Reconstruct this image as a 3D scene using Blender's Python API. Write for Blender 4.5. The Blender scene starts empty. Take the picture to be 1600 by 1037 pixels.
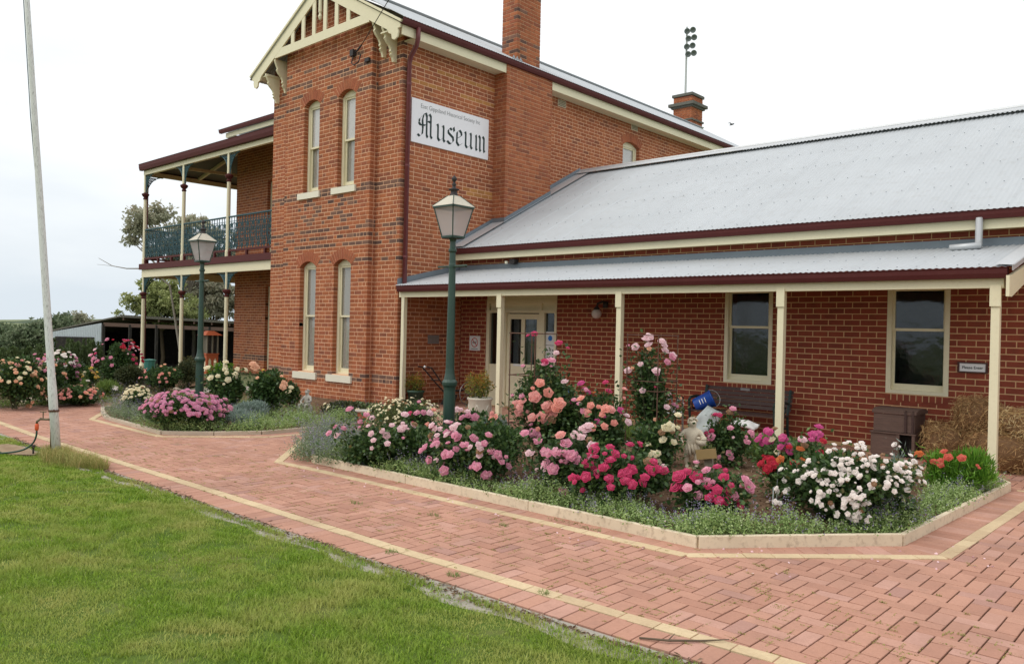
import bpy, bmesh, math, random
import numpy as np
from mathutils import Vector, Matrix
R = math.radians
rng = np.random.default_rng(7)
random.seed(7)
SC = bpy.context.scene
COL = SC.collection

# ------------------------------------------------------------------ camera
cam_d = bpy.data.cameras.new('camera'); cam = bpy.data.objects.new('camera', cam_d); COL.objects.link(cam)
CR = Matrix(((0.73887593, -0.01904078, 0.67357242), (0.67345028, -0.01319062, -0.73911483), (0.02295816, 0.99973169, 0.00307678)))
cam.matrix_world = Matrix.Translation((0, 0, 1.65)) @ CR.to_4x4()
cam_d.sensor_width = 36; cam_d.lens = 1250.28 / 1600 * 36; cam_d.clip_end = 3000; cam_d.clip_start = 0.05
SC.camera = cam

# ------------------------------------------------------------------ sky and sun (bright overcast)
SUN_EL, SUN_AZ = 52, 205
world = bpy.data.worlds.new('World'); SC.world = world; world.use_nodes = True
nt = world.node_tree; nt.nodes.clear()
def nd(t, typ, **kw):
    n = t.nodes.new(typ)
    for k, v in kw.items():
        if k.startswith('_'): setattr(n, k[1:], v)
        else: n.inputs[k.replace('__', ' ')].default_value = v
    return n
sky = nd(nt, 'ShaderNodeTexSky', _sky_type='NISHITA', _sun_disc=False, _sun_elevation=R(SUN_EL), _sun_rotation=R(SUN_AZ), _dust_density=3.0)
bg1 = nd(nt, 'ShaderNodeBackground'); bg1.inputs[1].default_value = 0.06
nt.links.new(sky.outputs[0], bg1.inputs[0])
tc = nd(nt, 'ShaderNodeTexCoord'); sep = nd(nt, 'ShaderNodeSeparateXYZ'); nt.links.new(tc.outputs['Generated'], sep.inputs[0])
mp = nd(nt, 'ShaderNodeMapping'); mp.inputs['Scale'].default_value = (1.2, 1.2, 4.5); nt.links.new(tc.outputs['Generated'], mp.inputs[0])
cn = nd(nt, 'ShaderNodeTexNoise', Scale=2.2, Detail=6.0, Roughness=0.5); nt.links.new(mp.outputs[0], cn.inputs['Vector'])
ma = nd(nt, 'ShaderNodeMath', _operation='MULTIPLY_ADD'); ma.inputs[1].default_value = 0.42; nt.links.new(cn.outputs[0], ma.inputs[0])
mb = nd(nt, 'ShaderNodeMath', _operation='SUBTRACT'); mb.inputs[1].default_value = 0.20
nt.links.new(sep.outputs[2], mb.inputs[0]); nt.links.new(mb.outputs[0], ma.inputs[2])
cr = nd(nt, 'ShaderNodeValToRGB'); el = cr.color_ramp.elements
el[0].position = 0.0; el[0].color = (0.66, 0.73, 0.79, 1)
el[1].position = 0.55; el[1].color = (1.0, 1.0, 1.0, 1)
e = el.new(0.10); e.color = (0.76, 0.81, 0.85, 1)
e = el.new(0.26); e.color = (0.955, 0.985, 1.0, 1)
nt.links.new(ma.outputs[0], cr.inputs[0])
bg2 = nd(nt, 'ShaderNodeBackground'); bg2.inputs[1].default_value = 1.03
nt.links.new(cr.outputs[0], bg2.inputs[0])
ad = nd(nt, 'ShaderNodeMixShader'); ad.inputs[0].default_value = 0.93
wo = nd(nt, 'ShaderNodeOutputWorld'); nt.links.new(bg1.outputs[0], ad.inputs[1]); nt.links.new(bg2.outputs[0], ad.inputs[2]); nt.links.new(ad.outputs[0], wo.inputs[0])
sd = bpy.data.lights.new('sun', 'SUN'); so = bpy.data.objects.new('sun', sd); COL.objects.link(so)
sd.energy = 1.0; sd.angle = R(28); sd.color = (1.0, 0.95, 0.86)
az = R(SUN_AZ); dv = Vector((math.sin(az) * math.cos(R(SUN_EL)), math.cos(az) * math.cos(R(SUN_EL)), math.sin(R(SUN_EL))))
so.rotation_euler = dv.to_track_quat('Z', 'Y').to_euler()
SC.view_settings.view_transform = 'Standard'; SC.view_settings.look = 'None'; SC.view_settings.exposure = 0.22; SC.view_settings.gamma = 1
SC.cycles.max_bounces = 6; SC.cycles.transparent_max_bounces = 12; SC.cycles.caustics_reflective = False; SC.cycles.caustics_refractive = False

def px(P):                       # only used to pick which bricks show largest
    d = CR.transposed() @ (Vector(P) - Vector((0, 0, 1.65)))
    if d.z > -0.1: return None
    return (800 + 1250.28 * d.x / -d.z, 518.5 - 1250.28 * d.y / -d.z, -d.z)

# ------------------------------------------------------------------ materials
M = {}
def base_mat(name, rough=0.8, spec=0.3):
    m = bpy.data.materials.new(name); m.use_nodes = True; M[name] = m
    t = m.node_tree; b = t.nodes['Principled BSDF']; b.inputs['Roughness'].default_value = rough
    b.inputs['Specular IOR Level'].default_value = spec
    return m, t, b
def pos(t):
    g = t.nodes.new('ShaderNodeNewGeometry'); return g.outputs['Position']
def noise(t, scale, detail=4, rough=0.55, vec=None, stretch=None):
    n = t.nodes.new('ShaderNodeTexNoise'); n.inputs['Scale'].default_value = scale; n.inputs['Detail'].default_value = detail; n.inputs['Roughness'].default_value = rough
    v = vec or pos(t)
    if stretch:
        m = t.nodes.new('ShaderNodeMapping'); m.inputs['Scale'].default_value = stretch; t.links.new(v, m.inputs[0]); v = m.outputs[0]
    t.links.new(v, n.inputs['Vector']); return n.outputs[0]
def ramp(t, fac, stops, interp='LINEAR'):
    r = t.nodes.new('ShaderNodeValToRGB'); r.color_ramp.interpolation = interp; e = r.color_ramp.elements
    while len(e) > 1: e.remove(e[-1])
    e[0].position = stops[0][0]; e[0].color = (*stops[0][1], 1)
    for p, c in stops[1:]:
        q = e.new(p); q.color = (*c, 1)
    t.links.new(fac, r.inputs[0]); return r.outputs[0]
def mix(t, fac, a, b, mode='MIX'):
    n = t.nodes.new('ShaderNodeMix'); n.data_type = 'RGBA'; n.blend_type = mode
    for sock, v in ((n.inputs[0], fac), (n.inputs[6], a), (n.inputs[7], b)):
        if isinstance(v, (int, float)): sock.default_value = v
        elif isinstance(v, tuple): sock.default_value = (*v, 1)
        else: t.links.new(v, sock)
    return n.outputs[2]
def bump(t, b, h, strength=0.3, dist=0.01):
    n = t.nodes.new('ShaderNodeBump'); n.inputs['Strength'].default_value = strength; n.inputs['Distance'].default_value = dist
    t.links.new(h, n.inputs['Height']); t.links.new(n.outputs[0], b.inputs['Normal'])
def rnd(t):
    a = t.nodes.new('ShaderNodeAttribute'); a.attribute_name = 'tint'
    o = t.nodes.new('ShaderNodeObjectInfo')
    s = t.nodes.new('ShaderNodeMath'); s.operation = 'ADD'; t.links.new(a.outputs['Fac'], s.inputs[0]); t.links.new(o.outputs['Random'], s.inputs[1])
    f = t.nodes.new('ShaderNodeMath'); f.operation = 'FRACT'; t.links.new(s.outputs[0], f.inputs[0]); return f.outputs[0]
def tint(t):
    a = t.nodes.new('ShaderNodeAttribute'); a.attribute_name = 'tint'; return a.outputs['Fac']
def paint(name, col, rough=0.55, var=0.12, scale=3.0, dirt=(0.25, 0.2, 0.15), dirt_amt=0.25, metal=0.0, bmp=0.0, stretch=None, spec=0.35):
    m, t, b = base_mat(name, rough, spec); b.inputs['Metallic'].default_value = metal
    n = noise(t, scale, 6, 0.6, stretch=stretch); n2 = noise(t, scale * 9, 4, 0.6, stretch=stretch)
    c = mix(t, n, tuple(x * (1 - var) for x in col), tuple(min(1, x * (1 + var)) for x in col))
    f = ramp(t, n2, [(0.52, (0, 0, 0)), (0.8, (dirt_amt,) * 3)])
    c = mix(t, f, c, tuple(dirt)); t.links.new(c, b.inputs['Base Color'])
    if bmp: bump(t, b, n2, bmp, 0.004)
    return m
def brickm(name, stops, grime=(0.05, 0.03, 0.02), gamt=0.35, rough=0.9):
    m, t, b = base_mat(name, rough, 0.2)
    c = ramp(t, rnd(t), stops, 'LINEAR')
    n = noise(t, 55, 5, 0.65); n2 = noise(t, 1.1, 5, 0.6)
    c = mix(t, ramp(t, n, [(0.35, (0.0,) * 3), (0.75, (0.45,) * 3)]), c, mix(t, 1.0, c, (0.72, 0.66, 0.62), 'MULTIPLY'))
    c = mix(t, ramp(t, n2, [(0.45, (0, 0, 0)), (0.75, (gamt,) * 3)]), c, grime)
    c = mix(t, ramp(t, noise(t, 6.5, 5, 0.65), [(0.48, (0, 0, 0)), (0.78, (0.38,) * 3)]), c, grime)
    c = mix(t, ramp(t, noise(t, 17, 3, 0.6), [(0.62, (0, 0, 0)), (0.80, (0.30,) * 3)]), c, mix(t, 1.0, c, (1.35, 1.35, 1.35), 'MULTIPLY'))
    t.links.new(c, b.inputs['Base Color']); bump(t, b, n, 0.5, 0.006); return m
brickm('brick_old', [(0.0, (0.36, 0.115, 0.055)), (0.3, (0.42, 0.14, 0.065)), (0.55, (0.47, 0.165, 0.075)), (0.8, (0.385, 0.125, 0.065)), (0.95, (0.33, 0.115, 0.065)), (1.0, (0.27, 0.10, 0.06))], gamt=0.22)
brickm('brick_dark', [(0.0, (0.12, 0.07, 0.06)), (0.5, (0.19, 0.11, 0.085)), (1.0, (0.26, 0.14, 0.10))], gamt=0.2)
brickm('brick_yellow', [(0.0, (0.56, 0.27, 0.09)), (0.6, (0.48, 0.23, 0.08)), (1.0, (0.44, 0.17, 0.06))], gamt=0.15)
brickm('brick_new', [(0.0, (0.27, 0.062, 0.038)), (0.4, (0.315, 0.075, 0.043)), (0.75, (0.285, 0.066, 0.04)), (1.0, (0.24, 0.056, 0.036))], gamt=0.12)
brickm('brick_arch', [(0.0, (0.44, 0.15, 0.075)), (1.0, (0.36, 0.11, 0.06))], gamt=0.2)
brickm('paver', [(0.0, (0.45, 0.235, 0.17)), (0.4, (0.55, 0.305, 0.225)), (0.7, (0.50, 0.27, 0.195)), (0.92, (0.58, 0.34, 0.27)), (1.0, (0.41, 0.23, 0.19))], grime=(0.30, 0.17, 0.13), gamt=0.6)
brickm('paver_yellow', [(0.0, (0.64, 0.50, 0.31)), (0.5, (0.70, 0.56, 0.36)), (1.0, (0.58, 0.44, 0.28))], grime=(0.38, 0.28, 0.17), gamt=0.5)
paint('mortar_old', (0.72, 0.44, 0.28), 0.95, 0.15, 4, bmp=0.5, spec=0.1)
paint('mortar_new', (0.62, 0.385, 0.205), 0.95, 0.12, 4, bmp=0.5, spec=0.1)
m, t, b = base_mat('paving_joint', 0.95, 0.1)
c = ramp(t, noise(t, 1.3, 6, 0.65), [(0.3, (0.12, 0.06, 0.035)), (0.5, (0.10, 0.06, 0.03)), (0.62, (0.07, 0.07, 0.03)), (0.75, (0.15, 0.09, 0.05))]); t.links.new(c, b.inputs['Base Color'])
paint('cream_paint', (0.80, 0.735, 0.52), 0.5, 0.06, 2.5, dirt=(0.45, 0.36, 0.22), dirt_amt=0.2)
paint('cream_edge', (0.70, 0.60, 0.44), 0.75, 0.2, 2.2, dirt=(0.25, 0.18, 0.12), dirt_amt=0.7, bmp=0.4)
paint('cream_white', (0.80, 0.76, 0.62), 0.6, 0.06, 3, dirt_amt=0.15)
paint('maroon_paint', (0.095, 0.022, 0.021), 0.6, 0.12, 3, dirt=(0.16, 0.08, 0.07), dirt_amt=0.2, spec=0.22)
paint('pipe_maroon', (0.15, 0.032, 0.035), 0.4, 0.12, 3, dirt_amt=0.15, spec=0.5)
paint('galvanised', (0.50, 0.53, 0.555), 0.6, 0.12, 0.8, dirt=(0.30, 0.28, 0.25), dirt_amt=0.25, metal=0.25, spec=0.4)
paint('lead_flashing', (0.20, 0.235, 0.27), 0.5, 0.15, 3, dirt=(0.3, 0.3, 0.3), dirt_amt=0.2, metal=0.3)
paint('ridge_metal', (0.56, 0.58, 0.60), 0.5, 0.08, 1.5, dirt_amt=0.15, metal=0.3)
paint('lamp_green', (0.022, 0.058, 0.042), 0.38, 0.2, 6, dirt=(0.12, 0.14, 0.1), dirt_amt=0.25, spec=0.5)
paint('lace_green', (0.035, 0.10, 0.12), 0.5, 0.3, 5, dirt=(0.25, 0.1, 0.06), dirt_amt=0.3)
paint('dark_metal', (0.035, 0.033, 0.035), 0.6, 0.3, 8, dirt=(0.15, 0.07, 0.03), dirt_amt=0.5)
paint('rusty_wire', (0.12, 0.06, 0.04), 0.8, 0.3, 20)
paint('white_weathered', (0.70, 0.71, 0.69), 0.7, 0.08, 2.2, dirt=(0.14, 0.14, 0.11), dirt_amt=1.0, bmp=0.3, stretch=(6, 6, 0.8))
paint('brass_old', (0.16, 0.13, 0.08), 0.45, 0.2, 20, metal=0.6)
paint('hose_green', (0.015, 0.06, 0.04), 0.4, 0.1, 5)
paint('plastic_orange', (0.75, 0.12, 0.04), 0.45, 0.05, 5, dirt_amt=0.1)
paint('concrete', (0.36, 0.33, 0.28), 0.95, 0.2, 3, dirt=(0.12, 0.10, 0.07), dirt_amt=0.55, bmp=0.4)
paint('kerb_concrete', (0.52, 0.44, 0.34), 0.9, 0.15, 3, dirt=(0.2, 0.16, 0.12), dirt_amt=0.4, bmp=0.4)
paint('old_timber', (0.135, 0.085, 0.068), 0.85, 0.5, 5, dirt=(0.05, 0.035, 0.03), dirt_amt=0.6, bmp=0.5, stretch=(1, 1, 8))
paint('grey_timber', (0.24, 0.22, 0.17), 0.9, 0.25, 6, bmp=0.4, stretch=(6, 6, 1))
paint('bench_timber', (0.055, 0.028, 0.024), 0.6, 0.3, 4, bmp=0.2)
paint('bench_iron', (0.012, 0.03, 0.026), 0.5, 0.2, 8)
paint('blue_plastic', (0.012, 0.07, 0.36), 0.35, 0.05, 3, dirt_amt=0.1, spec=0.5)
paint('white_paper', (0.78, 0.78, 0.78), 0.6, 0.03, 2, dirt_amt=0.05)
paint('grey_plastic', (0.45, 0.50, 0.50), 0.4, 0.15, 10, dirt_amt=0.1)
paint('urn_stone', (0.58, 0.54, 0.45), 0.8, 0.12, 6, dirt=(0.25, 0.22, 0.16), dirt_amt=0.4, bmp=0.2)
paint('statue_stone', (0.66, 0.58, 0.45), 0.9, 0.25, 12, dirt=(0.16, 0.14, 0.09), dirt_amt=0.7, bmp=0.5)
paint('statue_grey', (0.48, 0.45, 0.40), 0.9, 0.25, 12, dirt=(0.14, 0.13, 0.1), dirt_amt=0.7, bmp=0.5)
paint('pot_green', (0.03, 0.075, 0.05), 0.5, 0.1, 4)
paint('globe_glass', (0.66, 0.60, 0.58), 0.25, 0.04, 4, dirt_amt=0.05)
paint('black_ink', (0.012, 0.03, 0.028), 0.6, 0.02, 3, dirt_amt=0.0)
paint('grey_ink', (0.10, 0.11, 0.11), 0.6, 0.02, 3, dirt_amt=0.0)
paint('red_ink', (0.50, 0.05, 0.04), 0.6, 0.02, 3, dirt_amt=0.0)
paint('blue_ink', (0.03, 0.20, 0.60), 0.6, 0.02, 3, dirt_amt=0.0)
paint('plaque_grey', (0.26, 0.24, 0.24), 0.4, 0.15, 10, metal=0.5)
paint('tan_board', (0.36, 0.25, 0.11), 0.7, 0.1, 10, dirt_amt=0.2)
paint('sign_board', (0.86, 0.85, 0.88), 0.45, 0.03, 1.2, dirt=(0.7, 0.6, 0.68), dirt_amt=0.2)
paint('frame_brown', (0.07, 0.025, 0.02), 0.5, 0.1, 4)
paint('blind_pale', (0.86, 0.80, 0.80), 0.9, 0.05, 2)
paint('blind_grey', (0.50, 0.46, 0.42), 0.9, 0.12, 1.5, stretch=(8, 8, 0.6))
paint('room_shade', (0.055, 0.055, 0.06), 0.9, 0.3, 2)  # near-black colour stands in for the darkness of unlit rooms
paint('ceiling_timber', (0.30, 0.18, 0.09), 0.8, 0.12, 2, stretch=(1, 12, 1))
paint('ceiling_metal', (0.13, 0.12, 0.11), 0.8, 0.12, 2)
paint('shed_wall', (0.60, 0.65, 0.70), 0.6, 0.08, 1.5, dirt_amt=0.2)
paint('shed_roof', (0.16, 0.15, 0.13), 0.8, 0.25, 1.0)
paint('shed_dark', (0.03, 0.027, 0.025), 0.9, 0.4, 1.0)  # near-black puts the shade inside shed, crate and kiosk into the colour
paint('kiosk_red', (0.50, 0.12, 0.05), 0.6, 0.1, 3)
paint('jade_green', (0.05, 0.22, 0.18), 0.5, 0.1, 3)  # jade green is the bin's own colour
paint('stone_path', (0.45, 0.40, 0.36), 0.9, 0.15, 3, bmp=0.3)
paint('bark_grey', (0.32, 0.29, 0.25), 0.9, 0.3, 3, bmp=0.5)
paint('bark_brown', (0.12, 0.09, 0.06), 0.9, 0.3, 6, bmp=0.5)
paint('rose_stem', (0.07, 0.075, 0.035), 0.8, 0.3, 10)
paint('cap_stone', (0.13, 0.13, 0.11), 0.9, 0.3, 4, bmp=0.4)
paint('bird_dark', (0.05, 0.05, 0.055), 0.9, 0.1, 5)
paint('flood_grey', (0.16, 0.19, 0.18), 0.5, 0.2, 2)
paint('mast_grey', (0.50, 0.52, 0.52), 0.5, 0.05, 2)
# soil, mulch, lawn soil, far ground
m, t, b = base_mat('bed_soil', 0.95, 0.1)
c = ramp(t, noise(t, 9, 8, 0.7), [(0.3, (0.075, 0.045, 0.028)), (0.5, (0.17, 0.105, 0.065)), (0.7, (0.27, 0.18, 0.12))]); t.links.new(c, b.inputs['Base Color']); bump(t, b, noise(t, 30, 6, 0.7), 0.9, 0.03)
m, t, b = base_mat('lawn_soil', 0.95, 0.1)
c = ramp(t, noise(t, 1.6, 8, 0.65), [(0.3, (0.06, 0.11, 0.015)), (0.52, (0.10, 0.15, 0.03)), (0.72, (0.19, 0.17, 0.07))]); t.links.new(c, b.inputs['Base Color'])
m, t, b = base_mat('ground_far', 0.95, 0.1)
c = ramp(t, noise(t, 0.06, 8, 0.6), [(0.3, (0.14, 0.18, 0.08)), (0.55, (0.20, 0.23, 0.12)), (0.72, (0.30, 0.29, 0.18))]); t.links.new(c, b.inputs['Base Color'])  # greens paled so the colour itself carries distance haze
m, t, b = base_mat('dirt_patch', 0.95, 0.1)
c = ramp(t, noise(t, 7, 8, 0.7), [(0.3, (0.22, 0.15, 0.09)), (0.6, (0.36, 0.27, 0.18)), (0.8, (0.16, 0.15, 0.07))]); t.links.new(c, b.inputs['Base Color']); bump(t, b, noise(t, 60, 4, 0.7), 0.6, 0.01)
# leaves
def leafm(name, stops, rough=0.5, trans=0.25, big=2.0, patch=None):
    m, t, b = base_mat(name, rough, 0.35)
    c = ramp(t, tint(t), stops)
    if patch:
        c = mix(t, ramp(t, noise(t, big, 6, 0.62), [(0.42, (0, 0, 0)), (0.68, (0.85,) * 3)]), c, patch)
    t.links.new(c, b.inputs['Base Color'])
    tr = t.nodes.new('ShaderNodeBsdfTranslucent'); t.links.new(c, tr.inputs[0])
    ms = t.nodes.new('ShaderNodeMixShader'); ms.inputs[0].default_value = trans
    out = t.nodes['Material Output']; t.links.new(b.outputs[0], ms.inputs[1]); t.links.new(tr.outputs[0], ms.inputs[2]); t.links.new(ms.outputs[0], out.inputs[0]); return m
leafm('leaf_rose', [(0.0, (0.03, 0.065, 0.022)), (0.5, (0.06, 0.115, 0.035)), (0.85, (0.12, 0.20, 0.055)), (1.0, (0.24, 0.15, 0.07))], 0.42)
leafm('leaf_rose_light', [(0.0, (0.04, 0.085, 0.025)), (0.5, (0.085, 0.16, 0.045)), (1.0, (0.16, 0.25, 0.07))], 0.45)
leafm('leaf_lily', [(0.0, (0.06, 0.16, 0.015)), (0.5, (0.13, 0.31, 0.03)), (1.0, (0.25, 0.46, 0.06))], 0.45)
leafm('leaf_daisy', [(0.0, (0.045, 0.075, 0.02)), (0.5, (0.10, 0.13, 0.035)), (1.0, (0.24, 0.19, 0.07))], 0.6)
leafm('leaf_silver', [(0.0, (0.17, 0.23, 0.19)), (0.5, (0.28, 0.36, 0.31)), (1.0, (0.42, 0.50, 0.45))], 0.8)
leafm('leaf_olive', [(0.0, (0.03, 0.045, 0.018)), (0.5, (0.065, 0.085, 0.03)), (1.0, (0.13, 0.12, 0.05))], 0.6)
leafm('leaf_mint', [(0.0, (0.12, 0.19, 0.06)), (0.5, (0.28, 0.40, 0.13)), (0.85, (0.42, 0.55, 0.22)), (1.0, (0.50, 0.57, 0.34))], 0.7)
leafm('leaf_lavender', [(0.0, (0.10, 0.15, 0.07)), (0.5, (0.21, 0.28, 0.15)), (1.0, (0.33, 0.38, 0.25))], 0.7)
leafm('petal_lilac', [(0.0, (0.24, 0.20, 0.36)), (1.0, (0.42, 0.37, 0.54))], 0.7)
leafm('leaf_grassy', [(0.0, (0.10, 0.17, 0.035)), (1.0, (0.26, 0.36, 0.09))], 0.6)
leafm('leaf_gold', [(0.0, (0.05, 0.08, 0.015)), (0.45, (0.14, 0.18, 0.03)), (0.8, (0.40, 0.28, 0.04)), (1.0, (0.46, 0.14, 0.04))], 0.5)
leafm('leaf_gum', [(0.0, (0.26, 0.28, 0.19)), (0.6, (0.42, 0.42, 0.30)), (1.0, (0.55, 0.48, 0.36))], 0.7, 0.4)
leafm('leaf_bushy', [(0.0, (0.16, 0.20, 0.07)), (0.5, (0.31, 0.36, 0.14)), (1.0, (0.48, 0.50, 0.22))], 0.7, 0.4)
leafm('leaf_far', [(0.0, (0.08, 0.12, 0.065)), (0.5, (0.15, 0.20, 0.11)), (1.0, (0.23, 0.26, 0.16))], 0.7)
leafm('leaf_conifer', [(0.0, (0.035, 0.065, 0.02)), (1.0, (0.11, 0.16, 0.055))], 0.6)
leafm('grass_blade', [(0.0, (0.125, 0.235, 0.02)), (0.5, (0.25, 0.385, 0.032)), (0.85, (0.38, 0.51, 0.065)), (1.0, (0.68, 0.62, 0.34))], 0.6, 0.35, 2.1, (0.50, 0.49, 0.15))
leafm('dry_grass', [(0.0, (0.22, 0.28, 0.06)), (0.5, (0.42, 0.38, 0.13)), (1.0, (0.58, 0.38, 0.17))], 0.7)
leafm('straw', [(0.0, (0.20, 0.11, 0.05)), (0.4, (0.40, 0.23, 0.10)), (0.8, (0.62, 0.43, 0.19)), (1.0, (0.75, 0.60, 0.32))], 0.7, 0.1)
leafm('mulch_chip', [(0.0, (0.08, 0.05, 0.03)), (0.5, (0.20, 0.13, 0.08)), (1.0, (0.38, 0.28, 0.2))], 0.9, 0.0)
def petal(name, a, bcol, inner):
    m, t, b = base_mat(name, 0.6, 0.2)
    o = t.nodes.new('ShaderNodeObjectInfo')
    c0 = mix(t, o.outputs['Random'], a, bcol)
    c = mix(t, ramp(t, tint(t), [(0.0, (1, 1, 1)), (1.0, (0, 0, 0))]), c0, inner)
    t.links.new(c, b.inputs['Base Color'])
    tr = t.nodes.new('ShaderNodeBsdfTranslucent'); t.links.new(c, tr.inputs[0])
    ms = t.nodes.new('ShaderNodeMixShader'); ms.inputs[0].default_value = 0.18
    out = t.nodes['Material Output']; t.links.new(b.outputs[0], ms.inputs[1]); t.links.new(tr.outputs[0], ms.inputs[2]); t.links.new(ms.outputs[0], out.inputs[0])
petal('petal_pink', (0.88, 0.54, 0.62), (0.91, 0.68, 0.72), (0.78, 0.3, 0.43))
petal('petal_pale', (0.91, 0.76, 0.77), (0.93, 0.85, 0.84), (0.86, 0.58, 0.62))
petal('petal_hot', (0.78, 0.12, 0.28), (0.84, 0.22, 0.4), (0.58, 0.04, 0.13))
petal('petal_coral', (0.92, 0.52, 0.46), (0.93, 0.64, 0.58), (0.88, 0.36, 0.28))
petal('petal_salmon', (0.91, 0.56, 0.52), (0.92, 0.68, 0.64), (0.85, 0.36, 0.32))
petal('petal_magenta', (0.76, 0.18, 0.4), (0.82, 0.3, 0.5), (0.58, 0.07, 0.24))
petal('petal_cream', (0.9, 0.87, 0.74), (0.91, 0.9, 0.83), (0.86, 0.76, 0.5))
petal('petal_spent', (0.50, 0.33, 0.20), (0.62, 0.45, 0.32), (0.30, 0.16, 0.08))
petal('petal_white', (0.94, 0.93, 0.90), (0.94, 0.89, 0.87), (0.92, 0.84, 0.79))
petal('petal_red', (0.66, 0.04, 0.08), (0.74, 0.08, 0.14), (0.48, 0.02, 0.04))
petal('petal_orange', (0.74, 0.34, 0.12), (0.66, 0.24, 0.08), (0.62, 0.16, 0.05))
petal('petal_scarlet', (0.82, 0.26, 0.2), (0.84, 0.36, 0.3), (0.66, 0.12, 0.08))
petal('petal_peach', (0.9, 0.62, 0.45), (0.91, 0.7, 0.56), (0.86, 0.48, 0.3))
petal('petal_yellow', (0.9, 0.74, 0.24), (0.91, 0.8, 0.4), (0.86, 0.58, 0.1))
petal('petal_mauve', (0.84, 0.47, 0.6), (0.89, 0.65, 0.72), (0.7, 0.28, 0.44))
# glass
def glass(name, tintc, rough=0.02, refl=0.6):
    m = bpy.data.materials.new(name); m.use_nodes = True; M[name] = m; t = m.node_tree; t.nodes.clear()
    tr = t.nodes.new('ShaderNodeBsdfTransparent'); tr.inputs[0].default_value = (*tintc, 1)
    gl = t.nodes.new('ShaderNodeBsdfGlossy'); gl.inputs['Roughness'].default_value = rough
    bp = t.nodes.new('ShaderNodeBump'); bp.inputs['Strength'].default_value = 0.25; bp.inputs['Distance'].default_value = 0.02; t.links.new(noise(t, 2.6, 3, 0.5), bp.inputs['Height']); t.links.new(bp.outputs[0], gl.inputs['Normal'])
    fr = t.nodes.new('ShaderNodeLayerWeight'); fr.inputs[0].default_value = 0.5
    pw = t.nodes.new('ShaderNodeMath'); pw.operation = 'POWER'; pw.inputs[1].default_value = 4.0; t.links.new(fr.outputs['Facing'], pw.inputs[0])
    mu = t.nodes.new('ShaderNodeMath'); mu.operation = 'MULTIPLY_ADD'; mu.inputs[1].default_value = refl; mu.inputs[2].default_value = 0.05; t.links.new(pw.outputs[0], mu.inputs[0])
    ms = t.nodes.new('ShaderNodeMixShader'); t.links.new(mu.outputs[0], ms.inputs[0]); t.links.new(tr.outputs[0], ms.inputs[1]); t.links.new(gl.outputs[0], ms.inputs[2])
    o = t.nodes.new('ShaderNodeOutputMaterial'); t.links.new(ms.outputs[0], o.inputs[0])
glass('window_glass', (0.93, 0.94, 0.93), 0.03, 1.0)
glass('dark_glass', (0.6, 0.65, 0.67), 0.07, 0.65)
m, t, b = base_mat('lantern_glass', 0.25, 0.5); b.inputs['Base Color'].default_value = (0.80, 0.76, 0.76, 1)
tr = t.nodes.new('ShaderNodeBsdfTransparent'); tl = t.nodes.new('ShaderNodeBsdfTranslucent'); tl.inputs[0].default_value = (0.74, 0.70, 0.70, 1)
m1 = t.nodes.new('ShaderNodeMixShader'); m1.inputs[0].default_value = 0.55; m2 = t.nodes.new('ShaderNodeMixShader'); m2.inputs[0].default_value = 0.42
t.links.new(b.outputs[0], m1.inputs[1]); t.links.new(tl.outputs[0], m1.inputs[2]); t.links.new(m1.outputs[0], m2.inputs[1]); t.links.new(tr.outputs[0], m2.inputs[2]); t.links.new(m2.outputs[0], t.nodes['Material Output'].inputs[0])

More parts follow.
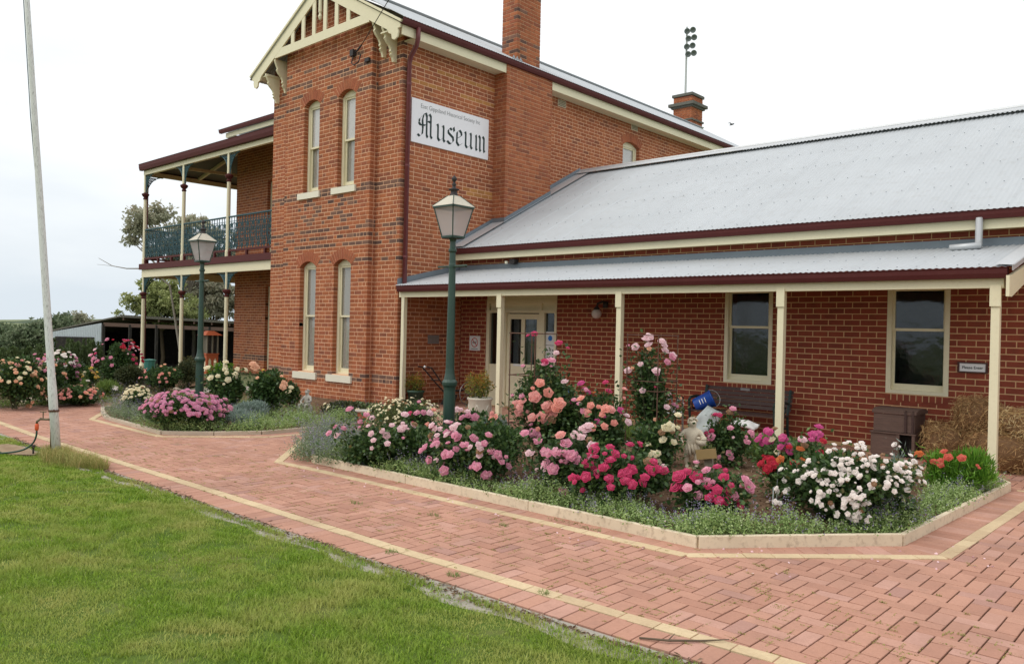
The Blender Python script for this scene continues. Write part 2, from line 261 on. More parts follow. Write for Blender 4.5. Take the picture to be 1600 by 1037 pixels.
# ------------------------------------------------------------------ mesh builder
def world_off(p):
    v = Vector((0, 0, 0))
    while p is not None: v += p.location; p = p.parent
    return v
class MB:
    def __init__(s): s.v = []; s.f = []; s.m = []; s.t = []
    def add(s, vs, fs, m=0, t=0.0):
        o = len(s.v); s.v += [tuple(v) for v in vs]
        for f in fs: s.f.append(tuple(i + o for i in f)); s.m.append(m); s.t.append(t)
        return s
    def box(s, a, b, m=0, t=0.0):
        x0, y0, z0 = [min(p, q) for p, q in zip(a, b)]; x1, y1, z1 = [max(p, q) for p, q in zip(a, b)]
        return s.add([(x0, y0, z0), (x1, y0, z0), (x1, y1, z0), (x0, y1, z0), (x0, y0, z1), (x1, y0, z1), (x1, y1, z1), (x0, y1, z1)],
              [(0, 3, 2, 1), (4, 5, 6, 7), (0, 1, 5, 4), (1, 2, 6, 5), (2, 3, 7, 6), (3, 0, 4, 7)], m, t)
    def bar(s, a, b, w, h, m=0, up=(0, 0, 1), t=0.0):        # a bar of rectangular section from a to b
        a = Vector(a); b = Vector(b); d = (b - a).normalized(); up = Vector(up)
        x = d.cross(up)
        if x.length < 1e-4: x = d.cross(Vector((1, 0, 0)))
        x.normalize(); y = x.cross(d).normalized(); x *= w / 2; y *= h / 2
        vs = [p + i * x + j * y for p in (a, b) for i, j in ((-1, -1), (1, -1), (1, 1), (-1, 1))]
        return s.add(vs, [(0, 1, 2, 3), (7, 6, 5, 4), (0, 4, 5, 1), (1, 5, 6, 2), (2, 6, 7, 3), (3, 7, 4, 0)], m, t)
    def tube(s, pts, r, seg=8, m=0, t=0.0, cap=True):
        pts = [Vector(p) for p in pts]; n = len(pts)
        if not isinstance(r, (list, tuple)): r = [r] * n
        vs = []; prev = None
        for i, p in enumerate(pts):
            d = (pts[min(i + 1, n - 1)] - pts[max(i - 1, 0)]).normalized()
            x = d.orthogonal().normalized() if prev is None else (prev - d * prev.dot(d)).normalized()
            prev = x; y = d.cross(x)
            for k in range(seg):
                a = 2 * math.pi * k / seg; vs.append(p + (x * math.cos(a) + y * math.sin(a)) * r[i])
        fs = [(i * seg + k, i * seg + (k + 1) % seg, (i + 1) * seg + (k + 1) % seg, (i + 1) * seg + k) for i in range(n - 1) for k in range(seg)]
        if cap: fs += [tuple(range(seg))[::-1], tuple((n - 1) * seg + k for k in range(seg))]
        return s.add(vs, fs, m, t)
    def lathe(s, c, prof, seg=16, m=0, t=0.0, rot=0.0, capb=True):
        vs = []; n = len(prof)
        for r, z in prof:
            for k in range(seg):
                a = 2 * math.pi * k / seg + rot; vs.append((c[0] + r * math.cos(a), c[1] + r * math.sin(a), c[2] + z))
        fs = [(i * seg + k, i * seg + (k + 1) % seg, (i + 1) * seg + (k + 1) % seg, (i + 1) * seg + k) for i in range(n - 1) for k in range(seg)]
        if capb: fs += [tuple(range(seg))[::-1], tuple((n - 1) * seg + k for k in range(seg))]
        return s.add(vs, fs, m, t)
    def prism(s, poly, fr, d0, d1, m=0, t=0.0):              # poly [(s,z)] in wall frame fr, extruded from depth d0 to d1
        vs = [fr(a, d0, z) for a, z in poly] + [fr(a, d1, z) for a, z in poly]; n = len(poly)
        return s.add(vs, [tuple(range(n)), tuple(range(2 * n - 1, n - 1, -1))] + [(i + n, (i + 1) % n + n, (i + 1) % n, i) for i in range(n)], m, t)
    def build(s, name, mats, parent=None, smooth=False, **props):
        off = world_off(parent)
        me = bpy.data.meshes.new(name); me.from_pydata([(x - off.x, y - off.y, z - off.z) for x, y, z in s.v], [], s.f)
        for q in (mats if isinstance(mats, (list, tuple)) else [mats]): me.materials.append(M[q])
        if any(s.m): me.polygons.foreach_set('material_index', s.m)
        if any(s.t):
            a = me.attributes.new('tint', 'FLOAT', 'FACE'); a.data.foreach_set('value', s.t)
        if smooth: me.polygons.foreach_set('use_smooth', [True] * len(s.f))
        me.update()
        o = bpy.data.objects.new(name, me); COL.objects.link(o); o.parent = parent
        for k, v in props.items(): o[k] = v
        return o
def thing(name, label, cat, loc=(0, 0, 0), group=None):
    o = bpy.data.objects.new(name, None); o.empty_display_size = 0.2; COL.objects.link(o); o.location = loc
    o['label'] = label; o['category'] = cat; o['kind'] = 'thing'
    if group: o['group'] = group
    return o
def tag(o, label, cat, group=None):
    o['label'] = label; o['category'] = cat; o['kind'] = 'thing'
    if group: o['group'] = group
    return o
def fast_mesh(name, V, F, mats, parent=None, tints=None, mi=None, smooth=False, **props):
    off = world_off(parent); V = np.asarray(V, dtype=np.float32) - np.array(off, dtype=np.float32)
    F = np.asarray(F, dtype=np.int32); k = F.shape[1]; me = bpy.data.meshes.new(name)
    me.vertices.add(len(V)); me.vertices.foreach_set('co', V.ravel())
    me.loops.add(F.size); me.loops.foreach_set('vertex_index', F.ravel())
    me.polygons.add(len(F)); me.polygons.foreach_set('loop_start', np.arange(len(F), dtype=np.int32) * k)
    me.update(calc_edges=True)
    for q in (mats if isinstance(mats, (list, tuple)) else [mats]): me.materials.append(M[q])
    if tints is not None:
        a = me.attributes.new('tint', 'FLOAT', 'FACE'); a.data.foreach_set('value', np.asarray(tints, dtype=np.float32))
    if mi is not None: me.polygons.foreach_set('material_index', np.asarray(mi, dtype=np.int32))
    if smooth: me.polygons.foreach_set('use_smooth', np.ones(len(F), dtype=bool))
    me.validate(); me.update()
    o = bpy.data.objects.new(name, me); COL.objects.link(o); o.parent = parent
    for kk, v in props.items(): o[kk] = v
    return o
def norm(a): return a / np.maximum(np.linalg.norm(a, axis=1, keepdims=True), 1e-6)
def leaves(P, D, L, W, fold=0.25, nrm=None):
    """diamond leaves: P base points, D directions, L lengths, W widths -> verts, tri faces (2 per leaf)"""
    n = len(P); D = norm(D); A = nrm if nrm is not None else rng.normal(size=(n, 3)); S = norm(np.cross(D, A)); U = np.cross(S, D)
    L = np.broadcast_to(L, n)[:, None]; W = np.broadcast_to(W, n)[:, None]
    mid = P + D * L * 0.5 + U * (W * fold)
    V = np.stack([P, mid + S * W / 2 - U * (W * fold), P + D * L, mid - S * W / 2 - U * (W * fold)], 1).reshape(-1, 3)
    i = np.arange(n)[:, None] * 4
    F = np.concatenate([i + [0, 1, 2], i + [0, 2, 3]], 1).reshape(-1, 3)
    return V, F
def cat(parts):
    Vs, Fs, o = [], [], 0
    for V, F in parts: Vs.append(V); Fs.append(F + o); o += len(V)
    return np.concatenate(Vs), np.concatenate(Fs)
def copy_tree(o, parent=None):
    c = o.copy(); COL.objects.link(c); c.parent = parent
    for ch in list(o.children): copy_tree(ch, c)
    return c
# ------------------------------------------------------------------ frames: s along the wall, d into the wall, z up
def frame(ox, oy, ang=0.0):
    c, s_ = math.cos(ang), math.sin(ang)
    f = lambda s, d, z: (ox + s * c - d * s_, oy + s * s_ + d * c, z)
    f.ang = ang; return f
COURSE, BH, BL, BP = 0.0895, 0.0762, 0.2275, 0.24
def brick_geo(mb, fr, s0, s1, z0, z1, dep=0.105, pr=0.004, m=0, t=0.0, ch=0.0045):
    A = [fr(s0, -pr + ch, z0), fr(s1, -pr + ch, z0), fr(s1, -pr + ch, z1), fr(s0, -pr + ch, z1)]
    B = [fr(s0 + ch, -pr, z0 + ch), fr(s1 - ch, -pr, z0 + ch), fr(s1 - ch, -pr, z1 - ch), fr(s0 + ch, -pr, z1 - ch)]
    C = [fr(s0, dep, z0), fr(s1, dep, z0), fr(s1, dep, z1), fr(s0, dep, z1)]
    mb.add(A + B + C, [(4, 5, 6, 7), (0, 1, 5, 4), (1, 2, 6, 5), (2, 3, 7, 6), (3, 0, 4, 7), (8, 9, 1, 0), (9, 10, 2, 1), (10, 11, 3, 2), (11, 8, 0, 3)], m, t)
KINDMAT = {0: 'brick_old', 1: 'brick_dark', 2: 'brick_yellow', 3: 'brick_new', 4: 'brick_arch'}
_proto = {}
def proto_mesh(kind, hdr=False):
    k = (kind, hdr)
    if k not in _proto:
        mb = MB(); f = frame(0, 0); L = 0.109 if hdr else BL
        brick_geo(mb, f, -L / 2, L / 2, -BH / 2, BH / 2)
        me = bpy.data.meshes.new('brick'); me.from_pydata(mb.v, [], mb.f); me.materials.append(M[KINDMAT[kind]]); _proto[k] = me
    return _proto[k]
class BrickField:
    """collects the bricks of one building; those that show largest become objects, the rest one joined part"""
    def __init__(s): s.full = []; s.mb = MB()
    def wall(s, wallobj, fr, s0, s1, z0, z1, holes=(), kind=lambda a, z, k: 0, ql=None, qr=None, phase=0.0, flemish=0, keep=None, old=True, kz=0.0):
        n0 = int(math.floor((z0 - kz) / COURSE + 1e-6)); n1 = int(math.ceil((z1 - kz) / COURSE - 1e-6))
        for k in range(n0, n1):
            zb = kz + k * COURSE + 0.0066; zt = zb + BH
            if zt > z1 + 0.02 or zb < z0 - 0.02: continue
            zm = (zb + zt) / 2
            a = s0 - 0.004; b = s1 + 0.004
            if ql is not None and k % 2 != ql: a = s0 + 0.117
            if qr is not None and k % 2 != qr: b = s1 - 0.117
            iv = [(a, b)]
            for h in holes:
                r = h(zm)
                if r is None: continue
                nv = []
                for p, q in iv:
                    if r[1] <= p or r[0] >= q: nv.append((p, q)); continue
                    if r[0] > p: nv.append((p, r[0]))
                    if r[1] < q: nv.append((r[1], q))
                iv = nv
            hdr = flemish and (k % flemish == 0)
            x = s0 - 1.2 + (0.12 if k % 2 else 0.0) + phase + (random.uniform(-.012, .012) if old else 0); j = 0
            while x < b:
                L = BL
                if hdr and j % 2: L = 0.109
                elif hdr and random.random() < 0.25: L = 0.109
                for p, q in iv:
                    u0 = max(x, p); u1 = min(x + L, q)
                    if u1 - u0 < 0.035: continue
                    if q - u1 < 0.05: u1 = q
                    if u0 - p < 0.05: u0 = p
                    if keep and not keep((u0 + u1) / 2, zm): continue
                    kd = kind((u0 + u1) / 2, zm, k)
                    j1 = random.uniform(-.0015, .002) if old else random.uniform(-.0006, .0006)
                    full = abs((u1 - u0) - BL) < 1e-4
                    if full: s.full.append((fr, (u0 + u1) / 2, zm, kd, wallobj, j1))
                    else: brick_geo(s.mb, fr, u0, u1, zb, zt, pr=0.004 + j1, m=kd, t=random.random())
                x += L + 0.0125; j += 1
    def finish(s, root, joined_name='brickwork', limit=290):
        sc = []
        for i, (fr, u, z, kd, w, j1) in enumerate(s.full):
            c = fr(u, 0, z); p = px(c); q1 = px(fr(u - BL / 2, 0, z)); q2 = px(fr(u + BL / 2, 0, z))
            a = 0
            if p and q1 and q2 and 0 < p[0] < 1600 and 0 < p[1] < 1037: a = abs(q2[0] - q1[0]) * (1 / p[2])
            sc.append((a, i))
        sc.sort(reverse=True); top = set(i for a, i in sc[:limit] if a > 0)
        for i, (fr, u, z, kd, w, j1) in enumerate(s.full):
            if i in top:
                o = bpy.data.objects.new('brick', proto_mesh(kd)); COL.objects.link(o); o.parent = w
                o.location = Vector(fr(u, -j1, z)) - world_off(w); o.rotation_euler = (0, 0, fr.ang)
            else:
                brick_geo(s.mb, fr, u - BL / 2, u + BL / 2, z - BH / 2, z + BH / 2, pr=0.004 + j1, m=kd, t=random.random())
        return s.mb.build(joined_name, [KINDMAT[k] for k in range(5)], root, kind='stuff')
def rect_hole(a, b, z0, z1, arch=None):
    def f(z):
        if z < z0: return None
        if z <= z1: return (a, b)
        if arch:
            rise, = arch; w = (b - a) / 2; Rr = (w * w + rise * rise) / (2 * rise); Ro = Rr + 0.11; zc = z1 + rise - Rr
            if z < zc + Ro:
                h = math.sqrt(Ro * Ro - (z - zc) ** 2); h = min(h, w + 0.06)
                return ((a + b) / 2 - h, (a + b) / 2 + h)
        return None
    return f
def slab_with_holes(mb, fr, s0, s1, z0, z1, holes, thick=0.22, top=None, step=0.03, grow=0.003):
    """mortar backing: boxes in horizontal strips, broken where a hole is"""
    zs = sorted({z0, z1} | {round(z0 + step * i, 4) for i in range(int((z1 - z0) / step) + 1)})
    run = None
    def emit(iv, za, zb):
        for p, q in iv:
            if q - p < 0.001: continue
            P = [fr(p, 0, za), fr(q, 0, za), fr(q, thick, za), fr(p, thick, za), fr(p, 0, zb), fr(q, 0, zb), fr(q, thick, zb), fr(p, thick, zb)]
            mb.add(P, [(0, 3, 2, 1), (4, 5, 6, 7), (0, 1, 5, 4), (1, 2, 6, 5), (2, 3, 7, 6), (3, 0, 4, 7)])
    prev = None; start = z0
    for i in range(len(zs) - 1):
        zm = (zs[i] + zs[i + 1]) / 2; iv = [(s0, s1)]
        if top:
            r = top(zm)
            iv = [(max(s0, r[0]), min(s1, r[1]))] if r and r[0] < s1 and r[1] > s0 and r[1] > r[0] else []
        for h in holes:
            r = h(zm)
            if r is None: continue
            r = (r[0] - grow, r[1] + grow); nv = []
            for p, q in iv:
                if r[1] <= p or r[0] >= q: nv.append((p, q)); continue
                if r[0] > p: nv.append((p, r[0]))
                if r[1] < q: nv.append((r[1], q))
            iv = nv
        if prev is not None and iv != prev: emit(prev, start, zs[i]); start = zs[i]
        prev = iv
    emit(prev, start, zs[-1])
def arch_ring(wallobj, fr, a, b, zs, rise, th=0.225, pr=0.012, dep=0.11, as_parts=True):
    w = (b - a) / 2; Rr = (w * w + rise * rise) / (2 * rise); zc = zs + rise - Rr; xc = (a + b) / 2
    ang = math.asin(min(1, (w + 0.02) / Rr)); n = max(5, int(round(2 * ang * (Rr + th / 2) / 0.083)))
    pl = MB(); q = [(xc + (Rr + .004) * math.sin(-ang + 2 * ang * i / 20), zc + (Rr + .004) * math.cos(-ang + 2 * ang * i / 20)) for i in range(21)] + [(xc + (Rr + th - .004) * math.sin(ang - 2 * ang * i / 20), zc + (Rr + th - .004) * math.cos(ang - 2 * ang * i / 20)) for i in range(21)]
    pl.prism(q, fr, -.0065, dep - .01); pl.build('arch_mortar', 'mortar_old', wallobj)
    for i in range(n):
        t0 = -ang + 2 * ang * i / n + 0.005 / Rr; t1 = -ang + 2 * ang * (i + 1) / n - 0.005 / Rr
        mb = MB(); P = [(xc + Rr * math.sin(t0), zc + Rr * math.cos(t0)), (xc + Rr * math.sin(t1), zc + Rr * math.cos(t1)),
                        (xc + (Rr + th) * math.sin(t1), zc + (Rr + th) * math.cos(t1)), (xc + (Rr + th) * math.sin(t0), zc + (Rr + th) * math.cos(t0))]
        mb.prism(P, fr, -pr + random.uniform(-.001, .001), dep); mb.build('arch_brick', 'brick_arch', wallobj)
def gable_keep(z):       # half width of the gable at height z
    return (9.30 - z) / 0.56

# ------------------------------------------------------------------ THE TWO STOREY HOUSE
GX = -15.48
house = thing('brick_house', 'tall two storey red brick house with cream gable trim and an iron lace balcony', 'house', (GX, 10.7, 0))
HB = BrickField()
W_UP = [(-16.33, -15.71), (-14.98, -14.36)]; ZU0, ZU1 = 4.72, 6.74; W_LO = [(-16.37, -15.73), (-15.02, -14.40)]; ZL0, ZL1 = 0.56, 3.0
RISE = 0.12
def dark_front(s, z, k):
    x = s
    def band(z0, n=1): return z0 <= z < z0 + COURSE * n
    def seg(p, ph=0): return random.random() < p
    if band(7.52) or band(7.25): return 1 if seg(.62) else 0
    if band(7.0): return 1 if (abs(x + 16.02) > .5 and abs(x + 14.67) > .5 and seg(.7)) else 0
    if band(7.13) : return 1 if ((abs(x + 16.02) < .36 or abs(x + 14.67) < .36) and seg(.8)) else 0
    if band(6.75): return 1 if seg(.72) else 0
    if band(4.55, 2): return 1 if seg(.85) else 0
    if 3.95 <= z < 4.52 and -17.05 < x < -13.9:
        for xc in (-16.02, -14.67):
            d = abs(x - xc); v = (z - 4.24)
            if d < .62 and abs(abs(v) - abs(d - .3) * 0.9) < .055: return 1
        return 1 if random.random() < .04 else 0
    if band(3.80) or band(3.62): return 1 if seg(.66) else 0
    if band(3.36): return 1 if seg(.75) else 0
    if band(3.08): return 1 if seg(.7) else 0
    if band(0.43, 2): return 1 if seg(.88) else 0
    return 0
def dark_side(s, z, k):
    y = s
    if 7.18 <= z < 7.18 + COURSE and 10.95 < y < 13.46: return 2 if random.random() < .72 + .25 * (y - 11) / 2.5 else 0
    if 6.83 <= z < 6.83 + COURSE and 11.0 < y < 13.46: return 2 if random.random() < .5 + .45 * (y - 11) / 2.5 else 0
    if 4.62 <= z < 4.62 + 2 * COURSE and 12.5 < y < 13.46: return 2
    if y < 10.93 and (7.2 <= z < 7.3 or 6.75 <= z < 6.85 or 4.55 <= z < 4.73 or 3.8 <= z < 3.9 or 3.36 <= z < 3.46): return 1
    return 0
roofline = lambda z: (GX - gable_keep(z), GX + gable_keep(z))
holesF = [rect_hole(a, b, ZU0, ZU1, (RISE,)) for a, b in W_UP] + [rect_hole(a, b, ZL0, ZL1, (RISE,)) for a, b in W_LO]
frC = frame(0, 10.53); frP = frame(0, 10.70); frS = frame(-12.99, 0, R(90))
mb = MB()
slab_with_holes(mb, frC, -17.12, -13.803, 0, 9.2, holesF, 0.20, roofline)
wf = mb.build('front_wall', 'mortar_old', house)
HB.wall(wf, frC, -17.12, -13.803, 0, 9.2, holesF + [lambda z: (-99, GX - gable_keep(z)), lambda z: (GX + gable_keep(z), 99)], dark_front, qr=0, flemish=4)
frRet = frame(-13.803, 0, R(90))
HB.wall(wf, frRet, 10.53, 10.70, 0, 8.1, kind=dark_side, ql=1)
mb = MB(); slab_with_holes(mb, frP, -17.96, -17.10, 0, 7.95, [], 0.22); wl = mb.build('pier_wall', 'mortar_old', house)
HB.wall(wl, frP, -17.96, -17.13, 0, 7.95, [lambda z: (-99, GX - gable_keep(z))], dark_front, flemish=5)
mb = MB(); slab_with_holes(mb, frP, -13.81, -12.994, 0, 7.95, [], 0.22); wr = mb.build('pier_wall', 'mortar_old', house)
HB.wall(wr, frP, -13.795, -12.99, 0, 7.93, [lambda z: (GX + gable_keep(z), 99)], dark_front, qr=0, flemish=5)
# side wall facing the sign
mb = MB(); BW = (18.72, 19.55)
slab_with_holes(mb, frS, 10.704, 27.0, 0, 7.74, [rect_hole(*BW, 5.2, 6.95, (.12,))], 0.22)
ws = mb.build('side_wall', 'mortar_old', house)
wing_top = lambda y: 3.45 + (min(y, 16.76) - 12.2) * 0.52 - max(0, y - 16.76) * 0.52 if y > 12.25 else (2.3 if y > 10.9 else 0)
HB.wall(ws, frS, 10.7, 13.46, 0, 7.72, kind=dark_side, ql=1, flemish=6, keep=lambda s, z: z > 0 and not (s > 12.75 and z < wing_top(s) - .35))
HB.wall(ws, frS, 15.09, 27.0, 3, 7.72, [rect_hole(*BW, 5.2, 6.95, (.12,))], flemish=6, keep=lambda s, z: z > wing_top(s) - .15)
arch_ring(ws, frS, *BW, 6.95, .12)
# chimney breast
mb = MB(); mb.box((-13.0, 13.465, 0), (-12.605, 15.085, 7.84)); wb = mb.build('chimney_breast', 'mortar_old', house)
HB.wall(wb, frame(-12.60, 0, R(90)), 13.46, 15.09, 3, 7.9, ql=1, keep=lambda s, z: z > wing_top(s) - .15, flemish=6)
HB.wall(wb, frame(0, 13.46), -12.99, -12.60, 3, 7.9, qr=0, keep=lambda s, z: z > 3.9)
# chimney stack
ch = MB(); ch.box((-13.33, 14.045, 7.6), (-12.855, 14.875, 10.6)); chim = ch.build('chimney', 'mortar_old', house)
HB.wall(chim, frame(-12.85, 0, R(90)), 14.04, 14.88, 7.8, 10.6, ql=1, kind=lambda s, z, k: 1 if random.random() < .1 else 0)
HB.wall(chim, frame(0, 14.04), -13.33, -12.85, 7.8, 10.6, qr=0, kind=lambda s, z, k: 1 if random.random() < .25 else 0)
# rear chimney
rc = MB(); rc.box((-16.27, 26.79, 9.0), (-15.51, 27.59, 10.64)); chim2 = rc.build('chimney', 'mortar_old', house)
HB.wall(chim2, frame(-15.5, 0, R(90)), 26.78, 27.6, 9.0, 10.66, ql=1)
HB.wall(chim2, frame(0, 26.78), -16.28, -15.5, 9.0, 10.66, qr=0)
mb = MB()
for z0, z1, g in ((9.72, 9.78, .05), (10.22, 10.29, .07), (10.29, 10.40, .15), (10.66, 10.76, .05)): mb.box((-16.28 - g, 26.78 - g, z0), (-15.5 + g, 27.6 + g, z1))
mb.build('chimney_cap', 'cap_stone', chim2)
# arches
for (a, b) in W_UP: arch_ring(wf, frC, a, b, ZU1, RISE)
for (a, b) in W_LO: arch_ring(wf, frC, a, b, ZL1, RISE)

def sash_window(root, fr, a, b, z0, z1, inset=0.11, rise=None, rail=None, mat='cream_paint', fw=0.075, blind=('blind_pale', 'blind_pale'), name='window', depth=0.09, lower_back=0.035, brail=0.09, sw=0.04, glassm='window_glass', so_=.02):
    """a window part with frame, sashes, panes and a blind as sub-parts"""
    mb = MB(); d0, d1 = inset, inset + depth
    def bx(m_, s0, s1, e0, e1, za, zb): m_.prism([(s0, za), (s1, za), (s1, zb), (s0, zb)], fr, e0, e1)
    zt = z1
    bx(mb, a, a + fw, d0, d1, z0, z1); bx(mb, b - fw, b, d0, d1, z0, z1)
    if rise:
        w = (b - a) / 2; Rr = (w * w + rise * rise) / (2 * rise); zc = z1 + rise - Rr; xc = (a + b) / 2; zt = z1 - 0.02
        pts = [(a + fw, zt), (b - fw, zt), (b, z1)] + [(xc + w * math.cos(math.pi * i / 12), zc + math.sqrt(max(Rr * Rr - (w * math.cos(math.pi * i / 12)) ** 2, 0))) for i in range(13)] + [(a, z1)]
        mb.prism([p for i, p in enumerate(pts) if i == 0 or p != pts[i - 1]], fr, d0 + .001, d1 - .001)
    else:
        bx(mb, a + fw, b - fw, d0 + .001, d1 - .001, z1 - fw, z1); zt = z1 - fw
    bx(mb, a + fw, b - fw, d0 + .001, d1 - .001, z0, z0 + 0.05)
    win = mb.build(name, mat, root)
    rail = rail or (z0 + z1) / 2; A, Bq = a + fw, b - fw
    for nm, za, zb, dd in (('upper_sash', rail - .02, zt, d0 + so_), ('lower_sash', z0 + .05, rail + .02, d0 + so_ + lower_back)):
        m2 = MB(); bt = brail if nm == 'lower_sash' else .04
        bx(m2, A, A + sw, dd, dd + .035, za, zb); bx(m2, Bq - sw, Bq, dd, dd + .035, za, zb)
        bx(m2, A + sw, Bq - sw, dd + .001, dd + .034, za, za + bt); bx(m2, A + sw, Bq - sw, dd + .001, dd + .034, zb - .04, zb)
        m2.build(nm, mat, win)
        m3 = MB(); bx(m3, A + sw, Bq - sw, dd + .016, dd + .02, za + bt, zb - .04); m3.build('pane', glassm, win)
    if blind:
        for i, (za, zb) in enumerate(((rail, zt), (z0 + .03, rail))):
            if blind[i]:
                m4 = MB(); bx(m4, A + .01, Bq - .01, (d0 + .060, d0 + .098)[i], (d0 + .064, d0 + .102)[i], za, zb); m4.build('blind', blind[i], win)
    m5 = MB(); bx(m5, a, b, d1 + .3, d1 + .32, z0, z1 + (rise or 0)); m5.build('interior_shade', 'room_shade', win)  # flat panel with the room's shade painted on, no room behind
    return win
def sill(win, fr, a, b, z0, z1, d0=-0.05, d1=0.12):
    mb = MB(); mb.prism([(a, z0), (b, z0), (b, z1), (a, z1)], fr, d0, d1); return mb.build('sill', 'cream_white', win)
for (a, b) in W_UP:
    w = sash_window(house, frC, a, b, ZU0, ZU1, rise=RISE, rail=5.78, blind=('blind_pale', 'blind_grey')); sill(w, frC, a - .17, b + .09, 4.575, 4.715)
for (a, b) in W_LO:
    w = sash_window(house, frC, a, b, ZL0, ZL1, rise=RISE, rail=1.86, blind=('blind_grey', 'blind_grey')); sill(w, frC, a - .17, b + .13, 0.40, 0.555)
w = sash_window(house, frS, *BW, 5.2, 6.95, rise=.12, rail=6.1)
# eaves on the sign side: gutter, fascia, soffit
def ybox(name, x0, x1, y0, y1, z0, z1, mat, parent): return MB().box((x0, y0, z0), (x1, y1, z1)).build(name, mat, parent)
ybox('fascia', -12.645, -12.62, 10.36, 13.458, 7.55, 7.76, 'cream_paint', house)
ybox('fascia', -12.645, -12.62, 15.092, 27.3, 7.55, 7.76, 'cream_paint', house)
ybox('soffit', -12.985, -12.647, 10.72, 13.458, 7.575, 7.60, 'cream_paint', house)
ybox('soffit', -12.985, -12.647, 15.092, 27.2, 7.575, 7.60, 'cream_paint', house)
def gutter(name, p0, p1, nrm, parent, w=0.11, h=0.115, mat='maroon_paint'):
    """box section gutter with a rolled lip, p along the back top edge, nrm pointing away from the wall"""
    p0 = Vector(p0); p1 = Vector(p1); n = Vector(nrm); mb = MB(); prof = [(0, 0), (0, -h), (w * .75, -h), (w * .95, -h * .55), (w, -h * .1), (w + .012, 0), (w - .004, .006), (w - .012, -h * .1), (w * .85, -h * .5), (w * .7, -h + .008), (.006, -h + .008), (.006, 0)]
    vs = [p + n * a + Vector((0, 0, z)) for p in (p0, p1) for a, z in prof]; k = len(prof)
    mb.add(vs, [(i, (i + 1) % k, k + (i + 1) % k, k + i) for i in range(k)] + [tuple(range(k))[::-1], tuple(range(k, 2 * k))])
    return mb.build(name, mat, parent)
gutter('gutter', (-12.62, 10.3, 7.86), (-12.62, 27.3, 7.86), (1, 0, 0), house)
# roof: corrugated slopes
def corr(mb, O, A, S, width, length, pitch=0.076, amp=0.0052, lift=0.0, under=False, seg=6):
    """corrugated sheet: O lower corner, A unit vector along the eave, S unit vector up the slope"""
    O = Vector(O); A = Vector(A); S = Vector(S); N = A.cross(S).normalized()
    if N.z < 0: N = -N
    n = int(round(width / pitch * seg)); vs = []
    for i in range(n + 1):
        u = width * i / n; h = amp * math.cos(2 * math.pi * u / pitch) + lift * (1 - min(1, u / 0.05))
        for v in (0, length): vs.append(O + A * u + S * v + N * h)
    mb.add(vs, [(2 * i, 2 * i + 2, 2 * i + 3, 2 * i + 1) for i in range(n)]); return mb
sl = Vector((-1, 0, 0.56)).normalized(); Lr = math.hypot(2.96, 2.96 * .56)
mb = MB(); corr(mb, (-12.53, 10.28, 7.88), (0, 1, 0), sl, 17.0, math.hypot(2.95, 2.95 * .56), seg=4)
rf = mb.build('roof', 'galvanised', house, smooth=True)
mb = MB(); corr(mb, (-18.43, 10.28, 7.72), (0, 1, 0), Vector((1, 0, 0.56)).normalized(), 17.0, math.hypot(2.95, 2.95 * .56), seg=4); mb.build('roof_slope', 'galvanised', rf, smooth=True)
mb = MB(); mb.tube([(GX, 10.26, 9.50), (GX, 27.4, 9.50)], .05, 8); mb.bar((GX - .1, 10.26, 9.46), (GX - .1, 27.4, 9.46), .2, .01, up=(.5, 0, 1)); mb.bar((GX + .1, 10.26, 9.46), (GX + .1, 27.4, 9.46), .2, .01, up=(-.5, 0, 1)); mb.build('ridge_cap', 'ridge_metal', rf)
# step flashing at the chimney
mb = MB()
for i in range(3): mb.add([(-12.845, 14.02 - .0 + i * -.12 + .02, 7.92 + i * .0), (-12.6 , 14.02 + i * -.12, 7.90), (-12.62, 13.93 - i * .12, 8.03)], [(0, 1, 2)])
mb.build('flashing', 'ridge_metal', rf)
# low main roof to the left, behind the balcony
mb = MB(); mb.add([(-25.92, 13.3, 8.20), (-17.9, 13.3, 8.20), (-17.9, 18.0, 10.3), (-21.2, 18.0, 10.3), (-25.92, 24, 8.2), (-17.9, 24, 8.2)], [(0, 1, 2, 3), (0, 3, 4), (3, 2, 5, 4)]); mb.build('roof_slope', 'galvanised', rf)
ybox('fascia', -25.6, -17.97, 13.46, 13.49, 7.93, 8.08, 'cream_paint', house)
ybox('fascia', -25.63, -25.6, 13.46, 22, 7.93, 8.08, 'cream_paint', house)
gutter('gutter', (-25.85, 13.42, 8.20), (-17.97, 13.42, 8.20), (0, -1, 0), house, h=.12)
# gable barge boards
def barge(side):
    mb = MB(); fr = frame(0, 10.30); e = GX + side * 2.80; zt = 9.37 - .56 * 2.80
    out = [(GX, 9.37), (e, zt)]
    out += [(e + side * .07, zt - .05), (e + side * .05, zt - .12), (e - side * .02, zt - .13), (e + side * .0, zt - .20), (e - side * .03, zt - .30), (e - side * .12, zt - .34), (e - side * .20, zt - .30), (e - side * .22, zt - .20), (e - side * .30, zt - .17), (e - side * .36, zt - .08)]
    out += [(GX + side * 2.2, 9.09 - .56 * 2.2), (GX, 9.09)]
    mb.prism(out[::side], fr, 0, .035); return mb.build('barge_board', 'cream_paint', house)
for sd_ in (-1, 1):
    bb = barge(sd_)
    m2 = MB(); m2.bar((GX, 10.285, 9.42), (GX + sd_ * 2.92, 10.285, 9.42 - .56 * 2.92), .05, .05); m2.build('roll_mould', 'cream_paint', bb)
mb = MB(); mb.box((GX - 1.83, 10.302, 8.03), (GX + 1.83, 10.338, 8.23)); mb.build('collar_beam', 'cream_paint', house)
for i in range(6):
    x = GX + (-2.5 + i) * .434; zt = 9.37 - .28 - .56 * abs(x - GX)
    mb = MB(); mb.box((x - .062, 10.305, 8.225), (x + .062, 10.335, zt + .1)); mb.build('gable_bar', 'cream_paint', house)
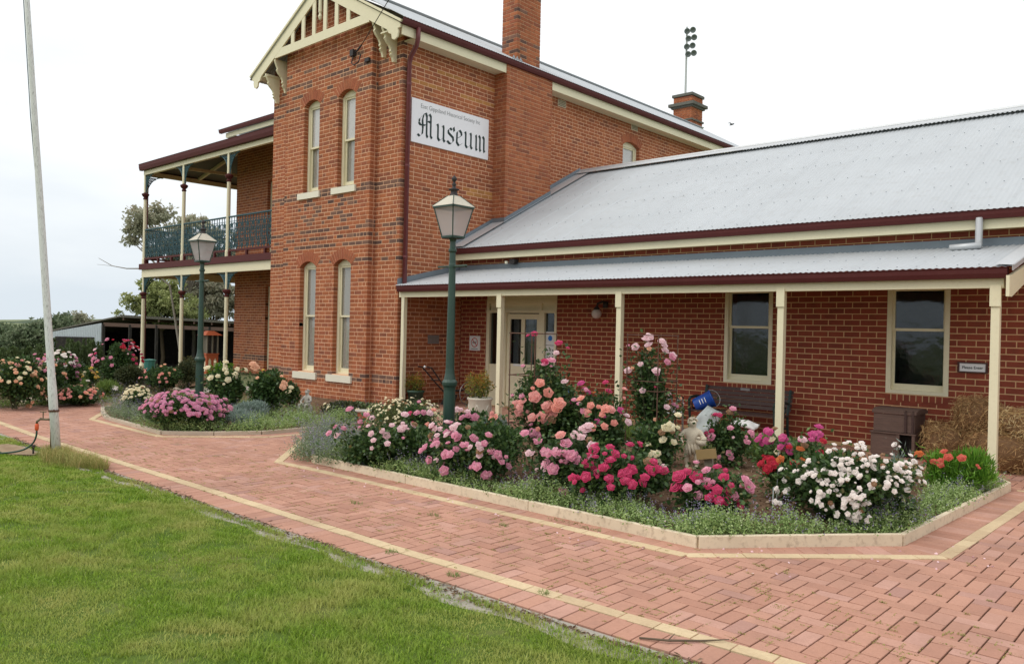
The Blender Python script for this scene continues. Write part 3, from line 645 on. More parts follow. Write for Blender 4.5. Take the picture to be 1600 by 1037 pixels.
mb = MB(); mb.lathe((GX, 10.33, 8.5), [(.0, 0), (.03, .03), (.05, .09), (.03, .16), (.045, .2), (.045, .7)], 10); mb.build('pendant', 'cream_paint', house)
def bracket(x, z, dy=.38, h=.78, y1=10.70):
    fr = frame(x, 0, R(90)); P = [(y1, z), (y1, z + h), (y1 - dy, z + h), (y1 - dy, z + h * .93), (y1 - dy * .90, z + h * .82), (y1 - dy * .80, z + h * .72), (y1 - dy * .86, z + h * .66), (y1 - dy * .72, z + h * .56), (y1 - dy * .52, z + h * .46), (y1 - dy * .42, z + h * .36), (y1 - dy * .47, z + h * .30), (y1 - dy * .36, z + h * .26), (y1 - dy * .44, z + h * .2), (y1 - dy * .30, z + h * .13), (y1 - dy * .22, z)]
    MB().prism(P, fr, -.03, .03).build('eave_bracket', 'cream_paint', house, smooth=False)
bracket(-17.75, 7.10, h=.66); bracket(-17.35, 7.28, h=.75); bracket(-13.57, 7.35, h=.75); bracket(-13.22, 7.18, h=.66)
ybox('soffit', -13.30, -12.70, 10.34, 10.70, 7.70, 7.73, 'cream_paint', house); ybox('soffit', -18.2, -17.70, 10.34, 10.70, 7.70, 7.73, 'cream_paint', house)
# downpipe at the corner
mb = MB(); mb.tube([(-12.55, 10.72, 7.76), (-12.55, 10.72, 7.55), (-12.62, 10.74, 7.42), (-12.85, 10.80, 7.28), (-12.925, 10.82, 7.15), (-12.925, 10.82, 0.05)], .048, 10)
dp = mb.build('downpipe', 'pipe_maroon', house, smooth=True)
for z in (1.2, 3.1, 5.0, 6.7): MB().lathe((-12.925, 10.82, z), [(.055, 0), (.055, .04)], 10).build('pipe_clip', 'pipe_maroon', dp)
# air vents
for y0, z0 in ((15.78, 7.37), (19.10, 7.43)):
    mb = MB(); mb.box((-12.995, y0, z0), (-12.975, y0 + .33, z0 + .18)); v = mb.build('air_vent', 'cream_edge', house)
    m2 = MB()
    for j in range(4):
        for i in range(7): m2.box((-12.974, y0 + .02 + i * .043, z0 + .02 + j * .04), (-12.968, y0 + .045 + i * .043, z0 + .042 + j * .04))
    m2.build('vent_grid', 'cap_stone', v)
# main front wall behind the balcony
frB = frame(0, 13.8); BWL = [(-23.44, -22.4)]
hb = [rect_hole(*BWL[0], 0.15, 2.9), rect_hole(*BWL[0], 3.8, 6.3)]
mb = MB(); slab_with_holes(mb, frB, -25.42, -17.8, 0, 7.95, hb, .22); wv = mb.build('veranda_wall', 'mortar_old', house)
HB.wall(wv, frB, -25.42, -22.0, 0, 7.95, hb, lambda s, z, k: 1 if (.45 < z < .65 and random.random() < .85) else 0, flemish=5)
mb = MB(); mb.box((-25.42, 14.02, 0), (-25.2, 24, 7.95)); mb.box((-17.97, 10.92, 0), (-17.75, 13.8, 7.6)); mb.build('return_wall', 'brick_old', house)
for z0, z1 in ((.15, 2.9), (3.8, 6.3)): sash_window(house, frB, *BWL[0], z0, z1, rail=(z0 + z1) / 2 + .05, blind=('blind_grey', 'blind_grey'))
HB.finish(house)

# ---- balcony of the house
VX = [-22.4, -25.3, -28.2]; VY = 11.9
def xb(name, x0, x1, y0, y1, z0, z1, mat): return MB().box((x0, y0, z0), (x1, y1, z1)).build(name, mat, house)
xb('roof_beam', -28.26, -17.97, VY - .05, VY + .05, 6.70, 6.84, 'cream_paint')
gutter('gutter', (-28.36, VY - .06, 7.07), (-17.97, VY - .06, 7.07), (0, -1, 0), house, h=.22, w=.13)
xb('roof_beam', -28.26, -28.15, VY + .051, 20, 6.70, 6.84, 'cream_edge')
xb('gutter', -28.38, -28.265, VY + .0, 20, 6.86, 7.06, 'maroon_paint')
mb = MB(); mb.add([(-28.38, VY - .1, 7.09), (-17.97, VY - .1, 7.09), (-17.97, 13.8, 7.80), (-25.4, 13.8, 7.80), (-25.4, 20, 7.8), (-28.38, 20, 7.09)], [(0, 1, 2, 3), (0, 3, 4, 5)]); mb.build('balcony_roof', 'galvanised', house)
mb = MB(); mb.add([(-28.25, VY, 6.9), (-17.97, VY, 6.9), (-17.97, 13.8, 7.6), (-25.4, 13.8, 7.6), (-25.4, 20, 7.6), (-28.25, 20, 6.9)], [(3, 2, 1, 0), (5, 4, 3, 0)]); mb.build('balcony_ceiling', 'ceiling_metal', house)
for p, q in (((-28.2, VY, 6.86), (-25.4, 13.8, 7.5)), ((-28.2, 13.8, 6.84), (-25.4, 13.8, 7.46)), ((-28.2, 17, 6.84), (-25.4, 17, 7.46)), ((-25.3, VY, 6.86), (-25.3, 13.8, 7.5)), ((-22.4, VY, 6.86), (-22.4, 13.8, 7.5)), ((-26.8, VY, 6.88), (-26.8, 20, 7.1))): MB().bar(p, q, .07, .1).build('rafter', 'cream_edge', house)
xb('floor_beam', -28.26, -17.97, VY - .05, VY + .05, 3.16, 3.42, 'cream_paint')
xb('floor_edge', -28.34, -17.97, VY - .12, VY + .10, 3.425, 3.62, 'maroon_paint')
xb('floor_edge', -28.34, -28.12, VY + .101, 20, 3.425, 3.62, 'maroon_paint'); xb('floor_beam', -28.26, -28.15, VY + .051, 20, 3.16, 3.42, 'cream_edge')
xb('balcony_floor', -28.1, -17.97, VY + .11, 13.8, 3.45, 3.58, 'ceiling_timber'); xb('balcony_floor', -28.1, -25.45, 13.801, 20, 3.45, 3.58, 'ceiling_timber')
for y in (12.5, 13.2): xb('floor_joist', -28.1, -17.97, y, y + .06, 3.32, 3.445, 'ceiling_timber')
def lace_bracket(parent, x, z, sgn, y=VY, side=0, R0=.55):
    mb = MB(); pt = (lambda a, zz: (x + sgn * a, y, zz)) if not side else (lambda a, zz: (x, y + sgn * a, zz))
    arc = [pt(.05 + R0 - R0 * math.cos(t), z - R0 * 1.25 + R0 * 1.25 * math.sin(t)) for t in [i * math.pi / 20 for i in range(11)]]
    mb.tube(arc, .016, 5); mb.tube([pt(.05, z - R0 * 1.25), pt(.05, z)], .014, 5); mb.tube([pt(.05, z - .01), pt(R0 + .05, z - .01)], .014, 5)
    for k in range(7):
        a = .10 + .055 * k; zt = z - .05; zl = z - R0 * 1.25 + R0 * 1.25 * math.sin(math.acos(max(-1, min(1, 1 - (a - .05) / R0))))
        rr = (zt - zl) / 2
        n = max(1, int(rr / .05))
        for q in range(n + 1):
            zc = zt - .03 - q * .085
            if zc < zl + .01: break
            mb.tube([pt(a + .026 * math.cos(t), zc + .036 * math.sin(t)) for t in [i * math.pi / 4 for i in range(8)] + [0]], .0105, 4, cap=False)
            mb.tube([pt(a - .02, zc - .03), pt(a + .02, zc + .03)], .010, 4, cap=False)
    mb.build('lace_bracket', 'lace_green', parent)
def post(x, y=VY, lace=(-1, 1)):
    mb = MB(); mb.lathe((x, y, 0), [(.10, 0), (.10, .12), (.075, .16), (.06, .22), (.055, 2.45)], 12); mb.lathe((x, y, 0), [(.052, 2.64), (.05, 3.16)], 8)
    mb.lathe((x, y, 0), [(.075, 3.62), (.075, 3.78), (.06, 3.84), (.055, 5.88)], 12); mb.box((x - .045, y - .045, 6.10), (x + .045, y + .045, 6.70))
    p = mb.build('veranda_post', 'cream_paint', house)
    for z in (2.42, 5.85):
        m2 = MB(); m2.lathe((x, y, z), [(.055, 0), (.075, .02), (.075, .045), (.058, .06), (.058, .09), (.085, .11), (.12, .16), (.125, .2), (.09, .22), (.055, .24)], 14); m2.build('capital', 'maroon_paint', p)
    for s_ in lace: lace_bracket(p, x, 3.15, s_, y); lace_bracket(p, x, 6.69, s_, y)
    return p
post(VX[0]); post(VX[1]); p3 = post(VX[2], lace=(1,)); lace_bracket(p3, VX[2], 3.15, 1, VY, 1); lace_bracket(p3, VX[2], 6.69, 1, VY, 1)
post(-28.2, 19.9, lace=())
mb = MB(); mb.tube([(-28.36, VY + .12, 6.95), (-28.36, VY + .12, 3.7), (-28.33, VY + .12, 3.5), (-28.36, VY + .12, 3.3), (-28.36, VY + .12, 0)], .05, 8); mb.build('downpipe', 'pipe_maroon', house)
def rail_run(p0, p1):
    p0 = Vector(p0); p1 = Vector(p1); L = (p1 - p0).length; d = (p1 - p0) / L
    mb = MB(); mb.tube([p0 + Vector((0, 0, 4.80)), p1 + Vector((0, 0, 4.80))], .028, 8); rl = mb.build('handrail', 'lace_green', house)
    mb = MB(); mb.bar(p0 + Vector((0, 0, 3.80)), p1 + Vector((0, 0, 3.80)), .05, .06)
    for k in range(int(L / 1.0) + 1): q = p0 + d * min(L - .05, .05 + k * 1.0); mb.box((q.x - .04, q.y - .03, 3.62), (q.x + .04, q.y + .03, 3.77))
    mb.build('bottom_rail', 'maroon_paint', house)
    n = max(1, int(round(L / .31))); w = L / n
    for i in range(n):
        mb = MB(); c = p0 + d * (w * (i + .5)); Q = lambda a, z: c + d * a + Vector((0, 0, z))
        mb.tube([Q(-w / 2 + .012, 3.83), Q(-w / 2 + .012, 4.78)], .011, 4); mb.tube([Q(-w / 2, 4.66), Q(w / 2, 4.66)], .010, 4)
        mb.tube([Q(0, 3.83), Q(0, 4.78)], .012, 4)
        for sg in (-1, 1):
            mb.tube([Q(sg * (.02 + .09 * math.sin(math.pi * t) * (1 if t < .5 else 1)), 3.86 + .76 * t) for t in [i_ / 10 for i_ in range(11)]], .013, 4, cap=False)
            mb.tube([Q(sg * (.07 + .04 * math.cos(a)), 4.38 + .05 * math.sin(a)) for a in [i_ * math.pi / 4 for i_ in range(8)] + [0]], .012, 4, cap=False)
            mb.tube([Q(sg * (.06 + .035 * math.cos(a)), 4.08 + .05 * math.sin(a)) for a in [i_ * math.pi / 4 for i_ in range(8)] + [0]], .012, 4, cap=False)
            mb.tube([Q(sg * .02, 4.22), Q(sg * .11, 4.30)], .013, 4); mb.tube([Q(sg * .02, 4.5), Q(sg * .12, 4.62)], .012, 4); mb.tube([Q(sg * .02, 3.98), Q(sg * .11, 3.9)], .012, 4)
        mb.build('lace_panel', 'lace_green', rl)
for a, b_ in ((VX[2], VX[1]), (VX[1], VX[0]), (VX[0], -18.0)): rail_run((a + .06, VY, 0), (b_ - .06, VY, 0))
rail_run((-28.2, VY + .06, 0), (-28.2, 19.8, 0))

# ------------------------------------------------------------------ THE SINGLE STOREY WING
wing = thing('brick_wing', 'long single storey dark red brick wing with corrugated iron roof and timber veranda', 'building', (-7.5, 12.5, 0))
WB = BrickField(); frW = frame(0, 12.5); XR = 2.2
WA, WBn, DR = (-6.50, -5.65), (-3.88, -3.04), (-12.14, -10.18)
hw = [rect_hole(*WA, .84, 2.46), rect_hole(*WBn, .84, 2.46), rect_hole(*DR, 0, 2.46)]
mb = MB(); slab_with_holes(mb, frW, -12.95, XR, -.05, 3.2, hw, .22); ww = mb.build('front_wall', 'mortar_new', wing)
hs = hw + [lambda z, r=r: (r[0] - .0, r[1] + .0) if .72 < z < .84 else None for r in (WA, WBn)]
WB.wall(ww, frW, -12.95, XR, 0, 3.2, hs, lambda s, z, k: 3, old=False, phase=.05, kz=.035)
for r in (WA, WBn):                                                   # sill course of bricks on edge
    n = 10; w_ = (r[1] - r[0] + .02) / n
    for i in range(n):
        m2 = MB(); brick_geo(m2, frW, r[0] - .01 + i * w_ + .0075, r[0] - .01 + (i + 1) * w_ - .0075, .715, .830, pr=.006); m2.build('sill_brick', 'brick_new', ww)
WB.finish(wing, 'brickwork')
for r in (WA, WBn): sash_window(wing, frW, r[0], r[1], .845, 2.45, inset=-.006, rail=1.78, fw=.065, sw=.03, brail=.09, blind=None, depth=.15, lower_back=.035, glassm='dark_glass', so_=.055)
# door with side lights and transom
mb = MB()
def bx(m_, s0, s1, d0, d1, za, zb): m_.box((s0, 12.5 + d0, za), (s1, 12.5 + d1, zb))
for a, b_ in ((-12.14, -12.05), (-11.80, -11.56), (-10.64, -10.50), (-10.235, -10.18)): bx(mb, a, b_, -.01, .10, 0, 2.0)
bx(mb, -12.14, -10.18, -.02, .10, 2.0, 2.06); bx(mb, -12.14, -10.18, -.012, .10, 2.20, 2.28)
for a in (-12.14, -11.80, -10.64, -10.24): bx(mb, a, a + .06, -.011, .09, 2.06, 2.20)
bx(mb, -12.05, -11.80, .02, .07, 0, .90); bx(mb, -10.50, -10.235, .02, .07, 0, .90); bx(mb, -12.05, -10.24, .03, .07, 2.06, 2.20); bx(mb, -12.14, -10.18, .0, .08, 2.28, 2.46)
df = mb.build('door_frame', 'cream_paint', wing)
for a, b_ in ((-12.05, -11.80), (-10.50, -10.235)): MB().box((a, 12.55, .90), (b_, 12.555, 2.0)).build('side_pane', 'dark_glass', df)
MB().box((-12.1, 12.9, 0), (-10.2, 12.92, 2.4)).build('interior_shade', 'room_shade', df)
mb = MB()
for a, b_ in ((-11.555, -11.47), (-11.16, -11.06), (-10.73, -10.645)): bx(mb, a, b_, .03, .075, .02, 1.98)
bx(mb, -11.47, -10.73, .031, .074, 1.87, 1.98); bx(mb, -11.47, -10.73, .031, .074, .80, .93); bx(mb, -11.47, -10.73, .045, .06, .02, .80)
dl = mb.build('door', 'cream_paint', wing)
for a, b_ in ((-11.47, -11.16), (-11.06, -10.73)): MB().box((a, 12.55, .93), (b_, 12.554, 1.87)).build('pane', 'dark_glass', dl); MB().box((a + .02, 12.62, .9), (a + .17, 12.622, 1.87)).build('curtain', 'blind_grey', dl)
MB().lathe((-10.69, 12.50, 1.02), [(.022, -.02), (.03, 0), (.022, .02)], 10).build('door_knob', 'brass_old', dl)
# upper roof in lapped sheets
s_up = Vector((0, 1, .52)).normalized(); LS = math.hypot(4.62, 4.62 * .52)
x = -12.97; i = 0; ov = .762
roof = MB().box((-12.97, 12.28, 3.30), (XR, 12.30, 3.34)).build('roof', 'ridge_metal', wing)
while x < XR:
    mb = MB(); corr(mb, (x, 12.14, 3.40), (1, 0, 0), s_up, ov + .05, LS, lift=.006)
    mb.build('roof_sheet', 'galvanised', roof, smooth=True); x += ov; i += 1
mb = MB()
for k in range(6):
    v = .12 + k * (LS - .24) / 5; x = -12.8
    while x < XR:
        c = Vector((x, 12.14, 3.40)) + s_up * v + Vector((0, -.42, .9)) * .012; mb.lathe((c.x, c.y, c.z), [(.009, 0), (.009, .006)], 5); x += .228
mb.build('roof_screws', 'lead_flashing', roof, kind='stuff')
mb = MB(); mb.tube([(-12.97, 16.76, 5.86), (XR, 16.76, 5.86)], .045, 8); mb.bar((-12.97, 16.64, 5.81), (XR, 16.64, 5.81), .24, .008, up=(0, -.46, .88)); mb.build('ridge_cap', 'ridge_metal', roof)
mb = MB(); mb.add([(-12.97, 16.8, 5.8), (XR, 16.8, 5.8), (XR, 21.2, 3.5), (-12.97, 21.2, 3.5)], [(0, 1, 2, 3)]); mb.build('roof_slope', 'galvanised', roof)
mb = MB(); mb.box((-12.95, 21.0, 0), (XR, 21.2, 3.4)); mb.box((XR - .2, 12.75, 0), (XR, 21, 3.4)); mb.build('rear_wall', 'brick_new', wing)
gutter('gutter', (-12.93, 12.26, 3.40), (XR, 12.26, 3.40), (0, -1, 0), wing, w=.10, h=.12)
MB().box((-12.95, 12.262, 3.15), (XR, 12.285, 3.30)).build('fascia', 'cream_paint', wing)
MB().box((-12.95, 12.286, 3.18), (XR, 12.49, 3.2)).build('soffit', 'cream_paint', wing)
# flashings against the house
def slope_strip(name, pts, w, mat, parent, axis='x'):
    mb = MB()
    for p, q in zip(pts[:-1], pts[1:]): mb.add([p, q, (q[0], q[1], q[2] + w), (p[0], p[1], p[2] + w), (p[0] - .012, p[1], p[2] + w), (q[0] - .012, q[1], q[2] + w)], [(0, 1, 2, 3), (3, 2, 5, 4)])
    return mb.build(name, mat, parent)
slope_strip('wall_flashing', [(-12.97, 12.2, 3.43), (-12.97, 13.45, 4.08)], .13, 'lead_flashing', roof)
slope_strip('wall_flashing', [(-12.585, 13.45, 4.08), (-12.585, 15.10, 4.94)], .13, 'lead_flashing', roof)
slope_strip('wall_flashing', [(-12.97, 15.1, 4.94), (-12.97, 16.76, 5.82)], .13, 'lead_flashing', roof)
MB().box((-12.99, 13.445, 4.07), (-12.585, 13.455, 4.22)).build('wall_flashing', 'lead_flashing', roof)
mb = MB(); mb.add([(-12.96, 12.13, 3.44), (-12.55, 12.13, 3.44), (-12.55, 16.7, 5.815), (-12.96, 16.7, 5.815)], [(0, 1, 2, 3)]); mb.build('valley_tray', 'ridge_metal', roof)
# veranda of the wing
s_v = Vector((0, 1, .235)).normalized(); LV = math.hypot(1.87, 1.87 * .235)
vr = MB().box((-12.95, 12.440, 2.915), (XR - 4.2, 12.494, 3.045)).build('veranda_roof', 'lead_flashing', wing)
x = -12.95
while x < -2.0:
    wdt = min(ov + .05, -1.95 - x); mb = MB(); corr(mb, (x, 10.60, 2.505), (1, 0, 0), s_v, wdt, LV, lift=.006); mb.build('roof_sheet', 'galvanised', vr, smooth=True); x += ov
slope_strip('wall_flashing', [(-12.97, 10.66, 2.53), (-12.97, 12.45, 2.95)], .12, 'lead_flashing', vr)
mb = MB()
for k in range(3):
    v = .12 + k * .8; x = -12.8
    while x < -2:
        c = Vector((x, 10.60, 2.505)) + s_v * v + Vector((0, -.2, .95)) * .012; mb.lathe((c.x, c.y, c.z), [(.009, 0), (.009, .006)], 5); x += .228
mb.build('roof_screws', 'lead_flashing', vr, kind='stuff')
gutter('gutter', (-12.93, 10.70, 2.495), (-2.0, 10.70, 2.495), (0, -1, 0), wing, w=.10, h=.12)
MB().box((-12.95, 10.705, 2.265), (-2.05, 10.80, 2.42)).build('veranda_beam', 'cream_paint', wing)
for x in (-12.2, -11.3, -10.4, -9.5, -8.6, -7.7, -6.8, -5.9, -5.0, -4.1, -3.2, -2.3): MB().bar((x, 10.8, 2.42), (x, 12.48, 2.83), .05, .09).build('rafter', 'cream_edge', vr)
mb = MB(); fr = frame(-2.0, 0, R(90)); mb.prism([(10.56, 2.16), (10.70, 2.16), (12.45, 2.63), (12.45, 2.80), (10.62, 2.40), (10.56, 2.40)], fr, -.035, 0); mb.build('barge_board', 'cream_paint', wing)
mb = MB(); mb.add([(-2.12, 10.60, 2.535), (-1.93, 10.60, 2.52), (-1.93, 12.44, 2.955), (-2.12, 12.44, 2.97)], [(0, 1, 2, 3)]); mb.bar((-1.945, 10.60, 2.49), (-1.945, 12.44, 2.925), .012, .07); mb.build('barge_capping', 'ridge_metal', vr)
for x in (-10.09, -7.44, -4.73, -2.13):
    mb = MB(); mb.box((x - .045, 10.71, 0), (x + .045, 10.80, 2.264)); mb.box((x - .058, 10.69, 2.05), (x + .058, 10.7045, 2.30)); mb.build('veranda_post', 'cream_paint', wing)
mb = MB(); mb.box((-12.88, 10.71, 0), (-12.80, 10.80, 2.264)); wp = mb.build('veranda_post', 'cream_paint', wing)
MB().tube([(-12.78, 10.70, 2.25), (-12.79, 10.70, 1.9), (-12.76, 10.69, 1.3), (-12.79, 10.70, .8), (-12.79, 10.70, .1)], .006, 5).build('loose_cable', 'cream_white', wp)
mb = MB(); mb.tube([(-2.64, 12.20, 3.30), (-2.64, 12.19, 2.94), (-2.66, 12.17, 2.925)], .045, 10); mb.tube([(-2.60, 12.17, 2.925), (-2.98, 12.15, 2.905)], .045, 10); mb.build('downpipe', 'ridge_metal', wing, smooth=True)
# security sensor under the eave
mb = MB(); mb.box((-11.36, 12.33, 3.02), (-11.22, 12.46, 3.12)); sn = mb.build('security_light', 'dark_metal', wing); MB().lathe((-11.45, 12.34, 3.05), [(.0, -.03), (.035, -.02), (.035, .03), (0, .04)], 10).build('sensor', 'cream_white', sn)
# ------------------------------------------------------------------ GROUND
def struct(o, **k): o['kind'] = 'structure'; return o
def inpoly(x, y, P):
    c = False; n = len(P); j = n - 1
    for i in range(n):
        if (P[i][1] > y) != (P[j][1] > y) and x < (P[j][0] - P[i][0]) * (y - P[i][1]) / (P[j][1] - P[i][1]) + P[i][0]: c = not c
        j = i
    return c
xs = np.concatenate([np.linspace(-900, -60, 50), np.linspace(-56, 30, 80), np.linspace(40, 900, 40)]); ys = np.concatenate([np.linspace(-400, -20, 20), np.linspace(-16, 70, 60), np.linspace(80, 1400, 60)])
X, Y = np.meshgrid(xs, ys); Dd = np.hypot(X, Y)
Zt = -0.05 - 1.6 * np.clip((-X - 29) / 12, 0, 1) ** 1 + np.where(Dd > 200, (Dd - 200) * 0.004 + 5 * (np.sin(X * .011) * np.cos(Y * .009)) * np.clip((Dd - 200) / 300, 0, 1), 0) - np.clip((Dd - 60) / 140, 0, 1) * 2.0
V = np.stack([X, Y, Zt], -1).reshape(-1, 3); nx = len(xs); idx = np.arange(len(ys) - 1)[:, None] * nx + np.arange(nx - 1)[None, :]
F = np.stack([idx, idx + 1, idx + nx + 1, idx + nx], -1).reshape(-1, 4)
fast_mesh('ground', V, F, 'ground_far', smooth=True, kind='structure')
BED1 = [(-9.50, 6.72), (-8.18, 5.56), (-3.08, 5.59), (-2.02, 6.86), (-1.90, 10.20), (-2.05, 10.60), (-8.8, 10.60), (-9.25, 9.3)]
BED2 = [(-15.46, 5.84), (-13.92, 5.37), (-11.60, 5.25), (-10.80, 6.30), (-10.78, 9.4), (-11.2, 10.45), (-16.4, 10.6), (-16.2, 7.4)]
def sheet(name, P, z, mat, **k):
    mb = MB(); mb.add([(x, y, z) for x, y in P], [tuple(range(len(P)))]); return mb.build(name, mat, None, **k)
paving = sheet('paving', [(-16.84, 3.50), (3.6, 3.6), (3.6, 12.49), (-12.98, 12.49), (-12.98, 10.55), (-17.96, 10.55), (-17.96, 11.6), (-19.2, 11.6), (-19.2, 9.0), (-16.84, 8.3)], -0.011, 'paving_joint', kind='structure')
# herringbone field
PW = 0.1115; JT = 0.0048
_pm = {}
def paver_geo(mb, c, hx, hy, ux, z=0.0, m=0, t=0.0, h=0.03, ch=0.0022, tilt=(0, 0)):
    ux = Vector((ux[0], ux[1], 0)).normalized(); uy = Vector((-ux.y, ux.x, 0)); c = Vector((c[0], c[1], z)); vs = []
    for e, zz in ((0, 0), (ch, 1)):
        for a, b in ((-1, -1), (1, -1), (1, 1), (-1, 1)):
            vs.append(c + ux * a * (hx - e) + uy * b * (hy - e) + Vector((0, 0, (-ch if not zz else 0) + a * tilt[0] + b * tilt[1])))
    for a, b in ((-1, -1), (1, -1), (1, 1), (-1, 1)): vs.append(c + ux * a * hx + uy * b * hy + Vector((0, 0, -h)))
    mb.add(vs, [(4, 5, 6, 7), (0, 1, 5, 4), (1, 2, 6, 5), (2, 3, 7, 6), (3, 0, 4, 7), (8, 9, 1, 0), (9, 10, 2, 1), (10, 11, 3, 2), (11, 8, 0, 3)], m, t)
def paver_proto(mat, hx, hy):
    k = (mat, round(hx, 3), round(hy, 3))
    if k not in _pm:
        mb = MB(); paver_geo(mb, (0, 0), hx, hy, (1, 0)); me = bpy.data.meshes.new('paver'); me.from_pydata(mb.v, [], mb.f); me.materials.append(M[mat]); _pm[k] = me
    return _pm[k]
cands = []       # (size, centre, hx, hy, ux, z, mat, tilt)
def shrink(P, d):
    cx = sum(p[0] for p in P) / len(P); cy = sum(p[1] for p in P) / len(P)
    return [(x + (cx - x) * d, y + (cy - y) * d) for x, y in P]
B1s, B2s = shrink(BED1, .06), shrink(BED2, .06)
def add_paver(cx, cy, hx, hy, ux, z, mat):
    p = px((cx, cy, z)); size = 0
    if p and -20 < p[0] < 1620 and p[1] < 1060: size = 1 / p[2] ** 2 * (1.65 / p[2])
    cands.append((size, (cx, cy), hx, hy, ux, z + random.uniform(-.0012, .0012), mat, (random.uniform(-.0012, .0012), random.uniform(-.0012, .0012))))
for i in range(int(-17 / PW) - 1, int(3.6 / PW) + 1):
    for j in range(int(3.8 / PW), int(12.5 / PW) + 1):
        r = (i + j) % 4
        if r == 0: cx, cy, hx, hy = (i + 1) * PW, (j + .5) * PW, PW - JT, PW / 2 - JT
        elif r == 2: cx, cy, hx, hy = (i + .5) * PW, (j + 1) * PW, PW / 2 - JT, PW - JT
        else: continue
        if cy < 3.86 + .0 * cx or cx < -16.75 or cx > 3.5 or cy > 12.4: continue
        if cx < -12.98 and cy > 10.45: continue
        if inpoly(cx, cy, B1s) or inpoly(cx, cy, B2s): continue
        if cx < -15.9 and cy > 8.2: continue
        add_paver(cx, cy, hx, hy, (1, 0), 0.0, 'paver')
def lay(p0, p1, L, Wd, mat, z, along=True, off=0.0):
    p0 = Vector((*p0, 0)); p1 = Vector((*p1, 0)); d = (p1 - p0); T = d.length; d.normalize(); nrm = Vector((-d.y, d.x, 0)); step = (L if along else Wd)
    n = max(1, int(round(T / step))); st = T / n
    for k in range(n):
        c = p0 + d * (st * (k + .5)) + nrm * off
        if along: add_paver(c.x, c.y, st / 2 - .003, Wd / 2 - .002, (d.x, d.y), z, mat)
        else: add_paver(c.x, c.y, st / 2 - .003, L / 2 - .002, (d.x, d.y), z, mat)
BL1 = [(-16.8, 3.97), (-14.2, 3.89), (-12.5, 3.83), (-4.5, 3.84), (-2.4, 3.91), (3.5, 4.20)]
for i in range(len(BL1) - 1):
    lay(BL1[i], BL1[i + 1], .23, .105, 'paver_yellow', .005); lay(BL1[i], BL1[i + 1], .23, .115, 'paver', .003, along=False, off=-.178)
BB1 = [(-9.82, 6.42), (-8.47, 5.20), (-7.66, 5.245), (-3.02, 5.29), (-1.63, 6.70), (-1.56, 10.45)]
for i in range(len(BB1) - 1):
    lay(BB1[i], BB1[i + 1], .23, .105, 'paver_yellow', .007 + .001 * (i % 2)); lay(BB1[i], BB1[i + 1], .26, .115, 'paver', .003, along=False, off=.185)
BB2 = [(-15.9, 6.25), (-15.0, 5.68), (-14.05, 5.13), (-11.4, 5.10), (-10.45, 6.25), (-10.38, 8.2)]
for i in range(len(BB2) - 1):
    lay(BB2[i], BB2[i + 1], .23, .10, 'paver_yellow', .007 + .001 * (i % 2)); lay(BB2[i], BB2[i + 1], .22, .115, 'paver', .003, along=False, off=.165)
lay((-1.80, 10.30), (0.6, 10.30), .23, .05, 'paver_yellow', .008)
cands.sort(key=lambda c: -c[0]); mb = MB()
for k, (sz, c, hx, hy, ux, z, mat, tl) in enumerate(cands):
    if k < 295:
        o = bpy.data.objects.new('paver', paver_proto(mat, hx, hy)); COL.objects.link(o); o.parent = paving; o.location = (c[0], c[1], z)
        o.rotation_euler = (tl[1] / hy, -tl[0] / hx, math.atan2(ux[1], ux[0]))
    else: paver_geo(mb, c, hx, hy, ux, z, 1 if mat == 'paver_yellow' else 0, random.random(), tilt=tl)
mb.build('pavers', ['paver', 'paver_yellow'], paving, kind='stuff')
# lawn and its worn concrete edge
def lawn_edge(x): return 3.44 + .015 * math.sin(x * 2.3) + .015 * math.sin(x * 6.1 + 1) + (.02 * (x + 4) if x > -4 else 0)
E = [(x, lawn_edge(x) + .02) for x in np.linspace(-40, 6, 240)]
sheet('lawn', [(-40, -14), (6, -14)] + E[::-1], -0.012, 'lawn_soil', kind='structure')
mb = MB(); xs_ = np.linspace(-16.8, 3.6, 200); vs = []
for x in xs_:
    lo = lawn_edge(x) - .05 - .05 * math.sin(x * 3.1) ** 2
    vs += [(x, lo, -.011), (x, lo + .03, -.004 + .004 * random.random()), (x, 3.555 + (.03 * (x + 4) if x > -4 else 0), -.003)]
mb.add(vs, [(3 * i + j, 3 * i + 3 + j, 3 * i + 4 + j, 3 * i + 1 + j) for i in range(199) for j in (0, 1)]); mb.build('concrete_edge', 'concrete', None, kind='structure')
mb = MB(); vs = [(-11.35 + .55 * math.cos(a) * (1 + .15 * math.sin(3 * a)), 3.22 + .20 * math.sin(a) * (1 + .2 * math.cos(2 * a)), .004) for a in np.linspace(0, 2 * math.pi, 24)[:-1]]
mb.add(vs, [tuple(range(len(vs)))]); mb.build('dirt_patch', 'dirt_patch', None, kind='structure')
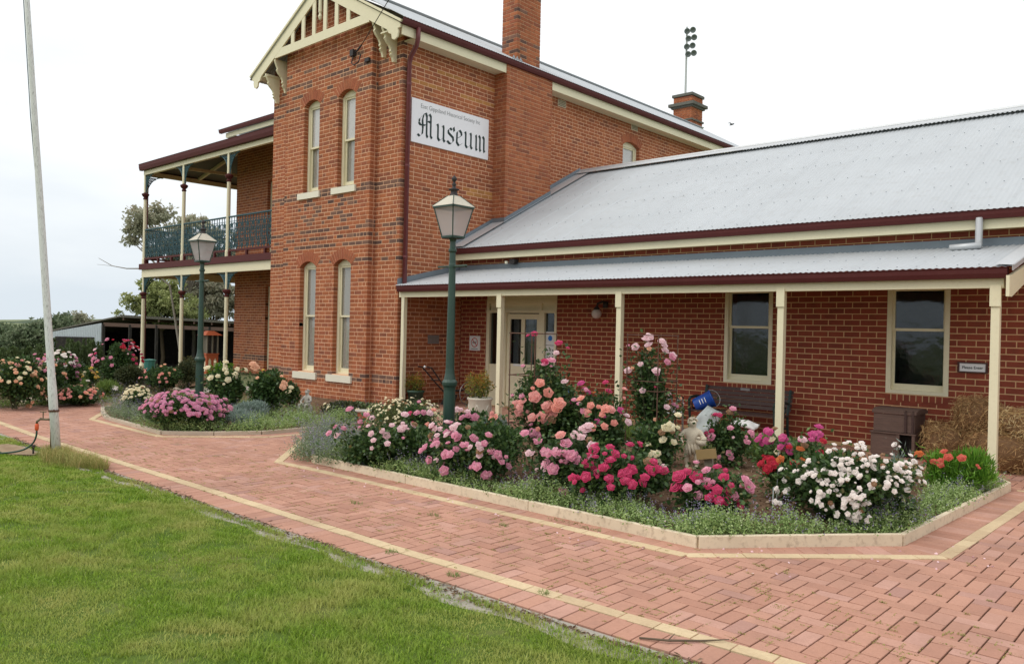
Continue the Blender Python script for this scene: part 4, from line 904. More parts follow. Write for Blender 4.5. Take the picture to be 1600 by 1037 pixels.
def grass(name, n, region, L0, L1, W, mat, lean=.55, tmax=1.0, pr=None, **k):
    P = region(n); n = len(P)
    A = rng.uniform(0, 2 * np.pi, n); ln = rng.uniform(.1, lean, n); D = norm(np.stack([np.cos(A) * ln, np.sin(A) * ln, np.ones(n)], 1)); L = rng.uniform(L0, L1, n)
    if name == 'lawn_grass': L = L * np.clip(1.0 + .35 * np.sin(P[:, 0] * 9 + 3 * np.sin(P[:, 1] * 7)) * np.sin(P[:, 1] * 11 + 2 * np.sin(P[:, 0] * 5)) + .3 * np.sin(P[:, 0] * 2.3 + P[:, 1] * 1.7), .35, 1.8)
    S = np.stack([-np.sin(A), np.cos(A), np.zeros(n)], 1); W_ = (W * rng.uniform(.7, 1.3, n))[:, None]; L_ = L[:, None]
    mid = P + D * L_ * .55; tip = P + norm(D * [1, 1, 1] + np.stack([np.cos(A), np.sin(A), np.zeros(n)], 1) * .45) * L_
    V = np.stack([P - S * W_ / 2, P + S * W_ / 2, mid + S * W_ * .4, mid - S * W_ * .4, tip], 1).reshape(-1, 3); i = np.arange(n)[:, None] * 5
    F = np.concatenate([i + [0, 1, 2], i + [0, 2, 3], i + [3, 2, 4]], 1).reshape(-1, 3); t = np.repeat(np.clip(rng.beta(2, 2.6, n) * tmax, 0, 1), 3)
    return fast_mesh(name, V, F, mat, tints=t, kind='stuff', **k)
def lawn_region(x0, x1, y0, thin=False):
    def f(n):
        x = rng.uniform(x0, x1, n); y = rng.uniform(y0, 3.52, n); e = 3.44 + .015 * np.sin(x * 2.3) + .015 * np.sin(x * 6.1 + 1) + np.where(x > -4, .02 * (x + 4), 0)
        d = 1.65 * 0 + (-x * .6736 + y * .739); lat = x * .7389 + y * .6735
        vis = (lat > -d * .70) & (lat < d * .70) & (d > 3.0) if not thin else np.ones(n, bool)
        bald = (np.sin(x * 5.7 + 2 * np.sin(y * 4.9)) * np.sin(y * 6.3 + 1.7 * np.sin(x * 4.1)) + .35 * np.sin(x * 17) * np.sin(y * 19) > .62) & (rng.random(n) < .75)
        dirt = ((x + 11.35) / .55) ** 2 + ((y - 3.22) / .2) ** 2 < 1
        k = (y < e - .03 * rng.random(n)) & vis & ~bald & ~dirt
        return np.stack([x[k], y[k], np.full(k.sum(), -.012)], 1)
    return f
grass('lawn_grass', 330000, lawn_region(-7.2, 0, .2), .018, .042, .0034, 'grass_blade', .9)
grass('lawn_grass', 170000, lawn_region(-14.5, -7.2, .5), .02, .045, .007, 'grass_blade', .9)
grass('lawn_grass', 60000, lawn_region(-15, 3, -3, True), .02, .04, .009, 'grass_blade', .9)
def clump_region(cs):
    def f(n):
        k = rng.integers(0, len(cs), n); c = np.array(cs)[k]; a = rng.uniform(0, 2 * np.pi, n); r = np.sqrt(rng.random(n))
        return np.stack([c[:, 0] + r * np.cos(a) * c[:, 2], c[:, 1] + r * np.sin(a) * c[:, 3], c[:, 4] * np.ones(n)], 1)
    return f
grass('dry_grass_tuft', 4600, clump_region([(-10.45, 3.42, .35, .17, 0), (-10.1, 3.38, .25, .2, 0), (-9.75, 3.46, .3, .16, 0), (-10.6, 3.48, .3, .14, 0), (-9.4, 3.5, .2, .1, 0), (-9.95, 3.4, .5, .25, 0)]), .04, .20, .004, 'dry_grass', .8)
grass('grass_verge', 9000, clump_region([(x + .2 * math.sin(x * 7), lawn_edge(x) + .012 * math.sin(x * 5.3), .34, .035, -.005) for x in np.linspace(-12.5, -.5, 34)]), .02, .06, .0035, 'grass_blade', .8)
ws_ = []
for k in range(150):
    j = random.choice(BL1[2:-1] + BB1[1:4]); x = random.uniform(-9.5, 0.5); y = random.choice([random.gauss(3.78, .05), random.uniform(3.9, 5.2), random.gauss(5.2, .08), random.gauss(5.48, .03)])
    if x > -1.6: y = random.uniform(3.9, 8)
    ws_.append((x, y, .03 * random.uniform(.3, 1.1), .006, .0))
grass('joint_weeds', 4200, clump_region(ws_), .005, .022, .0028, 'dry_grass', .9)
ws2 = [(random.uniform(-12, .5), random.uniform(3.9, 5.1), .05, .004, .0) for k in range(420)] + [(random.uniform(-12, .5), random.uniform(3.9, 5.1), .004, .05, .0) for k in range(420)]
n = 4200; xx = rng.uniform(-12.5, 0, n); yy = np.array([lawn_edge(q) for q in xx]) + .055 + rng.normal(size=n) * .03 * (1 + .6 * np.sin(xx * 3)); V, F = leaves(np.stack([xx, yy, np.full(n, .004)], 1), np.stack([rng.normal(size=n), rng.normal(size=n), rng.normal(size=n) * .15], 1), rng.uniform(.012, .05, n), rng.uniform(.006, .018, n))
fast_mesh('leaf_litter', V, F, 'mulch_chip', tints=np.repeat(rng.random(n), 2), kind='stuff')
grass('joint_moss', 15000, clump_region(ws2), .003, .011, .005, 'dry_grass', 1.2)
grass('paving_weed', 420, clump_region([(-6.05, 4.55, .07, .04, 0), (-5.2, 4.75, .08, .04, 0), (-4.55, 4.95, .06, .03, 0), (-4.3, 5.42, .2, .05, 0), (-3.98, 5.38, .12, .04, 0), (-4.55, 3.74, .05, .05, 0), (-3.85, 3.70, .05, .04, 0), (-3.2, 3.86, .05, .03, 0)]), .015, .05, .0035, 'leaf_grassy', .9)
# beds of soil and mulch
def bed(name, P, z0=.045, amp=.04):
    step = .12; x0 = min(p[0] for p in P); x1 = max(p[0] for p in P); y0 = min(p[1] for p in P); y1 = max(p[1] for p in P)
    mb = MB(); rim = [(x, y, z0 - .03) for x, y in P]; cx = sum(p[0] for p in P) / len(P); cy = sum(p[1] for p in P) / len(P)
    n = 26; m_ = 90; ring = []
    for k in range(m_):
        t = k / m_ * len(P); i = int(t); f = t - i; a = P[i]; b = P[(i + 1) % len(P)]; ring.append((a[0] + (b[0] - a[0]) * f, a[1] + (b[1] - a[1]) * f))
    vs = []
    for r in range(n + 1):
        q = 1 - r / n * .995
        for (x, y) in ring:
            X_ = cx + (x - cx) * q; Y_ = cy + (y - cy) * q
            vs.append((X_, Y_, z0 - .03 + (.03 + amp * (.5 + .5 * math.sin(X_ * 3.1) * math.cos(Y_ * 2.7)) + random.uniform(-.012, .012)) * min(1, (1 - q) * 6)))
    fs = [(r * m_ + k, r * m_ + (k + 1) % m_, (r + 1) * m_ + (k + 1) % m_, (r + 1) * m_ + k) for r in range(n) for k in range(m_)] + [tuple(n * m_ + k for k in range(m_))[::1]]
    mb.add(vs, fs); return mb.build(name, 'bed_soil', None, smooth=True, kind='structure')
bed('garden_bed', BED1); bed('garden_bed', BED2, .03, .03)
bed('garden_bed', [(-16.95, 4.3), (-16.95, 8.25), (-19.3, 8.9), (-21.5, 11.6), (-30, 11.6), (-33, 8), (-24, 3.0), (-18, 2.6)], .03, .03)
def poly_region(P, z, zj=.0):
    x0 = min(p[0] for p in P); x1 = max(p[0] for p in P); y0 = min(p[1] for p in P); y1 = max(p[1] for p in P)
    def f(n):
        out = []
        while len(out) < n:
            x = random.uniform(x0, x1); y = random.uniform(y0, y1)
            if inpoly(x, y, P): out.append((x, y, z + random.uniform(0, zj)))
        return np.array(out)
    return f
Pm = poly_region(shrink(BED1, .03), .055, .035)(9000); n = len(Pm)
V, F = leaves(Pm, np.stack([rng.normal(size=n), rng.normal(size=n), rng.normal(size=n) * .25], 1), rng.uniform(.015, .06, n), rng.uniform(.008, .025, n))
fast_mesh('bark_mulch', V, F, 'mulch_chip', tints=np.repeat(rng.random(n), 2), kind='stuff')
n = 260; Pf = np.concatenate([poly_region(shrink(BED1, .03), .10, .02)(n), poly_region([(-8.5, 4.9), (-2.5, 4.9), (-1.2, 6.8), (-1.6, 7.2), (-3.2, 5.4), (-8.2, 5.4)], .006, .002)(90)]); n = len(Pf)
V, F = leaves(Pf, np.stack([rng.normal(size=n), rng.normal(size=n), rng.normal(size=n) * .15], 1), rng.uniform(.018, .032, n), rng.uniform(.015, .024, n), .2)
fast_mesh('fallen_petals', V, F, 'petal_pale', tints=np.repeat(rng.random(n) * .4, 2), kind='stuff')
# timber and concrete edgings
def edging(name, label, P, h, th, mat, part, maxlen=2.4, grp=None, z0=-.02):
    root = thing(name, label, 'garden edging', (P[0][0], P[0][1], 0))
    for a, b in zip(P[:-1], P[1:]):
        L = math.hypot(b[0] - a[0], b[1] - a[1]); n = max(1, int(math.ceil(L / maxlen)))
        for k in range(n):
            p = (a[0] + (b[0] - a[0]) * k / n, a[1] + (b[1] - a[1]) * k / n); q = (a[0] + (b[0] - a[0]) * (k + 1) / n, a[1] + (b[1] - a[1]) * (k + 1) / n)
            d = Vector((q[0] - p[0], q[1] - p[1], 0)).normalized(); g = .0025
            hh = h + random.uniform(-.004, .004)
            mb = MB(); mb.bar((p[0] + d.x * g, p[1] + d.y * g, z0 + hh / 2), (q[0] - d.x * g, q[1] - d.y * g, z0 + hh / 2), th, hh)
            o = mb.build(part, mat, root); bv = o.modifiers.new('bevel', 'BEVEL'); bv.width = .006; bv.segments = 2
    return root
edging('timber_edging', 'cream painted timber edging round the long rose bed', [(-9.3, 9.2), (-9.56, 6.72), (-8.2, 5.51), (-3.065, 5.545), (-1.975, 6.835), (-1.86, 10.22), (-2.1, 10.62)], .115, .045, 'cream_edge', 'edging_board')
edging('concrete_kerb', 'low concrete kerb round the bed in front of the tower', [(-15.9, 7.2), (-15.48, 5.84), (-14.7, 5.55), (-13.93, 5.33), (-11.60, 5.21), (-11.1, 5.75), (-10.77, 6.32), (-10.73, 9.4)], .075, .07, 'kerb_concrete', 'kerb_stone', 1.2)
edging('concrete_kerb', 'pale concrete kerb along the far left rose garden', [(-17.2, 2.6), (-16.92, 3.6), (-16.82, 4.6), (-16.85, 8.25), (-19.2, 8.9)], .075, .10, 'kerb_concrete', 'kerb_stone', 1.2)
mb = MB(); mb.box((-19.1, 9.0, -.05), (-18.0, 11.55, .012)); struct(mb.build('path', 'stone_path', None))

# ------------------------------------------------------------------ LAMP POSTS
def lamp_post(x, y, label, rot=0.0):
    root = thing('lamp_post', label, 'lamp post', (x, y, 0), 'green lamp posts standing in the rose beds')
    mb = MB(); mb.lathe((x, y, 0), [(.10, 0), (.10, .10), (.078, .14), (.074, .86), (.078, .90), (.095, .93), (.098, .965), (.088, .985), (.075, 1.0), (.062, 1.07), (.056, 1.14), (.043, 2.40), (.046, 2.42), (.046, 2.45), (.041, 2.47), (.038, 2.60), (.052, 2.62), (.052, 2.645), (.038, 2.66), (.036, 2.74), (.05, 2.78)], 16)
    mb.build('post', 'lamp_green', root, smooth=False)
    mb = MB(); mb.tube([(x - .25, y, 2.43), (x + .25, y, 2.43)], [.013, .016], 8)
    for s_ in (-1, 1): mb.lathe((x + s_ * .25, y, 2.43), [(0, -.02), (.02, 0), (0, .02)], 8)
    mb.build('ladder_bar', 'lamp_green', root)
    lt = MB(); zb, zt, sb, st = 2.80, 3.17, .098, .176
    for a, b in ((-1, -1), (1, -1), (1, 1), (-1, 1)): lt.bar((x + a * sb, y + b * sb, zb), (x + a * st, y + b * st, zt), .014, .014)
    for z, r_, w_ in ((zb, sb, .022), (zt, st, .02)):
        for (a, b), (c, d) in (((-1, -1), (1, -1)), ((1, -1), (1, 1)), ((1, 1), (-1, 1)), ((-1, 1), (-1, -1))): lt.bar((x + a * r_ * 1.03, y + b * r_ * 1.03, z), (x + c * r_ * 1.03, y + d * r_ * 1.03, z), w_, w_)
    lt.box((x - sb, y - sb, zb - .02), (x + sb, y + sb, zb)); ln = lt.build('lantern', 'lamp_green', root)
    g = MB()
    for (a, b), (c, d) in (((-1, -1), (1, -1)), ((1, -1), (1, 1)), ((1, 1), (-1, 1)), ((-1, 1), (-1, -1))):
        g.add([(x + a * sb * .97, y + b * sb * .97, zb + .01), (x + c * sb * .97, y + d * sb * .97, zb + .01), (x + c * st * .97, y + d * st * .97, zt - .01), (x + a * st * .97, y + b * st * .97, zt - .01)], [(0, 1, 2, 3)])
    g.build('lantern_glass', 'lantern_glass', ln)
    g = MB(); st2 = st + .02; tp = .055
    for (a, b), (c, d) in (((-1, -1), (1, -1)), ((1, -1), (1, 1)), ((1, 1), (-1, 1)), ((-1, 1), (-1, -1))):
        g.add([(x + a * st2, y + b * st2, zt + .012), (x + c * st2, y + d * st2, zt + .012), (x + c * tp, y + d * tp, zt + .15), (x + a * tp, y + b * tp, zt + .15)], [(0, 1, 2, 3)])
        g.bar((x + a * st2, y + b * st2, zt + .012), (x + a * tp, y + b * tp, zt + .152), .01, .01, m=1)
    g.build('lantern_roof', ['urn_stone', 'lamp_green'], ln)
    g = MB(); g.lathe((x, y, zt + .14), [(.06, 0), (.055, .02), (.042, .05), (.042, .075), (.07, .088), (.07, .096), (.026, .11), (.02, .14), (.032, .155), (.018, .17), (.016, .195), (.028, .205), (.035, .225), (.028, .245), (.007, .265), (.0, .285)], 12); g.build('finial', 'dark_metal', ln, smooth=True)
    g = MB(); g.tube([(x, y, zb), (x, y, zb + .1)], .012, 6); g.lathe((x, y, zb + .1), [(.012, 0), (.032, .05), (.034, .10), (.018, .14), (0, .15)], 10); g.build('bulb', 'globe_glass', ln, smooth=True)
    return root
lamp_post(-7.40, 6.97, 'near dark green lamp post with glass lantern among the pink roses of the long bed')
lamp_post(-14.5, 7.2, 'far dark green lamp post with glass lantern in the bed before the balcony')

# ------------------------------------------------------------------ FLAGPOLE, TAP, HOSE
fp = thing('flagpole', 'leaning white weathered flagpole at the lawn edge', 'flagpole', (-10.63, 3.49, 0))
mb = MB(); P0 = Vector((-10.63, 3.49, -.05)); P1 = Vector((-11.0, 3.17, 5.52)); P2 = P0 + (P1 - P0) * 1.5
mb.tube([P0 + (P2 - P0) * t for t in (0, .1, .12, .3, .6, 1)], [.052, .050, .043, .040, .031, .022], 12); mb.build('pole', 'white_weathered', fp, smooth=True)
mb = MB(); q = P0 + (P1 - P0) * .105; mb.lathe((q.x, q.y, q.z - .012), [(.062, 0), (.062, .024)], 12); mb.tube([(q.x + .05, q.y - .02, q.z), (q.x + .10, q.y - .03, q.z + .02)], .008, 6); mb.build('strap', 'rusty_wire', fp)
mb = MB(); mb.tube([P0 + Vector((-.05, -.03, .75)), P0 + (P2 - P0) * .5 + Vector((-.045, -.03, 0)), P2 + Vector((-.02, -.02, 0))], .005, 5); mb.build('halyard', 'hose_green', fp)
tp = thing('garden_tap', 'brass garden tap with a red hose fitting beside the flagpole', 'tap', (-10.70, 3.42, 0))
mb = MB(); mb.tube([(-10.66, 3.43, 0), (-10.66, 3.43, .44)], .011, 8); mb.tube([(-10.66, 3.43, .43), (-10.76, 3.35, .43)], .013, 8); mb.tube([(-10.76, 3.35, .44), (-10.80, 3.315, .40), (-10.80, 3.315, .37)], .014, 8); mb.build('tap_body', 'brass_old', tp, smooth=True)
mb = MB(); mb.tube([(-10.745, 3.365, .43), (-10.745, 3.365, .52)], .007, 6); mb.tube([(-10.775, 3.34, .52), (-10.715, 3.39, .52)], .006, 6); mb.build('tap_handle', 'brass_old', tp)
mb = MB(); mb.lathe((-10.80, 3.315, .29), [(.014, 0), (.022, .02), (.022, .07), (.016, .085)], 10); mb.build('hose_fitting', 'plastic_orange', tp, smooth=True)
mb = MB(); hz = [(-10.80, 3.315, .30), (-10.80, 3.31, .22), (-10.83, 3.28, .13), (-10.88, 3.20, .06), (-10.98, 3.08, .025), (-11.12, 2.92, .012), (-11.35, 2.75, .012), (-11.7, 2.7, .012), (-12.1, 2.8, .012), (-12.5, 3.05, .012)]
pts = []
for i in range(len(hz) - 1):
    p0, p1, p2, p3_ = [Vector(hz[max(0, min(len(hz) - 1, i + k))]) for k in (-1, 0, 1, 2)]
    for t in (0, .25, .5, .75): pts.append(.5 * ((2 * p1) + (p2 - p0) * t + (2 * p0 - 5 * p1 + 4 * p2 - p3_) * t * t + (3 * p1 - p0 - 3 * p2 + p3_) * t ** 3))
mb.tube(pts, .011, 8); tag(mb.build('garden_hose', 'hose_green', None, smooth=True), 'dark green hose curving from the tap onto the lawn', 'hose')
mb = MB(); mb.tube([(-10.86, 3.30, 0), (-10.86, 3.30, .07)], .012, 6); mb.lathe((-10.86, 3.30, .07), [(.014, 0), (.026, .02), (.02, .04), (0, .045)], 8); tag(mb.build('sprinkler', 'dark_metal', None), 'small dark sprinkler head in the grass left of the flagpole', 'sprinkler')
mb = MB(); mb.tube([(-2.36, 3.66, .012), (-2.22, 3.72, .02), (-2.10, 3.86, .014), (-2.0, 3.98, .016)], [.006, .007, .006, .003], 6); mb.tube([(-2.22, 3.72, .02), (-2.25, 3.84, .016)], [.004, .002], 5); tag(mb.build('stick', 'bark_brown', None), 'thin bare twig lying across the yellow paver line', 'stick')
mb = MB(); mb.lathe((-17.45, 5.34, 0), [(.34, 0), (.32, .06), (.2, .09), (0, .10)], 9); tag(mb.build('flat_stone', 'kerb_concrete', None), 'flat grey stone in the soil under the peach roses', 'stone')

# ------------------------------------------------------------------ SIGNS
sg = thing('museum_sign', 'large white board with black letter Museum title on the house wall', 'sign', (-12.97, 12.1, 5.5))
SY0, SY1, SZ0, SZ1 = 10.935, 13.255, 5.55, 6.475
MB().box((-12.975, SY0, SZ0), (-12.955, SY1, SZ1)).build('board', 'sign_board', sg)
def nib(mb, strokes, ox, oz, sc, X0=-12.9525, nw=.16, ang=40, thick=.003):
    """pen strokes drawn with a broad nib, as the letters of the sign"""
    nx_, nz_ = math.cos(R(ang)) * nw / 2, math.sin(R(ang)) * nw / 2
    for st in strokes:
        for a, b in zip(st[:-1], st[1:]):
            pts = [(a[0] - nx_, a[1] - nz_), (a[0] + nx_, a[1] + nz_), (b[0] + nx_, b[1] + nz_), (b[0] - nx_, b[1] - nz_)]
            area = sum(pts[i][0] * pts[(i + 1) % 4][1] - pts[(i + 1) % 4][0] * pts[i][1] for i in range(4))
            if abs(area) < 1e-4:
                continue
            if area < 0: pts = pts[::-1]
            off = random.uniform(0, .0006)
            vs = [(X0 + off, ox + p[0] * sc, oz + p[1] * sc) for p in pts]; mb.add(vs, [(0, 1, 2, 3)])
def L_u(): return [[(0, .93), (.1, .98), (.14, .85), (.14, .16), (.26, .02), (.42, .12), (.60, .30)], [(.46, .93), (.56, .98), (.6, .85), (.6, .14), (.7, .02), (.8, .12)]], .84
def L_m(): return [[(0, .88), (.1, .96), (.14, .82), (.14, .12), (.2, .0), (.26, .08)], [(.14, .78), (.38, .98), (.48, .84), (.48, .12), (.54, 0), (.6, .08)], [(.48, .78), (.72, .98), (.84, .84), (.84, .12), (.9, .0), (1.0, .1)]], 1.06
def L_s(): return [[(.5, 1.0), (.36, .86), (.2, .96), (.06, .82), (.08, .64), (.46, .42), (.5, .2), (.34, .04), (.2, .0), (-.02, .14)], [(.5, 1.06), (.56, .82)]], .62
def L_e(): return [[(.1, .44), (.48, .66), (.46, .84), (.3, .98), (.1, .84), (.08, .2), (.26, .02), (.54, .2)]], .62
def L_M(): return [[(.28, .15), (.32, .5), (.28, 1.0), (.38, 1.34)], [(-.08, .10), (.08, 0), (.28, .15)], [(.38, 1.36), (.54, 1.44), (.62, 1.25), (.62, .16), (.70, .02)], [(.62, 1.22), (.82, 1.44), (.94, 1.3), (.94, .16), (1.04, .02), (1.16, .12)], [(.0, .80), (.12, .68), (.52, .72)], [(.04, .84), (.04, 1.02), (.26, 1.22)], [(.62, .9), (.72, 1.0), (.94, .95)]], 1.30
mb = MB(); cx = SY0 + .20
for fn, sc in ((L_M, .36), (L_u, .36), (L_s, .36), (L_e, .36), (L_u, .36), (L_m, .36)):
    st, adv = fn(); nib(mb, st, cx, SZ0 + .15, sc, nw=.17 if fn is L_M else .18); cx += adv * sc + .030
print('museum word end', cx, SY1)
mb.build('title_lettering', 'black_ink', sg)
def text(body, loc, size, rot, mat, parent, sx=1.0, extrude=.0008, name='lettering', align='CENTER', off=0.0):
    c = bpy.data.curves.new(name, 'FONT'); c.body = body; c.size = size; c.align_x = align; c.align_y = 'CENTER'; c.extrude = extrude; c.offset = off
    c.materials.append(M[mat]); o = bpy.data.objects.new(name, c); COL.objects.link(o); o.parent = parent; o.location = Vector(loc) - world_off(parent); o.rotation_euler = rot; o.scale = (sx, 1, 1)
    bpy.context.view_layer.update(); dg = bpy.context.evaluated_depsgraph_get(); me = bpy.data.meshes.new_from_object(o.evaluated_get(dg)); m_ = bpy.data.objects.new(name + '_text', me); COL.objects.link(m_); m_.parent = parent; m_.location = o.location; m_.rotation_euler = rot; m_.scale = (sx, 1, 1); bpy.data.objects.remove(o); bpy.data.curves.remove(c); m_.name = name; return m_
text('East Gippsland Historical Society Inc', (-12.952, (SY0 + SY1) / 2 - .02, SZ1 - .13), .135, (R(90), 0, R(90)), 'grey_ink', sg, .90, name='upper_lettering', off=-.0022)
ns = thing('no_smoking_sign', 'small white no smoking sign on the dark brick beside the door', 'sign', (-12.48, 12.49, 1.3))
MB().box((-12.64, 12.478, 1.17), (-12.32, 12.492, 1.49)).build('board', 'white_paper', ns)
mb = MB(); cx, cz = -12.48, 1.345; r1, r2 = .105, .088; vs = []
for k in range(24): a = k * math.pi / 12; vs += [(cx + r1 * math.cos(a), 12.4765, cz + r1 * math.sin(a)), (cx + r2 * math.cos(a), 12.4765, cz + r2 * math.sin(a))]
mb.add(vs, [(2 * k, (2 * k + 2) % 48, (2 * k + 3) % 48, 2 * k + 1) for k in range(24)]); mb.bar((cx - .066, 12.4755, cz + .066), (cx + .066, 12.4755, cz - .066), .016, .002, up=(0, 1, 0)); mb.build('prohibition_mark', 'red_ink', ns)
mb = MB(); mb.box((cx - .065, 12.4772, cz - .012), (cx + .05, 12.4776, cz + .012)); mb.tube([(cx + .05, 12.477, cz + .01), (cx + .06, 12.477, cz + .03), (cx + .045, 12.477, cz + .05)], .004, 4); mb.box((cx - .10, 12.4772, 1.20), (cx + .10, 12.4776, 1.212)); mb.build('cigarette_mark', 'grey_ink', ns)
pl = MB().box((-12.986, 11.55, 1.30), (-12.972, 11.87, 1.49)).build('wall_plaque', 'plaque_grey', None); tag(pl, 'small grey metal plaque on the side wall left of the near lamp post', 'plaque')
pe = thing('please_enter_sign', 'framed white Please Enter sign between the right window and the last post', 'sign', (-2.74, 12.49, 1.27))
mb = MB()
for a in ((-2.925, 12.47, 1.195, -2.555, 12.492, 1.215), (-2.925, 12.47, 1.325, -2.555, 12.492, 1.345), (-2.925, 12.47, 1.215, -2.90, 12.492, 1.325), (-2.58, 12.47, 1.215, -2.555, 12.492, 1.325)): mb.box(a[:3], a[3:])
mb.build('frame', 'frame_brown', pe); MB().box((-2.90, 12.478, 1.215), (-2.58, 12.49, 1.325)).build('board', 'white_paper', pe)
text('Please Enter', (-2.74, 12.476, 1.268), .052, (R(90), 0, 0), 'black_ink', pe, 1.0, off=.0006)
for k, (z0, z1, lb) in enumerate(((1.35, 1.62, 'white notice with a blue disc taped high on the right side light'), (1.05, 1.34, 'white notice with rows of small marks below the blue disc notice'))):
    nn = thing('paper_notice', lb, 'notice', (-10.37, 12.54, z0)); MB().box((-10.49, 12.541, z0), (-10.26, 12.545, z1)).build('sheet', 'white_paper', nn)
    mb = MB()
    if k == 0: vs = [(-10.375 + .055 * math.cos(a), 12.5395, 1.49 + .055 * math.sin(a)) for a in [i * math.pi / 10 for i in range(20)]]; mb.add(vs, [tuple(range(20))]); mb.build('blue_disc', 'blue_ink', nn)
    else:
        for i in range(3):
            for j in range(3): mb.box((-10.46 + i * .07, 12.5395, 1.09 + j * .07), (-10.425 + i * .07, 12.5405, 1.12 + j * .07))
        mb.build('printed_marks', 'grey_ink', nn)
MB().box((-11.36, 12.525, .885), (-11.08, 12.5295, .925)).build('letter_plate', 'white_paper', dl)
gl = thing('wall_lamp', 'round glass globe lamp on a dark bracket under the veranda', 'lamp', (-9.02, 12.49, 2.0))
mb = MB(); mb.lathe((-8.95, 12.44, 2.10), [(.05, 0), (.05, .12)], 10); mb.tube([(-8.95, 12.46, 2.2), (-8.97, 12.38, 2.22), (-9.04, 12.32, 2.18), (-9.05, 12.30, 2.10)], .022, 8); mb.lathe((-9.05, 12.30, 2.05), [(.05, 0), (.06, .03), (.03, .07)], 12); mb.build('bracket', 'dark_metal', gl, smooth=True)
mb = MB(); mb.lathe((-9.05, 12.30, 1.985), [(.095 * math.sin(t), -.095 * math.cos(t)) for t in [i * math.pi / 12 for i in range(1, 12)]], 20); mb.build('globe', 'globe_glass', gl, smooth=True)
